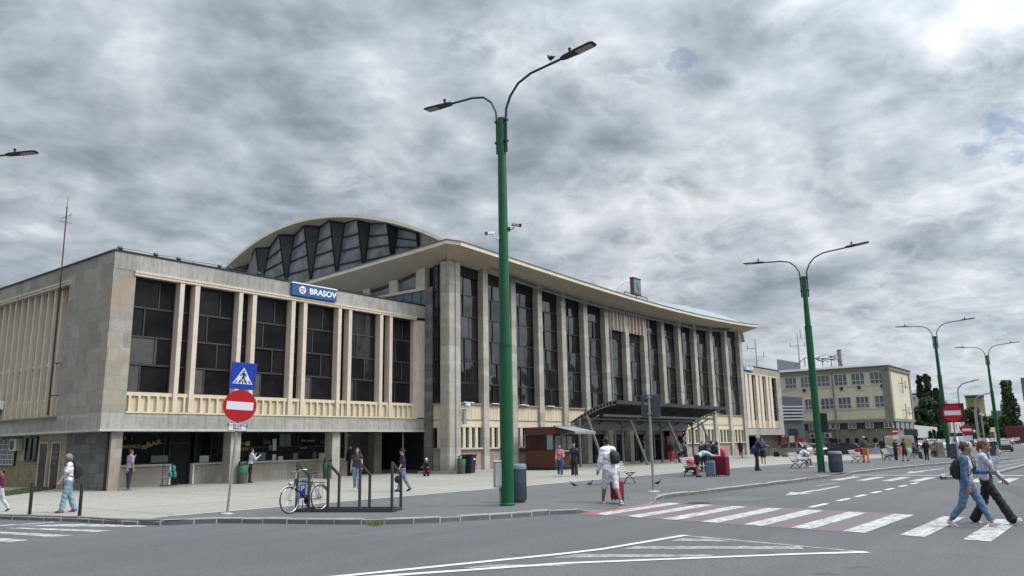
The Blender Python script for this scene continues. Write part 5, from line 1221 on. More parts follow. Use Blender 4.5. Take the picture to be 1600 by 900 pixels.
p = onY(378.5, 750, 34.0); p.z = 0.14; green_bin(p, 'green topped waste bin beside the first arcade pillar')
p = onY(511, 745, 34.2); p.z = 0.14; green_bin(p, 'green topped waste bin left of the arcade pillar behind the rack'.replace('left of', 'beside'))
# flower trolley outside the bar
g = onY(266, 756, 34.4); g.z = 0.14
t = T_('gas_bottle_trolley', 'black trolley rack with turquoise bottles outside the bar', 'trolley', g)
b = MB(); b.bar((-0.42, 0, 0.08), (0.25, 0, 0.08), 0.3, 0.03); b.tube([(-0.4, 0, 0.05), (-0.4, 0, 1.25)], 0.012, 6)
for s in (-0.45, -0.2, 0.05, 0.25): b.tube([(s, -0.15, 0.06), (s, -0.15, 0.38)], 0.01, 6)
b.bar((-0.45, -0.15, 0.38), (0.25, -0.15, 0.38), 0.02); b.build('rack', BLACKM, t)
for k, (x, z) in enumerate(((-0.02, 0.42), (0.18, 0.42), (0.12, 0.68))):
    b = MB(); b.lathe((x, 0, z), [(0.07, 0), (0.08, 0.05), (0.08, 0.20), (0.03, 0.26), (0.03, 0.3)], 12); b.build('bottle', paint('turquoise_plastic', (0.03, 0.18, 0.20), 0.4), t)

# ---------------------------------------------------------------- benches
IRON = paint('cast_iron', (0.025, 0.025, 0.027), 0.5, 0.3); SLAT = paint('bench_slat_pale', (0.30, 0.30, 0.29), 0.6, var=0.15); SLATD = paint('bench_slat_dark', (0.10, 0.085, 0.075), 0.6, var=0.2)
def make_bench(slat=SLATD):
    t = T_('park_bench', 'x', 'bench', (0, 0, 0), 0, 'benches along the pavement')
    for x in (0.12, 1.68):
        b = MB()
        b.tube([(x, -0.24, 0.0), (x, -0.15, 0.18), (x, 0.0, 0.30), (x, 0.16, 0.18), (x, 0.27, 0.0)], 0.022, 8)
        b.tube([(x, -0.26, 0.43), (x, -0.1, 0.41), (x, 0.16, 0.39), (x, 0.24, 0.50), (x, 0.32, 0.70), (x, 0.39, 0.86)], 0.022, 8)
        b.tube([(x, -0.20, 0.42), (x, -0.08, 0.33), (x, 0.0, 0.30), (x, 0.08, 0.33), (x, 0.18, 0.41)], 0.018, 8)
        b.build('iron_end', IRON, t)
    for k in range(6):
        y = -0.27+0.082*k; b = MB(); b.box(0, 1.8, y, y+0.06, 0.435-0.006*k, 0.465-0.006*k); b.build('seat_slat', slat, t, bevel=0.006)
    for k in range(5):
        z = 0.50+0.085*k; y = 0.23+0.045*k; b = MB(); b.obox((0.9, y-0.02, z), (0.9, 0, 0), (0, 0.012, -0.006), (0, 0.014, 0.030)); b.build('back_slat', slat, t, bevel=0.006)
    return t
def place_bench(first, pos, label, rot=0.0, slat=None):
    o = first if first['label'] == 'x' else copy_tree(first)
    o.location = pos; o.rotation_euler = (0, 0, rot); o['label'] = label
    if slat:
        for c in o.children:
            if 'slat' in c.name: c.material_slots[0].link = 'OBJECT'; c.material_slots[0].material = slat
    return o
BN = make_bench()
g1 = gp(991, 755); g2 = gp(1084, 744.5); g3 = gp(1249.5, 732); g4 = gp(1342, 723.5); g5 = gp(1392, 719.5); g6 = gp(1436, 716.5)
place_bench(BN, (g1.x-1.6, g1.y+0.24, g1.z), 'bench with pale grey slats behind the man in white', 0, SLAT)
place_bench(BN, (g2.x-0.1, g2.y+0.24, g2.z), 'dark slatted bench under the pink bag')
place_bench(BN, (g3.x-0.1, g3.y+0.24, g3.z), 'dark slatted bench under the seated person in white beside the second green pole')
place_bench(BN, (g4.x-0.1, g4.y+0.24, g4.z), 'bench holding a red and white bag beside the worker in orange trousers', 0, SLAT)
place_bench(BN, (g5.x-0.1, g5.y+0.24, g5.z), 'bench near the couple standing by the cream booth', 0, SLAT)
place_bench(BN, (g6.x-1.3, g6.y+0.24, g6.z), 'far bench under the people in dark clothes', 0)
BENCH2 = (g2.x-0.1, g2.y+0.24, g2.z); BENCH3 = (g3.x-0.1, g3.y+0.24, g3.z); BENCH4 = (g4.x-0.1, g4.y+0.24, g4.z); BENCH6 = (g6.x-1.3, g6.y+0.24, g6.z)
# ---------------------------------------------------------------- luggage
def suitcase(pos, rot, label, col, w=0.46, d=0.28, h=0.70, handle=True, name='suitcase', lie=False):
    t = T_(name, label, 'suitcase', pos, rot)
    mt_ = paint('case_%02x%02x%02x' % tuple(int(c*255) for c in col), col, 0.45, var=0.15)
    b = MB(); b.box(-w/2, w/2, -d/2, d/2, 0.05, h); b.build('shell', mt_, t, bevel=0.05)
    b = MB()
    for k in range(5): x = -w*0.36+w*0.18*k; b.box(x-0.008, x+0.008, -d/2-0.006, d/2+0.006, 0.10, h-0.06)
    b.build('ribs', mt_, t)
    b = MB(); b.box(-w/2-0.004, w/2+0.004, -0.008, 0.008, 0.06, h-0.01); b.build('zip', BLACKM, t)
    for sx in (-1, 1):
        for sy in (-1, 1):
            b = MB(); b.lathe((sx*w*0.38-0.012, sy*d*0.32, 0.03), [(0.03, 0), (0.03, 0.024)], 10, 'X'); b.build('wheel', BLACKM, t)
    if handle:
        b = MB(); b.tube([(-0.10, 0, h), (-0.10, 0, h+0.34), (0.10, 0, h+0.34), (0.10, 0, h)], 0.010, 6); b.build('handle', GALV, t)
    return t
def backpack(pos, rot, label, col, s=1.0, tilt=0.0, worn=False):
    t = T_('backpack', label, 'backpack', pos, rot); t.rotation_euler = (0, tilt, rot)
    mt_ = paint('pack_%02x%02x%02x' % tuple(int(c*255) for c in col), col, 0.75, var=0.25)
    b = MB(); secs = [(0.0, 0.10, 0.07), (0.04, 0.145, 0.10), (0.2, 0.16, 0.12), (0.34, 0.15, 0.10), (0.42, 0.11, 0.07), (0.45, 0.05, 0.03)]; V = []
    for z, wy, dx in secs:
        for k in range(12): a = 2*PI*k/12; V.append((-(dx*1.0)+dx*math.copysign(abs(math.cos(a))**0.6, math.cos(a)), wy*math.copysign(abs(math.sin(a))**0.6, math.sin(a)), z))
    b.add([(s*x, s*y, s*z) for x, y, z in V], [(12*i+k, 12*i+(k+1) % 12, 12*i+12+(k+1) % 12, 12*i+12+k) for i in range(5) for k in range(12)]+[tuple(range(12))[::-1], tuple(range(60, 72))], True); b.build('sack', mt_, t)
    b = MB(); b.obox((-0.215*s, 0, 0.17*s), (0.02*s, 0, 0), (0, 0.10*s, 0), (0, 0, 0.09*s)); b.build('pocket', mt_, t, bevel=0.015)
    b = MB(); b.tube([(-0.1*s, -0.03*s, 0.44*s), (-0.1*s, 0, 0.50*s), (-0.1*s, 0.03*s, 0.44*s)], 0.008, 6); b.build('loop', BLACKM, t)
    if worn:
        for y in (-1, 1):
            b = MB(); pts = [(-0.04, 0.08*y, 0.40), (0.02, 0.10*y, 0.50), (0.12, 0.115*y, 0.545), (0.21, 0.12*y, 0.46), (0.235, 0.125*y, 0.28), (0.17, 0.16*y, 0.12), (0.0, 0.15*y, 0.04)]
            for p_, q_ in zip(pts[:-1], pts[1:]): b.bar(tuple(c*s for c in p_), tuple(c*s for c in q_), 0.035, 0.012)
            b.build('strap', mt_, t)
    return t
# pigeons
def pigeon(pos, rot, label, fly=False, s=1.0):
    t = T_('pigeon', label, 'pigeon', pos, rot, 'pigeons about the square')
    b = MB(); secs = [(-0.19, 0.012, 0.008, 0.10), (-0.12, 0.022, 0.016, 0.115), (-0.05, 0.05, 0.05, 0.135), (0.03, 0.055, 0.062, 0.15), (0.08, 0.042, 0.05, 0.18), (0.10, 0.026, 0.03, 0.225), (0.115, 0.026, 0.026, 0.255), (0.135, 0.018, 0.018, 0.262), (0.165, 0.004, 0.004, 0.252)]
    V = []
    for x, ry, rz, z in secs:
        for k in range(10): a = 2*PI*k/10; V.append((x*s, ry*math.cos(a)*s, (z+rz*math.sin(a))*s))
    b.add(V, [(10*i+k, 10*i+(k+1) % 10, 10*i+10+(k+1) % 10, 10*i+10+k) for i in range(8) for k in range(10)]+[tuple(range(10)), tuple(range(80, 90))], True)
    b.build('body', paint('pigeon_grey', (0.035, 0.038, 0.045), 0.7, var=0.4, scale=12), t)
    b = MB()
    for y in (-0.02, 0.02): b.tube([(0.0, y*s, 0.10*s), (0.01*s, y*s, 0.0)], 0.005*s, 5); b.bar((0.0, y*s, 0.004), (0.04*s, y*s, 0.004), 0.012*s, 0.006)
    b.build('legs', paint('pigeon_leg', (0.20, 0.07, 0.06), 0.7), t)
pigeon(gp(897, 763), 2.2, 'dark pigeon standing on the asphalt, nearest the kiosk women', s=0.95)
pigeon(gp(922, 761), -0.6, 'dark pigeon pecking beside the man in white', s=0.95)
pigeon(gp(1028, 760), -1.2, 'dark pigeon walking by the grey sign post', s=0.95)
pp = onX(861, 96, L1.x); pigeon((L1.x, pp.y, pp.z-0.06), 1.2, 'pigeon perched on the raised arm of the nearest lamp', s=1.2)
# ---------------------------------------------------------------- people
def surface(prims, vox, k=0.018, pad=0.06, wr=0.0):
    """one closed skin round a set of tapered limbs (joined smoothly), read off a distance field"""
    P = [(np.array(a, float), np.array(b, float), ra, rb, (np.array(ax, float) if ax is not None else None), fl) for a, b, ra, rb, ax, fl in prims]
    lo = np.min([np.minimum(a, b)-max(ra, rb)*1.35-pad for a, b, ra, rb, ax, fl in P], axis=0); hi = np.max([np.maximum(a, b)+max(ra, rb)*1.35+pad for a, b, ra, rb, ax, fl in P], axis=0)
    n = np.ceil((hi-lo)/vox).astype(int)+1
    D = np.full(n, 1.0, np.float32)
    for a, b, ra, rb, ax, fl in P:
        m = max(ra, rb)*1.35+0.05
        i0 = np.maximum(((np.minimum(a, b)-m-lo)/vox).astype(int), 0); i1 = np.minimum(np.ceil((np.maximum(a, b)+m-lo)/vox).astype(int)+1, n)
        X, Y, Z = np.meshgrid(*[lo[j]+vox*np.arange(i0[j], i1[j]) for j in range(3)], indexing='ij')
        Q = np.stack([X, Y, Z], -1); 
        d = b-a; L2 = max(d@d, 1e-9); h = np.clip(((Q-a)@d)/L2, 0, 1)
        v = Q-a-h[..., None]*d
        if ax is not None:
            c = v@ax; v = v+ax*(c*(fl-1.0))[..., None]
        r = ra+(rb-ra)*h
        dist = (np.sqrt((v*v).sum(-1))-r)
        if ax is not None: dist = dist/ (1.0+(fl-1.0)*0.45)
        S = D[i0[0]:i1[0], i0[1]:i1[1], i0[2]:i1[2]]
        hh = np.maximum(k-np.abs(S-dist), 0)/k
        D[i0[0]:i1[0], i0[1]:i1[1], i0[2]:i1[2]] = np.minimum(S, dist)-hh*hh*k*0.25
    if wr > 0:
        # creases and folds of cloth
        X, Y, Z = np.meshgrid(*[lo[j]+vox*np.arange(n[j]) for j in range(3)], indexing='ij')
        D = D+wr*(np.sin(Z*52+2.3*np.sin(X*23+1)+2.0*np.sin(Y*19))*0.6+np.sin((X*31-Z*24)+2*np.sin(Y*27+Z*11))*0.5)
    ins = D < 0
    c8 = [D[dx:n[0]-1+dx, dy:n[1]-1+dy, dz:n[2]-1+dz] for dx in (0, 1) for dy in (0, 1) for dz in (0, 1)]
    s8 = np.stack([c < 0 for c in c8], 0); act = s8.any(0) & ~s8.all(0)
    idx = np.full(act.shape, -1, int); cells = np.argwhere(act); idx[act] = np.arange(len(cells))
    acc = np.zeros((len(cells), 3)); cnt = np.zeros(len(cells))
    corners = [(dx, dy, dz) for dx in (0, 1) for dy in (0, 1) for dz in (0, 1)]
    vals = np.stack([c[act] for c in c8], 0)
    for i, ci in enumerate(corners):
        for j, cj in enumerate(corners):
            if j <= i or sum(abs(ci[q]-cj[q]) for q in range(3)) != 1: continue
            va, vb = vals[i], vals[j]; cr = (va < 0) != (vb < 0); t_ = np.where(cr, va/(va-vb+1e-12), 0)
            p = np.array(ci)[None]+t_[:, None]*(np.array(cj)-np.array(ci))[None]
            acc[cr] += p[cr]; cnt[cr] += 1
    V = lo+vox*(cells+acc/cnt[:, None])
    F = []
    for ax in range(3):
        o1, o2 = (ax+1) % 3, (ax+2) % 3
        sl0 = [slice(None)]*3; sl1 = [slice(None)]*3; sl0[ax] = slice(0, n[ax]-1); sl1[ax] = slice(1, n[ax])
        cr = ins[tuple(sl0)] != ins[tuple(sl1)]; E_ = np.argwhere(cr); fl_ = ins[tuple(sl0)][cr]
        ok = (E_[:, o1] > 0) & (E_[:, o2] > 0) & (E_[:, o1] < n[o1]-1) & (E_[:, o2] < n[o2]-1); E_ = E_[ok]; fl_ = fl_[ok]
        q = []
        for a1, a2 in ((-1, -1), (0, -1), (0, 0), (-1, 0)):
            c = E_.copy(); c[:, o1] += a1; c[:, o2] += a2; q.append(idx[c[:, 0], c[:, 1], c[:, 2]])
        q = np.stack(q, 1); q[~fl_] = q[~fl_][:, ::-1]; F.append(q)
    F = np.concatenate(F); F = F[(F >= 0).all(1)]
    return V, F
def skin_mesh(name, prims, vox, mat, parent, k=0.018):
    V, F = surface(prims, vox, k, 0.06, 0.0065 if name in ('top', 'jacket', 'trousers', 'shorts') else (0.004 if name == 'hair' else 0.0))
    me = bpy.data.meshes.new(name); me.vertices.add(len(V)); me.vertices.foreach_set('co', V.astype(np.float32).ravel())
    me.loops.add(F.size); me.loops.foreach_set('vertex_index', F.astype(np.int32).ravel())
    me.polygons.add(len(F)); me.polygons.foreach_set('loop_start', np.arange(0, F.size, 4, dtype=np.int32)); me.polygons.foreach_set('loop_total', np.full(len(F), 4, np.int32))
    me.polygons.foreach_set('use_smooth', np.ones(len(F), bool)); me.update(calc_edges=True); me.validate()
    me.materials.append(mat); o = bpy.data.objects.new(name, me); link(o); o.parent = parent
    return o
SKIN = {k: paint('skin_'+k, c, 0.55, var=0.06, scale=5) for k, c in (('fair', (0.42, 0.25, 0.19)), ('mid', (0.33, 0.185, 0.13)), ('brown', (0.22, 0.12, 0.085)))}
CL = {}
def cloth(col, rough=0.85, var=0.16, scale=7):
    key = tuple(round(c, 3) for c in col)
    if key not in CL: CL[key] = paint('cloth_%02x%02x%02x_%d' % (*[int(c*255) for c in col], len(CL)), col, rough, var=var*1.4, scale=scale, bmp=0.6)
    return CL[key]
HAIR = {k: paint('hair_'+k, c, 0.6, var=0.3, scale=14) for k, c in (('black', (0.012, 0.010, 0.010)), ('brown', (0.055, 0.028, 0.018)), ('grey', (0.16, 0.15, 0.14)), ('auburn', (0.12, 0.05, 0.025)), ('white', (0.35, 0.33, 0.30)), ('dark', (0.022, 0.016, 0.014)))}
DENIM = cloth((0.10, 0.16, 0.26)); DENIML = cloth((0.19, 0.27, 0.35)); WCLOTH = cloth((0.60, 0.61, 0.66), var=0.07); BCLOTH = cloth((0.014, 0.014, 0.018)); NCLOTH = cloth((0.02, 0.025, 0.05))
def rotv(v, ax, a):
    return np.array(Matrix.Rotation(a, 3, Vector(ax)) @ Vector(v))
def person(pos, face, label, H=1.72, legs=((0, 0), (0, 0)), arms=((0, 8, 10), (0, 8, 10)), lean=0, sit=False, group=None, skin='fair', hair=('brown', 'short'),
           top=(WCLOTH, 0.5), bottom=('trousers', DENIM, 1.0), shoes=WCLOTH, build=1.0, vox=None, near=False, head=(0, 0), flare=0.0, extra=None, loose=1.0, twist=0.0, waist=0.97, jacket=None, hat=None, hunch=0.0, feet_up=None, hipz=None, sole=None):
    """legs: (swing, knee bend) per leg, arms: (swing, spread, elbow bend) per arm, in degrees; local +X is forward, +Y the person's left"""
    t = T_('person', label, 'person', pos, face, group); S = H/1.75
    fine = vox or 0.02
    X = np.array([1.0, 0, 0]); Yv = np.array([0, 1.0, 0]); Z = np.array([0, 0, 1.0])
    J = {}
    # legs first, then settle the hips so that the lower foot stands on the ground
    th, sh = 0.435, 0.415
    def leg(side, sw, kn):
        s = 1 if side == 0 else -1
        hp = np.array([0, s*0.092, 0.0]); d = rotv((0, 0, -1), Yv, -R_(sw)); kp = hp+d*th; d2 = rotv((0, 0, -1), Yv, -R_(sw-kn)); ap = kp+d2*sh
        return hp, kp, ap, sw-kn
    LG = [leg(i, *legs[i]) for i in (0, 1)]
    low = min(a[2] for _, _, a, _ in LG)
    hz0 = hipz if hipz is not None else -low+0.085
    base = np.array([0, 0, hz0])
    up = rotv((0, 0, 1), Yv, R_(lean)); fwd = rotv((1, 0, 0), Yv, R_(lean))
    hip = base+up*0.03; wst = base+up*0.16; chest = base+up*0.36+fwd*(0.01); up2 = rotv((0, 0, 1), Yv, R_(lean+hunch)); fwd2 = rotv((1, 0, 0), Yv, R_(lean+hunch))
    sh_c = chest+up2*0.145; nk = sh_c+up2*0.07+fwd2*0.005; 
    upn = rotv((0, 0, 1), Yv, R_((lean+hunch)*0.45+head[1])); 
    fh = rotv(rotv((1, 0, 0), Yv, R_((lean+hunch)*0.45+head[1])), Z, R_(head[0])); sd = np.cross(upn, fh); sd /= np.linalg.norm(sd); fh = np.cross(sd, upn)
    hc = nk+upn*0.145+fh*0.018
    F_ = lambda a, b, ra, rb, ax=None, fl=1.0: (np.array(a)*S, np.array(b)*S, ra*S, rb*S, ax, fl)
    bw = build
    body = [F_(hc+upn*0.03-fh*0.012, hc+upn*0.03-fh*0.03, 0.088, 0.088, sd, 1.16), F_(hc+fh*0.03-upn*0.03, hc+fh*0.035-upn*0.075, 0.066, 0.042, sd, 1.12),
            F_(nk-up2*0.03, nk+upn*0.08, 0.056*bw**.5, 0.052)]
    if near:
        body += [F_(hc+fh*0.088-upn*0.0, hc+fh*0.104-upn*0.022, 0.008, 0.013)]
        for s in (-1, 1): body += [F_(hc+sd*s*0.078-fh*0.01-upn*0.01, hc+sd*s*0.080-fh*0.014+upn*0.022, 0.010, 0.014)]
    torso = lambda e: [F_(hip+Yv*0.05, hip-Yv*0.05, 0.118*bw+e, 0.118*bw+e, fwd, 1.22), F_(wst+Yv*0.035, wst-Yv*0.035, 0.103*bw+e, 0.103*bw+e, fwd, 1.18),
             F_(chest+Yv*0.06, chest-Yv*0.06, 0.110*bw+e, 0.110*bw+e, fwd, 1.15), F_(hip, chest, 0.112*bw+e, 0.118*bw+e, fwd, 1.2),
             F_(sh_c+Yv*0.115, sh_c-Yv*0.115, 0.070+e, 0.070+e), F_(chest, sh_c, 0.115*bw+e, 0.09+e, fwd2, 1.2)]
    body += torso(0)
    limbs = []; AR = []
    for i in (0, 1):
        hp, kp, ap, ang = LG[i]; hp = hp+base; kp = kp+base; ap = ap+base; LG[i] = (hp, kp, ap, ang)
        body += [F_(hp+Z*0.02, kp, 0.084*bw**.5, 0.055), F_(kp, kp*0.62+ap*0.38, 0.053, 0.054), F_(kp*0.62+ap*0.38, ap, 0.054, 0.036)]
        fd = rotv((1, 0, 0), Yv, -R_(max(-35, min(25, ang))*0.9 if not sit else 0)); 
        ft = ap-Z*0.03+fd*0.15; body += [F_(ap-Z*0.015, ap-Z*0.045-fd*0.03, 0.036, 0.030), F_(ap-Z*0.045, ap-Z*0.05+fd*0.13, 0.034, 0.024)]
        J[('foot', i)] = (ap, fd)
        s = 1 if i == 0 else -1
        sw, spd, el = arms[i][:3]; ex = arms[i][3] if len(arms[i]) > 3 else 0
        shp = sh_c+Yv*s*0.165-up2*0.005
        d = rotv(rotv((0, 0, -1), Yv, -R_(sw)), X, R_(spd)*s); ep = shp+d*0.285
        axis = np.cross(d, X) if abs(d[0]) < 0.95 else Yv; axis = Yv
        d2 = rotv(rotv((0, 0, -1), Yv, -R_(sw+el)), X, R_(spd*0.6-ex)*s); wp = ep+d2*0.245
        AR.append((shp, ep, wp, d, d2)); body += [F_(shp, ep, 0.050*bw**.3, 0.039), F_(ep, wp, 0.039, 0.027)]
        # hand: palm, four fingers, thumb from the side of the palm
        inn = -Yv*s; inn = inn-d2*(inn@d2); inn /= np.linalg.norm(inn); wd = np.cross(d2, inn); pl = wp+d2*0.05
        fr = 0.0095 if near else 0.012
        body += [F_(wp, pl+d2*0.03, 0.026, 0.030, inn, 1.7)]
        for q, (o_, ln) in enumerate(((0.028, 0.062), (0.010, 0.072), (-0.009, 0.068), (-0.027, 0.052))):
            r0 = pl+d2*0.035+wd*o_; m1 = r0+d2*ln*0.55+inn*0.010; e1 = m1+d2*ln*0.38+inn*0.022; body += [F_(r0, m1, fr, fr*0.95), F_(m1, e1, fr*0.95, fr*0.8)]
        r0 = pl-d2*0.02+wd*0.030; m1 = r0+wd*0.026+d2*0.028+inn*0.012; body += [F_(r0, m1, 0.012, 0.010), F_(m1, m1+d2*0.026+inn*0.006, 0.010, 0.008)]
        J[('hand', i)] = pl
    bo = skin_mesh('body', body, fine*0.75 if near else fine, SKIN[skin], t, 0.016*S)
    # hair
    hm = HAIR[hair[0]]; st = hair[1]; hs = 0.0
    if st != 'none':
        hp_ = [F_(hc+upn*0.048-fh*0.022, hc+upn*0.040-fh*0.045, 0.090, 0.088, sd, 1.10), F_(hc-fh*0.055+upn*0.0, hc-fh*0.060-upn*0.03, 0.070, 0.052, sd, 1.0)]
        if st in ('long', 'curly'):
            e = 0.02 if st == 'curly' else 0
            for s in (-1, 1): hp_ += [F_(hc+sd*s*0.070-fh*0.02+upn*0.02, hc+sd*s*(0.080+e*2)-fh*0.03-upn*0.13, 0.035+e, 0.03+e)]
            hp_ += [F_(hc-fh*0.07, hc-fh*0.075-upn*0.17, 0.065+e, 0.045+e, fh, 1.3)]
        if st == 'bob':
            for s in (-1, 1): hp_ += [F_(hc+sd*s*0.072-fh*0.03+upn*0.03, hc+sd*s*0.078-fh*0.03-upn*0.035, 0.034, 0.034)]
            hp_ += [F_(hc-fh*0.06+upn*0.03, hc-fh*0.075-upn*0.04, 0.085, 0.07)]
        if st == 'pony':
            hp_ += [F_(hc-fh*0.095+upn*0.075, hc-fh*0.135+upn*0.06, 0.03, 0.036), F_(hc-fh*0.135+upn*0.06, hc-fh*0.155-upn*0.06, 0.036, 0.03), F_(hc-fh*0.155-upn*0.06, hc-fh*0.13-upn*0.13, 0.03, 0.012)]
        if st == 'bun': hp_ += [F_(hc-fh*0.085+upn*0.10, hc-fh*0.10+upn*0.115, 0.036, 0.032)]
        skin_mesh('hair', hp_, fine*0.75 if near else fine, hm, t, 0.02*S)
    if near:
        for s in (-1, 1):
            b = MB(); c = (hc+fh*0.082+sd*s*0.031+upn*0.008)*S; b.obox(c, sd*0.013*S, fh*0.007*S, upn*0.0055*S); b.build('eye', BLACKM, t)
            b = MB(); c = (hc+fh*0.080+sd*s*0.032+upn*0.028)*S; b.obox(c, sd*0.017*S, fh*0.010*S, upn*0.0035*S); b.build('eyebrow', HAIR['dark'] if hair[0] != 'grey' else hm, t)
        b = MB(); c = (hc+fh*0.090-upn*0.052)*S; b.obox(c, sd*0.020*S, fh*0.006*S, upn*0.0045*S); b.build('mouth', paint('lips', (0.25, 0.07, 0.06), 0.5), t)
    if hat: 
        hat_m, kind = hat
        hp_ = [F_(hc+upn*0.062-fh*0.012, hc+upn*0.055-fh*0.022, 0.094, 0.096, sd, 1.08)]
        if kind == 'cap': hp_ += [F_(hc+fh*0.07+upn*0.062, hc+fh*0.14+upn*0.050, 0.05, 0.045, upn, 4.0)]
        skin_mesh('hat', hp_, fine, hat_m, t, 0.015*S)
    # upper garment
    tm, sl = top[0], (0.05 if jacket else top[1]); e = 0.005 if jacket else 0.016*loose
    tp = torso(e)
    if waist < 0.97: tp = [q for q in tp]
    for i in (0, 1):
        shp, ep, wp, d, d2 = AR[i]
        tp += [F_(shp, shp+(ep-shp)*min(1, sl*2), 0.050+e*1.2, 0.042+e*1.2+0.006)]
        if sl > 0.5: tp += [F_(ep, ep+(wp-ep)*min(1, (sl-0.5)*2), 0.040+e, 0.032+e)]
    if top[0] is not None and len(top) > 2: # long hem
        tp += [F_(hip, hip-Z*top[2], 0.13*bw+e, 0.14*bw+e, fwd, 1.15)]
    if tm: skin_mesh('top', tp, fine*0.8 if near else fine, tm, t, 0.03*S)
    if jacket:
        jm, jl = jacket; jp = []; e = 0.014
        for s in (-1, 1): jp += [F_(sh_c+Yv*s*0.12, hip+Yv*s*0.125+up*0.03, 0.076, 0.080)]
        jp += [F_(sh_c-fwd*0.035+Yv*0.1, sh_c-fwd*0.035-Yv*0.1, 0.072+e, 0.072+e), F_(chest-fwd*0.045, hip-fwd*0.045+up*0.03, 0.112+e, 0.115+e, fwd, 1.4), F_(nk-fwd*0.04-up2*0.03, nk-fwd*0.04-up2*0.01, 0.062, 0.058)]
        for i in (0, 1):
            shp, ep, wp, d, d2 = AR[i]; jp += [F_(shp, ep, 0.068, 0.056), F_(ep, ep+(wp-ep)*0.93, 0.055, 0.043)]
        skin_mesh('jacket', jp, fine*0.8 if near else fine, jm, t, 0.02*S)
    e = 0.016*loose
    kind, bm_, ln = bottom
    bp = []
    if kind in ('trousers', 'shorts'):
        bp += [F_(hip+Yv*0.05-up*0.01, hip-Yv*0.05-up*0.01, 0.120*bw+0.012, 0.120*bw+0.012, fwd, 1.18), F_(wst-up*0.05+Yv*0.03, wst-up*0.05-Yv*0.03, 0.108*bw+0.008, 0.108*bw+0.008, fwd, 1.2)]
        for i in (0, 1):
            hp, kp, ap, ang = LG[i]; L = ln*(th+sh); e2 = 0.016*loose
            if L <= th: q = hp+(kp-hp)*(L/th); bp += [F_(hp, q, 0.092*bw**.5+e2, 0.074+e2*1.5)]
            else:
                q = kp+(ap-kp)*((L-th)/sh); bp += [F_(hp, kp, 0.090*bw**.5+e2*0.7, 0.062+e2*0.8+flare*0.3), F_(kp, q, 0.062+e2*0.7+flare*0.3, 0.046+e2+flare)]
    elif kind == 'skirt':
        bp += [F_(hip, hip-Z*0.9*ln, 0.13*bw, 0.17*bw, fwd, 1.1)]
        for i in (0, 1): hp, kp, ap, ang = LG[i]; bp += [F_(hp, hp+(kp-hp)*min(1, ln*2), 0.11, 0.11)]
    if bp: skin_mesh('trousers' if kind == 'trousers' else kind, bp, fine*0.8 if near else fine, bm_, t, 0.02*S)
    for i in (0, 1):
        ap, fd = J[('foot', i)]
        sp_ = [F_(ap-Z*0.02-fd*0.01, ap-Z*0.046-fd*0.035, 0.042, 0.040), F_(ap-Z*0.046-fd*0.02, ap-Z*0.052+fd*0.14, 0.042, 0.032), F_(ap-Z*0.03+fd*0.02, ap-Z*0.05+fd*0.10, 0.04, 0.034)]
        so = skin_mesh('shoe', sp_, fine*0.8 if near else fine, shoes, t, 0.012*S)
        if near:
            b = MB(); c0 = (ap-Z*0.083+fd*0.05)*S; b.obox(c0, fd*0.125*S, Yv*0.040*S, np.cross(fd, Yv)*0.010*S); b.build('sole', sole or SWHITE, so, bevel=0.006)
    if extra: extra(t, S, locals())
    t['_hand0'] = 0; del t['_hand0']
    return t, (J, AR, S, sh_c, chest, hip, hc)
def W2(t, v):
    """a point in a person's own frame, in the world"""
    a = t.rotation_euler[2]; return Vector((t.location.x+v[0]*math.cos(a)-v[1]*math.sin(a), t.location.y+v[0]*math.sin(a)+v[1]*math.cos(a), t.location.z+v[2]))
def toward(g, deg):
    """heading measured from the line of sight: 0 walks away from the camera, 90 to the viewer's left"""
    return math.atan2(g.y, g.x)+R_(deg)
def ht(g, px, py): return hz_at(px, py, g)-g.z
# the two girls crossing
g = gp(1519, 823, 0.004); g.z = 0.004
BUS = {}
t, I1 = person(g, toward(g, -102), 'girl striding over the crossing in a denim jacket and ripped jeans', 1.68, legs=((27, 4), (-15, 24)), arms=((24, 6, 66), (-4, 8, 14)), lean=3, skin='mid', hair=('brown', 'bun'),
    top=(cloth((0.42, 0.46, 0.48), var=0.06), 0.3), jacket=(cloth((0.060, 0.105, 0.20)), 1), bottom=('trousers', DENIM, 0.88), shoes=cloth((0.5, 0.45, 0.45)), near=True, vox=0.012, head=(14, 4), build=1.06)
q = W2(t, np.array([-0.05, 0.0, 0.90]))
backpack(q, t.rotation_euler[2], 'limp black backpack on the back of the girl in the denim jacket', (0.012, 0.012, 0.016), 0.92, R_(3), True)
hnd = W2(t, I1[0][('hand', 0)]*I1[2]); ph = T_('phone', 'phone held up by the girl in the denim jacket', 'phone', hnd, t.rotation_euler[2]); b = MB(); b.obox((0.03, 0, 0.07), (0.006, 0, 0.01), (0, 0.036, 0), (-0.02, 0, 0.075)); b.build('case', paint('phone_pink', (0.5, 0.36, 0.36), 0.3), ph, bevel=0.006); b = MB(); b.obox((0.022, 0, 0.072), (0.001, 0, 0.0), (0, 0.032, 0), (-0.019, 0, 0.068)); b.build('screen', BLACKM, ph)
g = gp(1550, 818, 0.004); g.z = 0.004
t, I2 = person(g, toward(g, -102), 'girl with a red ponytail in a pale jacket and wide black trousers, drinking', 1.70, legs=((-16, 14), (29, 2)), arms=((14, 10, 26), (38, 6, 118, 0)), lean=2, skin='mid', hair=('auburn', 'pony'),
    top=(BCLOTH, 0.3), jacket=(cloth((0.36, 0.39, 0.46), var=0.08), 1), bottom=('trousers', BCLOTH, 0.99), shoes=WCLOTH, near=True, vox=0.012, head=(-8, 6), flare=0.035)
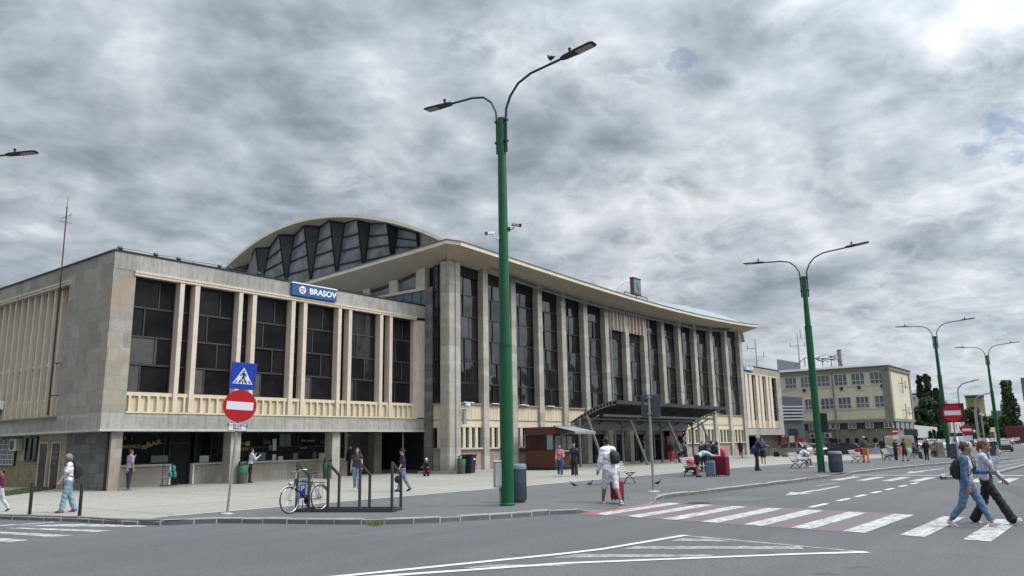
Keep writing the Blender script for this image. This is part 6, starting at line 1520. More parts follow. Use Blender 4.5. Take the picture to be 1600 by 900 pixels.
hnd = W2(t, I2[0][('hand', 1)]*I2[2]); cu = T_('drink_cup', 'pink drink carton held to the mouth of the ponytailed girl', 'cup', hnd, t.rotation_euler[2]); b = MB(); b.lathe((0.0, 0.0, -0.02), [(0.026, 0), (0.033, 0.13)], 14); b.build('cup', paint('cup_pink', (0.55, 0.34, 0.38), 0.5), cu); b = MB(); b.tube([(0, 0, 0.11), (-0.02, 0, 0.19)], 0.005, 6); b.build('straw', SWHITE, cu)
# man in white
g = gp(955, 789, 0.03)
t, I3 = person(g, toward(g, 34), 'man in a white hoodie and white shorts seen from behind, pulling a red suitcase', ht(g, 955, 682), legs=((19, 6), (-15, 12)), arms=((6, 10, 18), (-10, 10, 10)), lean=6, skin='brown', hair=('black', 'short'),
    top=(WCLOTH, 1.0, 0.04), bottom=('shorts', cloth((0.50, 0.50, 0.56), var=0.06), 0.56), shoes=cloth((0.30, 0.32, 0.33)), near=True, vox=0.012, loose=1.7, build=1.10, head=(-20, 10))
SLING = backpack(W2(t, np.array([-0.13, -0.06, 1.12])), t.rotation_euler[2], 'small black sling backpack worn by the man in white', (0.010, 0.010, 0.012), 0.85, R_(8))
b = MB(); m_ = [np.array(v) for v in ((-0.23, 0.22, 1.12), (-0.205, 0.10, 1.22), (-0.17, 0.10, 1.48), (-0.02, 0.12, 1.59))]
b.tube([( -0.16, 0.12, 1.46-1.10+0.05), (-0.05, 0.10, 0.34), (-0.06, -0.0, 0.30)], 0.012, 6); b.build('strap', BLACKM, SLING)
b = MB(); b.tube([(-0.06, -0.10, 0.06), (-0.02, 0.20, 0.10), (0.04, 0.30, 0.2)], 0.010, 6); b.build('strap', BLACKM, SLING)
gc = gp(961, 787)
suitcase(gp(965, 782.5), t.rotation_euler[2]+0.3, 'dark red cabin suitcase rolling beside the man in white', (0.20, 0.012, 0.030), 0.36, 0.24, 0.56)
# woman with red shoes
g = gp(103, 801)
t, I4 = person(g, toward(g, 96), 'grey haired woman in a white t-shirt, pale jeans and red shoes', ht(g, 106, 710), legs=((12, 6), (-10, 12)), arms=((20, 10, 14), (-6, 10, 14)), lean=2, skin='mid', hair=('grey', 'bob'),
    top=(WCLOTH, 0.34), bottom=('trousers', DENIML, 1.0), shoes=cloth((0.42, 0.015, 0.04)), near=True, vox=0.013, build=1.16, head=(-25, 12), flare=0.018, sole=BLACKM)
backpack(W2(t, np.array([-0.10, 0.0, 0.92])), t.rotation_euler[2], 'small black backpack worn by the grey haired woman', (0.012, 0.012, 0.015), 0.95, 0.0, True)
# others, nearest first
def P(px, py, hy, face, label, **k):
    g = k.pop('g', None) or gp(px, py)
    return person(g, toward(g, face), label, k.pop('H', None) or ht(g, px, hy), **k)
STAND = ((4, 2), (-3, 2)); WALK = ((18, 6), (-14, 20))
t5, _ = P(557, 767, 700, 176, 'curly haired woman in a black top and pale jeans walking behind the rack', legs=WALK, arms=((12, 8, 30), (-10, 10, 24)), skin='fair', hair=('dark', 'curly'), top=(cloth((0.03, 0.033, 0.037)), 0.12), bottom=('trousers', DENIML, 0.98), shoes=cloth((0.5, 0.46, 0.28)), vox=0.014, near=True)
t6, I6 = P(629, 768, 702, 92, 'man in a dark cap, black t-shirt and jeans walking behind the rack', legs=((14, 4), (-14, 16)), arms=((10, 8, 18), (-10, 12, 10)), skin='fair', hair=('dark', 'short'), hat=(BCLOTH, 'cap'), top=(cloth((0.012, 0.014, 0.028)), 0.42), bottom=('trousers', cloth((0.13, 0.19, 0.26)), 1.0), shoes=BCLOTH, vox=0.014, near=True, build=1.12, sole=BLACKM)
hb_ = T_('handbag', 'round dark handbag carried by the man in the cap', 'bag', W2(t6, I6[0][('hand', 0)]*I6[2])+Vector((0, 0, -0.32)), t6.rotation_euler[2]); b = MB(); b.lathe((0, -0.03, 0.0), [(0.10, 0.0), (0.14, 0.02), (0.14, 0.05), (0.10, 0.07)], 18, 'Y'); b.build('pouch', BCLOTH, hb_); b = MB(); b.tube([(-0.06, 0, 0.12), (0, 0, 0.30), (0.06, 0, 0.12)], 0.008, 6); b.build('strap', BLACKM, hb_)
gA = onY(200, 763, 34.0); gA.z = 0.145
P(0, 0, 0, -60, 'man in a pale shirt and navy trousers smoking at the bar window', g=gA, H=1.66, legs=STAND, arms=((28, 4, 122), (0, 8, 10)), skin='mid', hair=('dark', 'short'), top=(cloth((0.26, 0.22, 0.28)), 0.4, 0.1), bottom=('trousers', NCLOTH, 1.0), shoes=cloth((0.2, 0.18, 0.15)), vox=0.016, build=1.12)
gB = onY(390, 752, 34.15); gB.z = 0.145
P(0, 0, 0, -70, 'person in a white jacket with a black shoulder strap beside the arcade pillar', g=gB, H=1.62, legs=STAND, arms=((30, 4, 125), (30, 6, 100)), lean=4, skin='fair', hair=('dark', 'short'), top=(cloth((0.42, 0.42, 0.44)), 0.9, 0.08), bottom=('trousers', BCLOTH, 1.0), shoes=BCLOTH, vox=0.016)
gC = onY(547, 745, 35.2); gC.z = 0.145
P(0, 0, 0, 150, 'person in black standing in the shadow of the arcade doorway', g=gC, H=1.7, legs=STAND, skin='mid', hair=('black', 'short'), top=(BCLOTH, 1.0, 0.1), bottom=('trousers', BCLOTH, 1.0), shoes=BCLOTH, vox=0.02)
gS = onY(668, 741, 30.8); gS.z = 0.12
P(0, 0, 0, 165, 'beggar in a pale hat and maroon trousers sitting on the step by the hall corner', g=gS, H=1.6, sit=True, legs=((100, 140), (78, 125)), arms=((35, 8, 60), (30, 8, 70)), lean=22, hipz=0.26, skin='mid', hair=('grey', 'short'), hat=(cloth((0.42, 0.44, 0.28)), 'beanie'), top=(cloth((0.014, 0.014, 0.020)), 1.0), bottom=('trousers', cloth((0.10, 0.012, 0.035)), 1.0), shoes=BCLOTH, vox=0.018, loose=1.6, build=1.15)
t7, I7 = P(875.5, 744.5, 695, 178, 'woman in a pink scarf top and blue jeans walking arm in arm by the kiosk', legs=WALK, arms=((20, 10, 60), (5, 8, 30)), skin='mid', hair=('brown', 'short'), top=(cloth((0.40, 0.16, 0.16), var=0.4), 0.9), bottom=('trousers', cloth((0.035, 0.07, 0.15)), 1.0), shoes=WCLOTH, vox=0.018)
t8, I8 = P(898, 744, 693, 182, 'woman in black clothes and white trainers carrying a black handbag by the kiosk', legs=((8, 2), (-8, 10)), arms=((40, 6, 90), (5, 10, 60)), skin='mid', hair=('brown', 'short'), top=(cloth((0.02, 0.022, 0.028)), 1.0, 0.1), bottom=('trousers', BCLOTH, 1.0), flare=0.03, shoes=WCLOTH, vox=0.018)
for tt, II, i, lb in ((t8, I8, 1, 'black handbag hanging from the arm of the woman in black by the kiosk'), (t7, I7, 0, 'blue shopping bag of the woman in the pink scarf top')):
    hb_ = T_('handbag', lb, 'bag', W2(tt, II[0][('hand', i)]*II[2])+Vector((0, 0, -0.42)), tt.rotation_euler[2]); b = MB(); b.box(-0.13, 0.13, -0.05, 0.05, 0, 0.24); b.build('pouch', BCLOTH if i else cloth((0.03, 0.09, 0.18)), hb_, bevel=0.03); b = MB(); b.tube([(-0.1, 0, 0.22), (0, 0, 0.42), (0.1, 0, 0.22)], 0.01, 6); b.build('strap', BLACKM, hb_)
# by the second bench
gm = gp(1091, 745.5)
P(0, 0, 0, -62, 'person in a mint shirt and black shorts bending over the bench with the pink bag', g=gm, H=1.72, legs=((2, 4), (-2, 0)), arms=((70, 8, 20), (60, 8, 30)), lean=62, hunch=25, skin='mid', hair=('brown', 'long'), top=(cloth((0.32, 0.46, 0.44)), 0.4), bottom=('shorts', BCLOTH, 0.34), shoes=BCLOTH, vox=0.018).__class__
suitcase(gp(1111, 745), toward(gm, 80), 'steel blue suitcase standing before the crowd', (0.10, 0.17, 0.22), 0.44, 0.26, 0.72)
suitcase(gp(1129, 744), toward(gm, 60), 'large dark red suitcase beside the steel blue one', (0.16, 0.008, 0.030), 0.66, 0.34, 0.92, False)
backpack(gp(1129, 744)+Vector((0.0, 0.0, 0.91)), toward(gm, 60), 'pink rucksack resting on the large dark red suitcase', (0.42, 0.02, 0.09), 0.85)
backpack(Vector(BENCH2)+Vector((0.55, -0.02, 0.5)), R_(60), 'pink bag lying on the dark slatted bench', (0.50, 0.04, 0.12), 1.0, R_(75))
gg = gp(1050, 722); gg = onY(1050, 722, 29.6); gg.z = 0.14
def PY_(px, py, Y, hy, face, label, **k):
    g = onY(px, py, Y); g.z = 0.13+gz(g.x); return P(px, py, hy, face, label, g=g, H=k.pop('H', None) or ht(g, px, hy), **k)
PY_(1049, 719, 29.2, 690, -20, 'woman in a maroon top and pink trousers at the red framed shop', legs=STAND, hair=('dark', 'long'), top=(cloth((0.08, 0.012, 0.02)), 0.8), bottom=('trousers', cloth((0.42, 0.04, 0.09)), 0.95), shoes=WCLOTH, vox=0.022)
PY_(1062.5, 718, 29.0, 689, -20, 'person in a turquoise t-shirt at the red framed shop', legs=STAND, hair=('dark', 'short'), top=(cloth((0.02, 0.26, 0.28)), 0.45, 0.1), bottom=('trousers', NCLOTH, 1.0), shoes=BCLOTH, vox=0.022)
PY_(1008, 719, 30.0, 686, 90, 'tall person in grey clothes walking under the canopy', legs=WALK, hair=('dark', 'short'), top=(cloth((0.07, 0.06, 0.055)), 0.6), bottom=('trousers', cloth((0.05, 0.06, 0.075)), 1.0), shoes=WCLOTH, vox=0.022)
PY_(1001, 719, 30.6, 693, -60, 'person in dark clothes beside the hall door under the canopy', legs=STAND, hair=('dark', 'short'), top=(cloth((0.03, 0.045, 0.05)), 1.0, 0.1), bottom=('trousers', NCLOTH, 1.0), shoes=BCLOTH, vox=0.022)
for px, py, hy, f, lb, tc, hs in ((1073, 738, 690, 100, 'person in a black coat behind the crouching figure at the bench', (0.02, 0.022, 0.03), ('black', 'short')), (1100, 737, 690, 200, 'person in a navy jacket facing the group by the suitcases', (0.015, 0.018, 0.03), ('dark', 'short')),
        (1107, 738, 688, 120, 'fair haired man in the middle of the group by the suitcases', (0.018, 0.02, 0.03), ('auburn', 'short')), (1114, 737, 689, 10, 'bald man in a dark jacket by the suitcases', (0.02, 0.024, 0.035), ('dark', 'short')), (1122, 737, 690, 80, 'woman in a dark blue coat reaching for the large suitcase', (0.012, 0.02, 0.045), ('dark', 'bob'))):
    P(px, py, hy, f, lb, legs=STAND, arms=((25, 8, 60), (10, 8, 30)), hair=hs, top=(cloth(tc), 1.0, 0.1), bottom=('trousers', cloth((0.025, 0.03, 0.045)), 1.0), shoes=BCLOTH, vox=0.022)
P(1080, 742, 705, -60, 'person in a brown jacket crouching behind the dark bench', H=1.7, legs=((95, 130), (75, 125)), lean=35, hair=('brown', 'long'), top=(cloth((0.07, 0.045, 0.035)), 1.0), bottom=('trousers', cloth((0.10, 0.012, 0.02)), 1.0), shoes=BCLOTH, vox=0.022, hipz=0.34)
PY_(1158, 713, 31.2, 688, 180, 'person in black standing at the far end column of the hall', legs=STAND, hair=('dark', 'short'), top=(BCLOTH, 1.0, 0.12), bottom=('trousers', BCLOTH, 1.0), shoes=BCLOTH, vox=0.024)
P(1184, 735.5, 681, -75, 'stooping white haired man in a dark jacket with a blue rucksack, reading', legs=((6, 4), (-4, 6)), arms=((35, 6, 75), (30, 6, 70)), lean=5, hunch=14, skin='mid', hair=('white', 'short'), top=(cloth((0.022, 0.024, 0.035)), 1.0, 0.12), bottom=('trousers', BCLOTH, 1.0), shoes=BCLOTH, vox=0.018)
gq = gp(1184, 735.5); backpack(gq+Vector((-0.10, 0.04, 0.90)), toward(gq, -75), 'navy rucksack on the back of the stooping white haired man', (0.015, 0.02, 0.09), 1.0, 0.2, True)
P(1193.5, 724.5, 685, 182, 'man in a blue t-shirt and black shorts walking behind the stooping man', legs=WALK, skin='mid', hair=('dark', 'short'), top=(cloth((0.03, 0.10, 0.24)), 0.42), bottom=('shorts', BCLOTH, 0.5), shoes=BCLOTH, vox=0.02, build=1.1)
gw = Vector(BENCH3)+Vector((0.62, -0.12, 0)); 
P(0, 0, 0, 0, 'person in white bent forward on the bench by the second green pole', g=gw+Vector((0, 0.05, 0)), H=1.76, sit=True, legs=((84, 88), (88, 80)), arms=((62, 6, 60), (60, 6, 65)), lean=30, hunch=18, hipz=0.53, skin='mid', hair=('dark', 'short'), top=(WCLOTH, 0.45), bottom=('shorts', WCLOTH, 0.4), shoes=WCLOTH, vox=0.018, loose=1.6)[0].rotation_euler = (0, 0, R_(-62))
gw2 = Vector(BENCH3)+Vector((1.35, -0.1, 0))
P(0, 0, 0, 0, 'person in a maroon top sitting behind the one in white on the bench', g=gw2+Vector((0, 0.05, 0)), H=1.7, sit=True, legs=((84, 84), (88, 84)), arms=((40, 6, 60), (50, 6, 45)), lean=14, hunch=10, hipz=0.53, skin='mid', hair=('dark', 'bob'), top=(cloth((0.12, 0.02, 0.025)), 0.6), bottom=('shorts', cloth((0.3, 0.28, 0.27)), 0.4), shoes=WCLOTH, vox=0.02)[0].rotation_euler = (0, 0, R_(-70))
ORANGE = cloth((0.62, 0.14, 0.03)); HIV = cloth((0.45, 0.46, 0.36))
P(1354, 723, 683, 40, 'worker in orange trousers and a pale vest', legs=((9, 2), (-9, 4)), arms=((15, 8, 30), (5, 8, 20)), skin='mid', hair=('brown', 'short'), top=(cloth((0.05, 0.05, 0.035)), 0.9), bottom=('trousers', ORANGE, 1.0), shoes=BCLOTH, vox=0.02, jacket=None, build=1.0, hat=(HIV, 'cap'))
P(1381, 717.5, 684, 180, 'person in a black dress and shorts behind the fourth bench', legs=WALK, hair=('black', 'short'), top=(BCLOTH, 0.45, 0.3), bottom=('shorts', BCLOTH, 0.4), shoes=BCLOTH, vox=0.022, skin='mid')
P(1401, 719, 687, -30, 'person in navy with folded arms by the cream booth', legs=STAND, arms=((35, 8, 90), (35, 8, 90)), hair=('auburn', 'short'), top=(cloth((0.018, 0.02, 0.05)), 0.5, 0.2), bottom=('trousers', NCLOTH, 1.0), shoes=BCLOTH, vox=0.022, build=1.15)
P(1415, 720.5, 685, 60, 'man in a dark olive top and shorts facing the booth', legs=((10, 4), (-10, 6)), arms=((35, 8, 70), (20, 8, 60)), hair=('dark', 'short'), top=(cloth((0.03, 0.03, 0.022)), 0.45, 0.1), bottom=('shorts', cloth((0.03, 0.032, 0.025)), 0.5), shoes=BCLOTH, vox=0.022, skin='mid', build=1.1)
P(1449, 721, 687, 180, 'person in black walking past the far bench', legs=((8, 4), (-6, 8)), hair=('black', 'short'), top=(BCLOTH, 0.5), bottom=('trousers', BCLOTH, 1.0), shoes=WCLOTH, vox=0.022)
for k, (dx, c_, lb) in enumerate(((0.35, (0.05, 0.03, 0.03), 'person in dark brown seated on the far bench'), (1.0, (0.02, 0.02, 0.03), 'person in black seated on the far bench beside the one in brown'))):
    P(0, 0, 0, 0, lb, g=Vector(BENCH6)+Vector((dx, -0.07, 0)), H=1.7, sit=True, legs=((86, 84), (88, 84)), arms=((30, 6, 60), (30, 6, 60)), lean=4, hipz=0.53, skin='mid', hair=('dark', 'short'), top=(cloth(c_), 0.9), bottom=('trousers', NCLOTH, 1.0), shoes=BCLOTH, vox=0.024)[0].rotation_euler = (0, 0, R_(-90))
P(1461, 714.5, 690, 160, 'seated traveller in a pale pink top beside the concrete block', H=1.68, sit=True, legs=((84, 84), (88, 84)), lean=15, hipz=0.50, hair=('dark', 'bob'), top=(cloth((0.45, 0.30, 0.28)), 0.6), bottom=('trousers', BCLOTH, 0.9), shoes=WCLOTH, vox=0.024)
gE = gp(-4, 797)
P(0, 0, 0, 90, 'person with a maroon bag stepping in at the kerb by the louvred wing', g=gp(-2, 800), H=1.2, legs=WALK, hair=('dark', 'short'), top=(cloth((0.10, 0.01, 0.04)), 0.5), bottom=('trousers', cloth((0.4, 0.45, 0.5)), 1.0), shoes=BCLOTH, vox=0.02, skin='mid')
gb = Vector(BENCH4)
t = T_('shopping_bag', 'red and white bag on the bench beside the worker', 'bag', gb+Vector((0.95, 0.0, 0.46)))
b = MB(); b.box(-0.22, 0.22, -0.13, 0.13, 0, 0.26); b.build('lower_half', WCLOTH, t, bevel=0.04); b = MB(); b.box(-0.2, 0.2, -0.12, 0.12, 0.26, 0.50); b.build('upper_half', cloth((0.45, 0.01, 0.03)), t, bevel=0.05)
gt = gp(1408, 719); t = T_('shopping_bag', 'orange bag hanging between the couple by the cream booth', 'bag', gt+Vector((0, 0, 0.45)))
b = MB(); b.box(-0.16, 0.16, -0.07, 0.07, 0, 0.5); b.build('sack', cloth((0.6, 0.12, 0.03)), t, bevel=0.03); b = MB(); b.tube([(-0.1, 0, 0.48), (0, 0, 0.62), (0.1, 0, 0.48)], 0.012, 6); b.build('strap', BLACKM, t)
# ---------------------------------------------------------------- the beige office building
BX, BY = 117.3, 25.4; GZ = -0.28
t = thing('office_building', 'three storey beige office building with grey corners and white framed windows', 'building', (BX, BY, GZ)); OB = t; OFF = Vector(t.location)
def bpart(mb, name, mat, par=None, **k):
    o = mb.build(name, mat, None, **k); o.parent = par or OB
    if par is None: o.location = -OFF
    return o
BEI = cladding('beige_render', (0.47, 0.42, 0.315), (0.57, 0.515, 0.395), (0.64, 0.58, 0.455), 60, 60, 0.0, 0.35)
GREYR = cladding('grey_render', (0.17, 0.155, 0.13), (0.225, 0.205, 0.17), (0.28, 0.255, 0.215), 60, 60, 0.0, 0.45)
WFR = paint('white_window_frame', (0.5, 0.52, 0.52), 0.5)
BGL = glass_mat('office_glass', (0.085, 0.10, 0.11), 0.08, 0.6, 0.03, 0.5)
YE = 43.5; XE = 130.3
b = MB(); b.box(BX, XE, BY, YE, 3.9, 11.05); bpart(b, 'wall', BEI)
b = MB(); b.box(BX+0.25, XE-0.2, BY+0.2, YE, GZ-0.3, 3.9); bpart(b, 'lower_wall', GREYR)
b = MB(); b.box(BX-0.12, BX+0.9, BY-0.12, BY+0.9, 3.9, 11.05); bpart(b, 'corner_pilaster', GREYR); b = MB(); b.box(XE-0.7, XE+0.12, BY-0.12, BY+0.9, 3.9, 11.05); bpart(b, 'corner_pilaster', GREYR)
b = MB(); b.box(BX-0.2, XE+0.2, BY-0.2, YE, 11.05, 11.55); b.box(BX-0.2, XE+0.1, BY-0.2, YE, 3.95, 4.35); bpart(b, 'cornice', GREYR)
b = MB(); b.box(BX-0.35, XE+0.35, BY-0.35, YE, 11.55, 11.65); b.add([(BX-0.3, BY-0.3, 11.65), (XE+0.3, BY-0.3, 11.65), (XE+0.3, YE, 11.65), (BX-0.3, YE, 11.65), (BX+4, BY+5, 12.3), (XE-4, BY+5, 12.3), (XE-4, YE, 12.3), (BX+4, YE, 12.3)], [(0, 1, 5, 4), (1, 2, 6, 5), (2, 3, 7, 6), (3, 0, 4, 7), (4, 5, 6, 7)]); bpart(b, 'roof', paint('office_roof', (0.17, 0.17, 0.17), 0.7, var=0.2))
zf = lambda x, y: (1140+x/5, 540+y/5)
def ywin(a, c): return onX(*zf(a, 400), BX).y, onX(*zf(c, 400), BX).y
def owin(a, c, z0, z1, cols_, rows_=(0.5,), fr=WFR, gm=BGL, par=None):
    y1, y0 = ywin(a, c) if par is None else (c, a)
    g = MB(); f = MB(); g.box(BX-0.02, BX+0.05, y0, y1, z0, z1)
    for s in [0, 1]+[k/cols_ for k in range(1, cols_)]: yy_ = y0+(y1-y0)*s; f.box(BX-0.08, BX+0.02, yy_-0.035, yy_+0.035, z0, z1)
    for s in [0, 1]+list(rows_): z_ = z0+(z1-z0)*s; f.box(BX-0.08, BX+0.02, y0, y1, z_-0.035, z_+0.035)
    o = bpart(g, 'window', gm); bpart(f, 'window_frame', fr, o); return o
for a, c in ((445, 532), (567, 652), (695, 795), (830, 930), (965, 1068), (1112, 1218)): owin(a, c, 9.2, 10.8, 3, (0.35,))
for a, c in ((585, 665), (710, 808), (845, 945), (985, 1085), (1133, 1240)): owin(a, c, 5.95, 7.5, 3, (0.35,))
for a, c in ((600, 650), (690, 760), (770, 835), (905, 965), (1040, 1100), (1185, 1250)): owin(a, c, 3.12, 3.85, 2, ())
b = MB(); b.box(BX+0.20, BX+0.3, BY+0.3, YE, 3.05, 3.9); bpart(b, 'dark_window_band', GRFR)
for a, c in ((875, 902), (945, 972), (1017, 1043), (1087, 1116), (1160, 1190), (615, 635)): owin(a, c, 1.15, 1.75, 1, (), fr=GRFR, gm=VOID)
owin(752, 828, 0.0, 1.75, 2, (), fr=GRFR, gm=VOID)
b = MB(); yy_ = ywin(815, 815)[0]; b.tube([(BX-0.1, yy_, 0), (BX-0.1, yy_, 11.1)], 0.10, 6); yy_ = ywin(1288, 1288)[0]; bpart(b, 'downpipe', GREYR)
b = MB(); b.box(BX-0.06, BX, BY+0.9, YE, 8.95, 9.1); b.box(BX-0.06, BX, BY+0.9, YE, 5.7, 5.85); bpart(b, 'string_course', BEI)
def sidew(x0, x1, z0, z1):
    g = MB(); g.box(x0, x1, BY-0.02, BY+0.3, z0, z1); o = bpart(g, 'window', BGL); f = MB(); f.box(x0, x0+0.1, BY-0.06, BY, z0, z1); f.box((x0+x1)/2-0.05, (x0+x1)/2+0.05, BY-0.06, BY, z0, z1); f.box(x1-0.1, x1, BY-0.06, BY, z0, z1); bpart(f, 'window_frame', WFR, o)
for k in range(4): sidew(BX+1.2+2.9*k, BX+3.2+2.9*k, 3.0, 3.85)
b = MB()
for x, z in ((BX+6.0, 9.0), (BX+6.5, 5.2)):
    b.tube([(x, BY-0.4, z-1), (x, BY-0.4, z+1.3)], 0.05, 5); b.tube([(x, BY-0.5, z), (x+2.6, BY-0.6, z-0.1)], 0.05, 5); b.tube([(x+1.4, BY-0.5, z-0.4), (x+1.4, BY-0.5, z+0.8)], 0.05, 5); b.bar((x-0.4, BY-0.05, z+0.4), (x+0.3, BY-0.5, z+0.4), 0.08)
o = b.build('wall_aerial', GRFR, None); tag(o, 'rusty aerials bracketed to the side wall of the beige office building', 'aerial')
for i, (x, y, lb) in enumerate(((590, 350, 'air conditioner under the second top floor window of the office building'), (880, 336, 'air conditioner under the fourth top floor window of the office building'), (1018, 327, 'air conditioner under the fifth top floor window of the office building'),
        (1198, 315, 'air conditioner under the last top floor window of the office building'), (652, 705, 'air conditioner low on the office building beside the green pole'), (768, 702, 'air conditioner low on the office building over the dark doorway'))):
    p = onX(*zf(x, y), BX-0.05); ac_unit((p.x, p.y, p.z-0.35), R_(-90), lb, 1.15, 'air conditioners on the office building')
# on its roof
p = atD(1313.5, 572, 128); t = T_('chimney', 'square grey chimney on the office building roof', 'chimney', (p.x, p.y, 11.6)); b = MB(); b.box(-0.26, 0.26, -0.26, 0.26, 0, hz_at(1313, 548, p)-11.6); b.build('shaft', paint('pale_concrete', (0.26, 0.25, 0.24), 0.8), t)
b = MB(); b.box(-0.28, 0.28, -0.28, 0.28, hz_at(1313, 548, p)-11.6, hz_at(1313, 548, p)-11.45); b.build('cap', GRFR, t)
def quadbox(name, label, cat, px0, px1, ytop0, ytop1, D0, D1, mat, zb=GZ, th=8, group=None):
    a = atD(px0, ytop0, D0); c = atD(px1, ytop1, D1)
    t = T_(name, label, cat, (a.x, a.y, zb), 0, group); d = Vector((c.x-a.x, c.y-a.y, 0)); n = Vector((a.x+c.x, a.y+c.y, 0)).normalized()*th
    b = MB(); za, zc = a.z-zb, c.z-zb
    V = [Vector((0, 0, 0)), d, d+n, n]; b.add([v for v in V]+[V[0]+Vector((0, 0, za)), V[1]+Vector((0, 0, zc)), V[2]+Vector((0, 0, zc)), V[3]+Vector((0, 0, za))], [(0, 3, 2, 1), (4, 5, 6, 7), (0, 1, 5, 4), (1, 2, 6, 5), (2, 3, 7, 6), (3, 0, 4, 7)])
    b.build('wall', mat, t); return t, d, n, za, zc
def facade_windows(t, d, n, za, zc, rows, cols_, mat, wfrac=0.5, name='window', z0=0.15, z1=0.9):
    nn = -n.normalized()*0.06
    for k in range(cols_):
        for r in range(rows):
            s0 = (k+0.5-wfrac/2)/cols_; s1 = (k+0.5+wfrac/2)/cols_; f0 = z0+(z1-z0)*(r+0.2)/rows; f1 = z0+(z1-z0)*(r+0.8)/rows
            h = lambda s, f: (za+(zc-za)*s)*f
            b = MB(); p = [d*s0+Vector((0, 0, h(s0, f0))), d*s1+Vector((0, 0, h(s1, f0))), d*s1+Vector((0, 0, h(s1, f1))), d*s0+Vector((0, 0, h(s0, f1)))]
            b.add([q+nn for q in p]+[q-nn for q in p], [(0, 1, 2, 3), (4, 5, 6, 7), (0, 1, 5, 4), (1, 2, 6, 5), (2, 3, 7, 6), (3, 0, 4, 7)]); b.build(name, mat, t)
quadbox('stair_tower', 'pale blue grey clad rooftop block behind the far wing', 'building', 1213.5, 1250, 561, 567, 150, 150, paint('blue_grey_cladding', (0.27, 0.31, 0.34), 0.6, var=0.1), 5, 6)
# annex with louvres
t, d, n, za, zc = quadbox('loading_annex', 'dark grey annex with pale louvres between the far wing and the office building', 'building', 1221, 1253, 619, 621, 112, 114, paint('annex_grey', (0.06, 0.07, 0.085), 0.6, var=0.15), GZ, 5)
for k in range(5):
    b = MB(); z = za*(0.60+0.055*k); b.bar(d*-0.02+Vector((0, 0, z))-n.normalized()*0.3, d*1.0+Vector((0, 0, z))-n.normalized()*0.3, 0.10, 0.20); b.build('louvre_blade', paint('louvre_pale', (0.30, 0.33, 0.35), 0.5), t)
b = MB(); b.obox(d*0.45+Vector((0, 0, za*0.22))-n.normalized()*0.05, d*0.22, n.normalized()*0.06, (0, 0, za*0.22)); b.build('gateway', VOID, t)
# rooftop frames and antennas
def antenna(px, ytop, ybot, D, label, arms):
    p = atD(px, ybot, D); h = hz_at(px, ytop, p)-p.z; t = T_('antenna', label, 'antenna', p); b = MB(); b.tube([(0, 0, 0), (0, 0, h)], [0.09*D/100, 0.04*D/100], 6); b.build('mast', GALV, t)
    rt = Vector((math.cos(YAW), -math.sin(YAW), 0)); 
    for zf_, s, l, up_ in arms:
        b = MB(); a = Vector((0, 0, h*zf_)); e = a+rt*s*l; b.tube([a, e], 0.045*D/100, 5); b.tube([e-Vector((0, 0, 0.2)), e+Vector((0, 0, up_))], 0.05*D/100, 5); b.build('arm', GALV, t)
antenna(1183, 529, 573, 108, 'thin antenna with two side arms on the far wing roof', ((0.66, -1, 1.1, 0.5), (0.38, 1, 1.0, 0.5)))
antenna(1250, 520, 573, 125, 'tall antenna with three arms on the office building roof', ((0.86, 1, 0.5, 1.2), (0.62, -1, 1.2, 0.4), (0.64, 1, 1.0, 0.4), (0.38, 1, 1.3, 0.2)))
t = T_('rooftop_frame', 'jumble of dark steel frames and dishes on the office building roof', 'frame', atD(1258, 573, 122)); rt = Vector((math.cos(YAW), -math.sin(YAW), 0)); b = MB(); rr = random.Random(4)
for k in range(4): a = rt*(k*1.3); b.bar(a, a+Vector((0, 0, 1.2+0.3*(k % 2))), 0.09)
b.bar(Vector((0, 0, 1.3)), rt*5+Vector((0, 0, 0.9)), 0.10); b.bar(rt*-1.5, Vector((0, 0, 1.3)), 0.08); b.bar(rt*5+Vector((0, 0, 0.9)), rt*5.5, 0.08)
for k in range(12): a = rt*rr.uniform(1.2, 4.0)+Vector((0, 0, rr.uniform(0.9, 1.6))); b.bar(a, a+rt*rr.uniform(0.5, 1.4)+Vector((0, 0, rr.uniform(-0.5, 0.6))), 0.12, 0.06)
b.build('frame', DKFR, t)
# hoardings with red posters under the far wing
for k, (px0, px1, yt, c_, lb) in enumerate(((1220, 1233, 683, (0.24, 0.03, 0.04), 'red and white poster board beside the parked grey car'), (1234, 1243, 681, (0.42, 0.40, 0.38), 'white poster board between the two red ones'), (1244, 1256, 684, (0.30, 0.012, 0.02), 'bright red poster board nearest the green pole'))):
    p = atD(px0, 702, 104); q = atD(px1, 702, 104); t = T_('poster_board', lb, 'poster board', (p.x, p.y, GZ)); h = hz_at(px0, yt, p)-GZ; d = q-p; d.z = 0
    b = MB(); b.obox(d/2+Vector((0, 0, h*0.6)), d/2, (0.03, 0.05, 0), (0, 0, h*0.4)); b.build('panel', paint('board_%d' % k, c_, 0.6, var=0.2), t); b = MB(); b.bar((0, 0, 0), (0, 0, h), 0.1); b.bar(d, d+Vector((0, 0, h)), 0.1); b.build('post', GRFR, t)
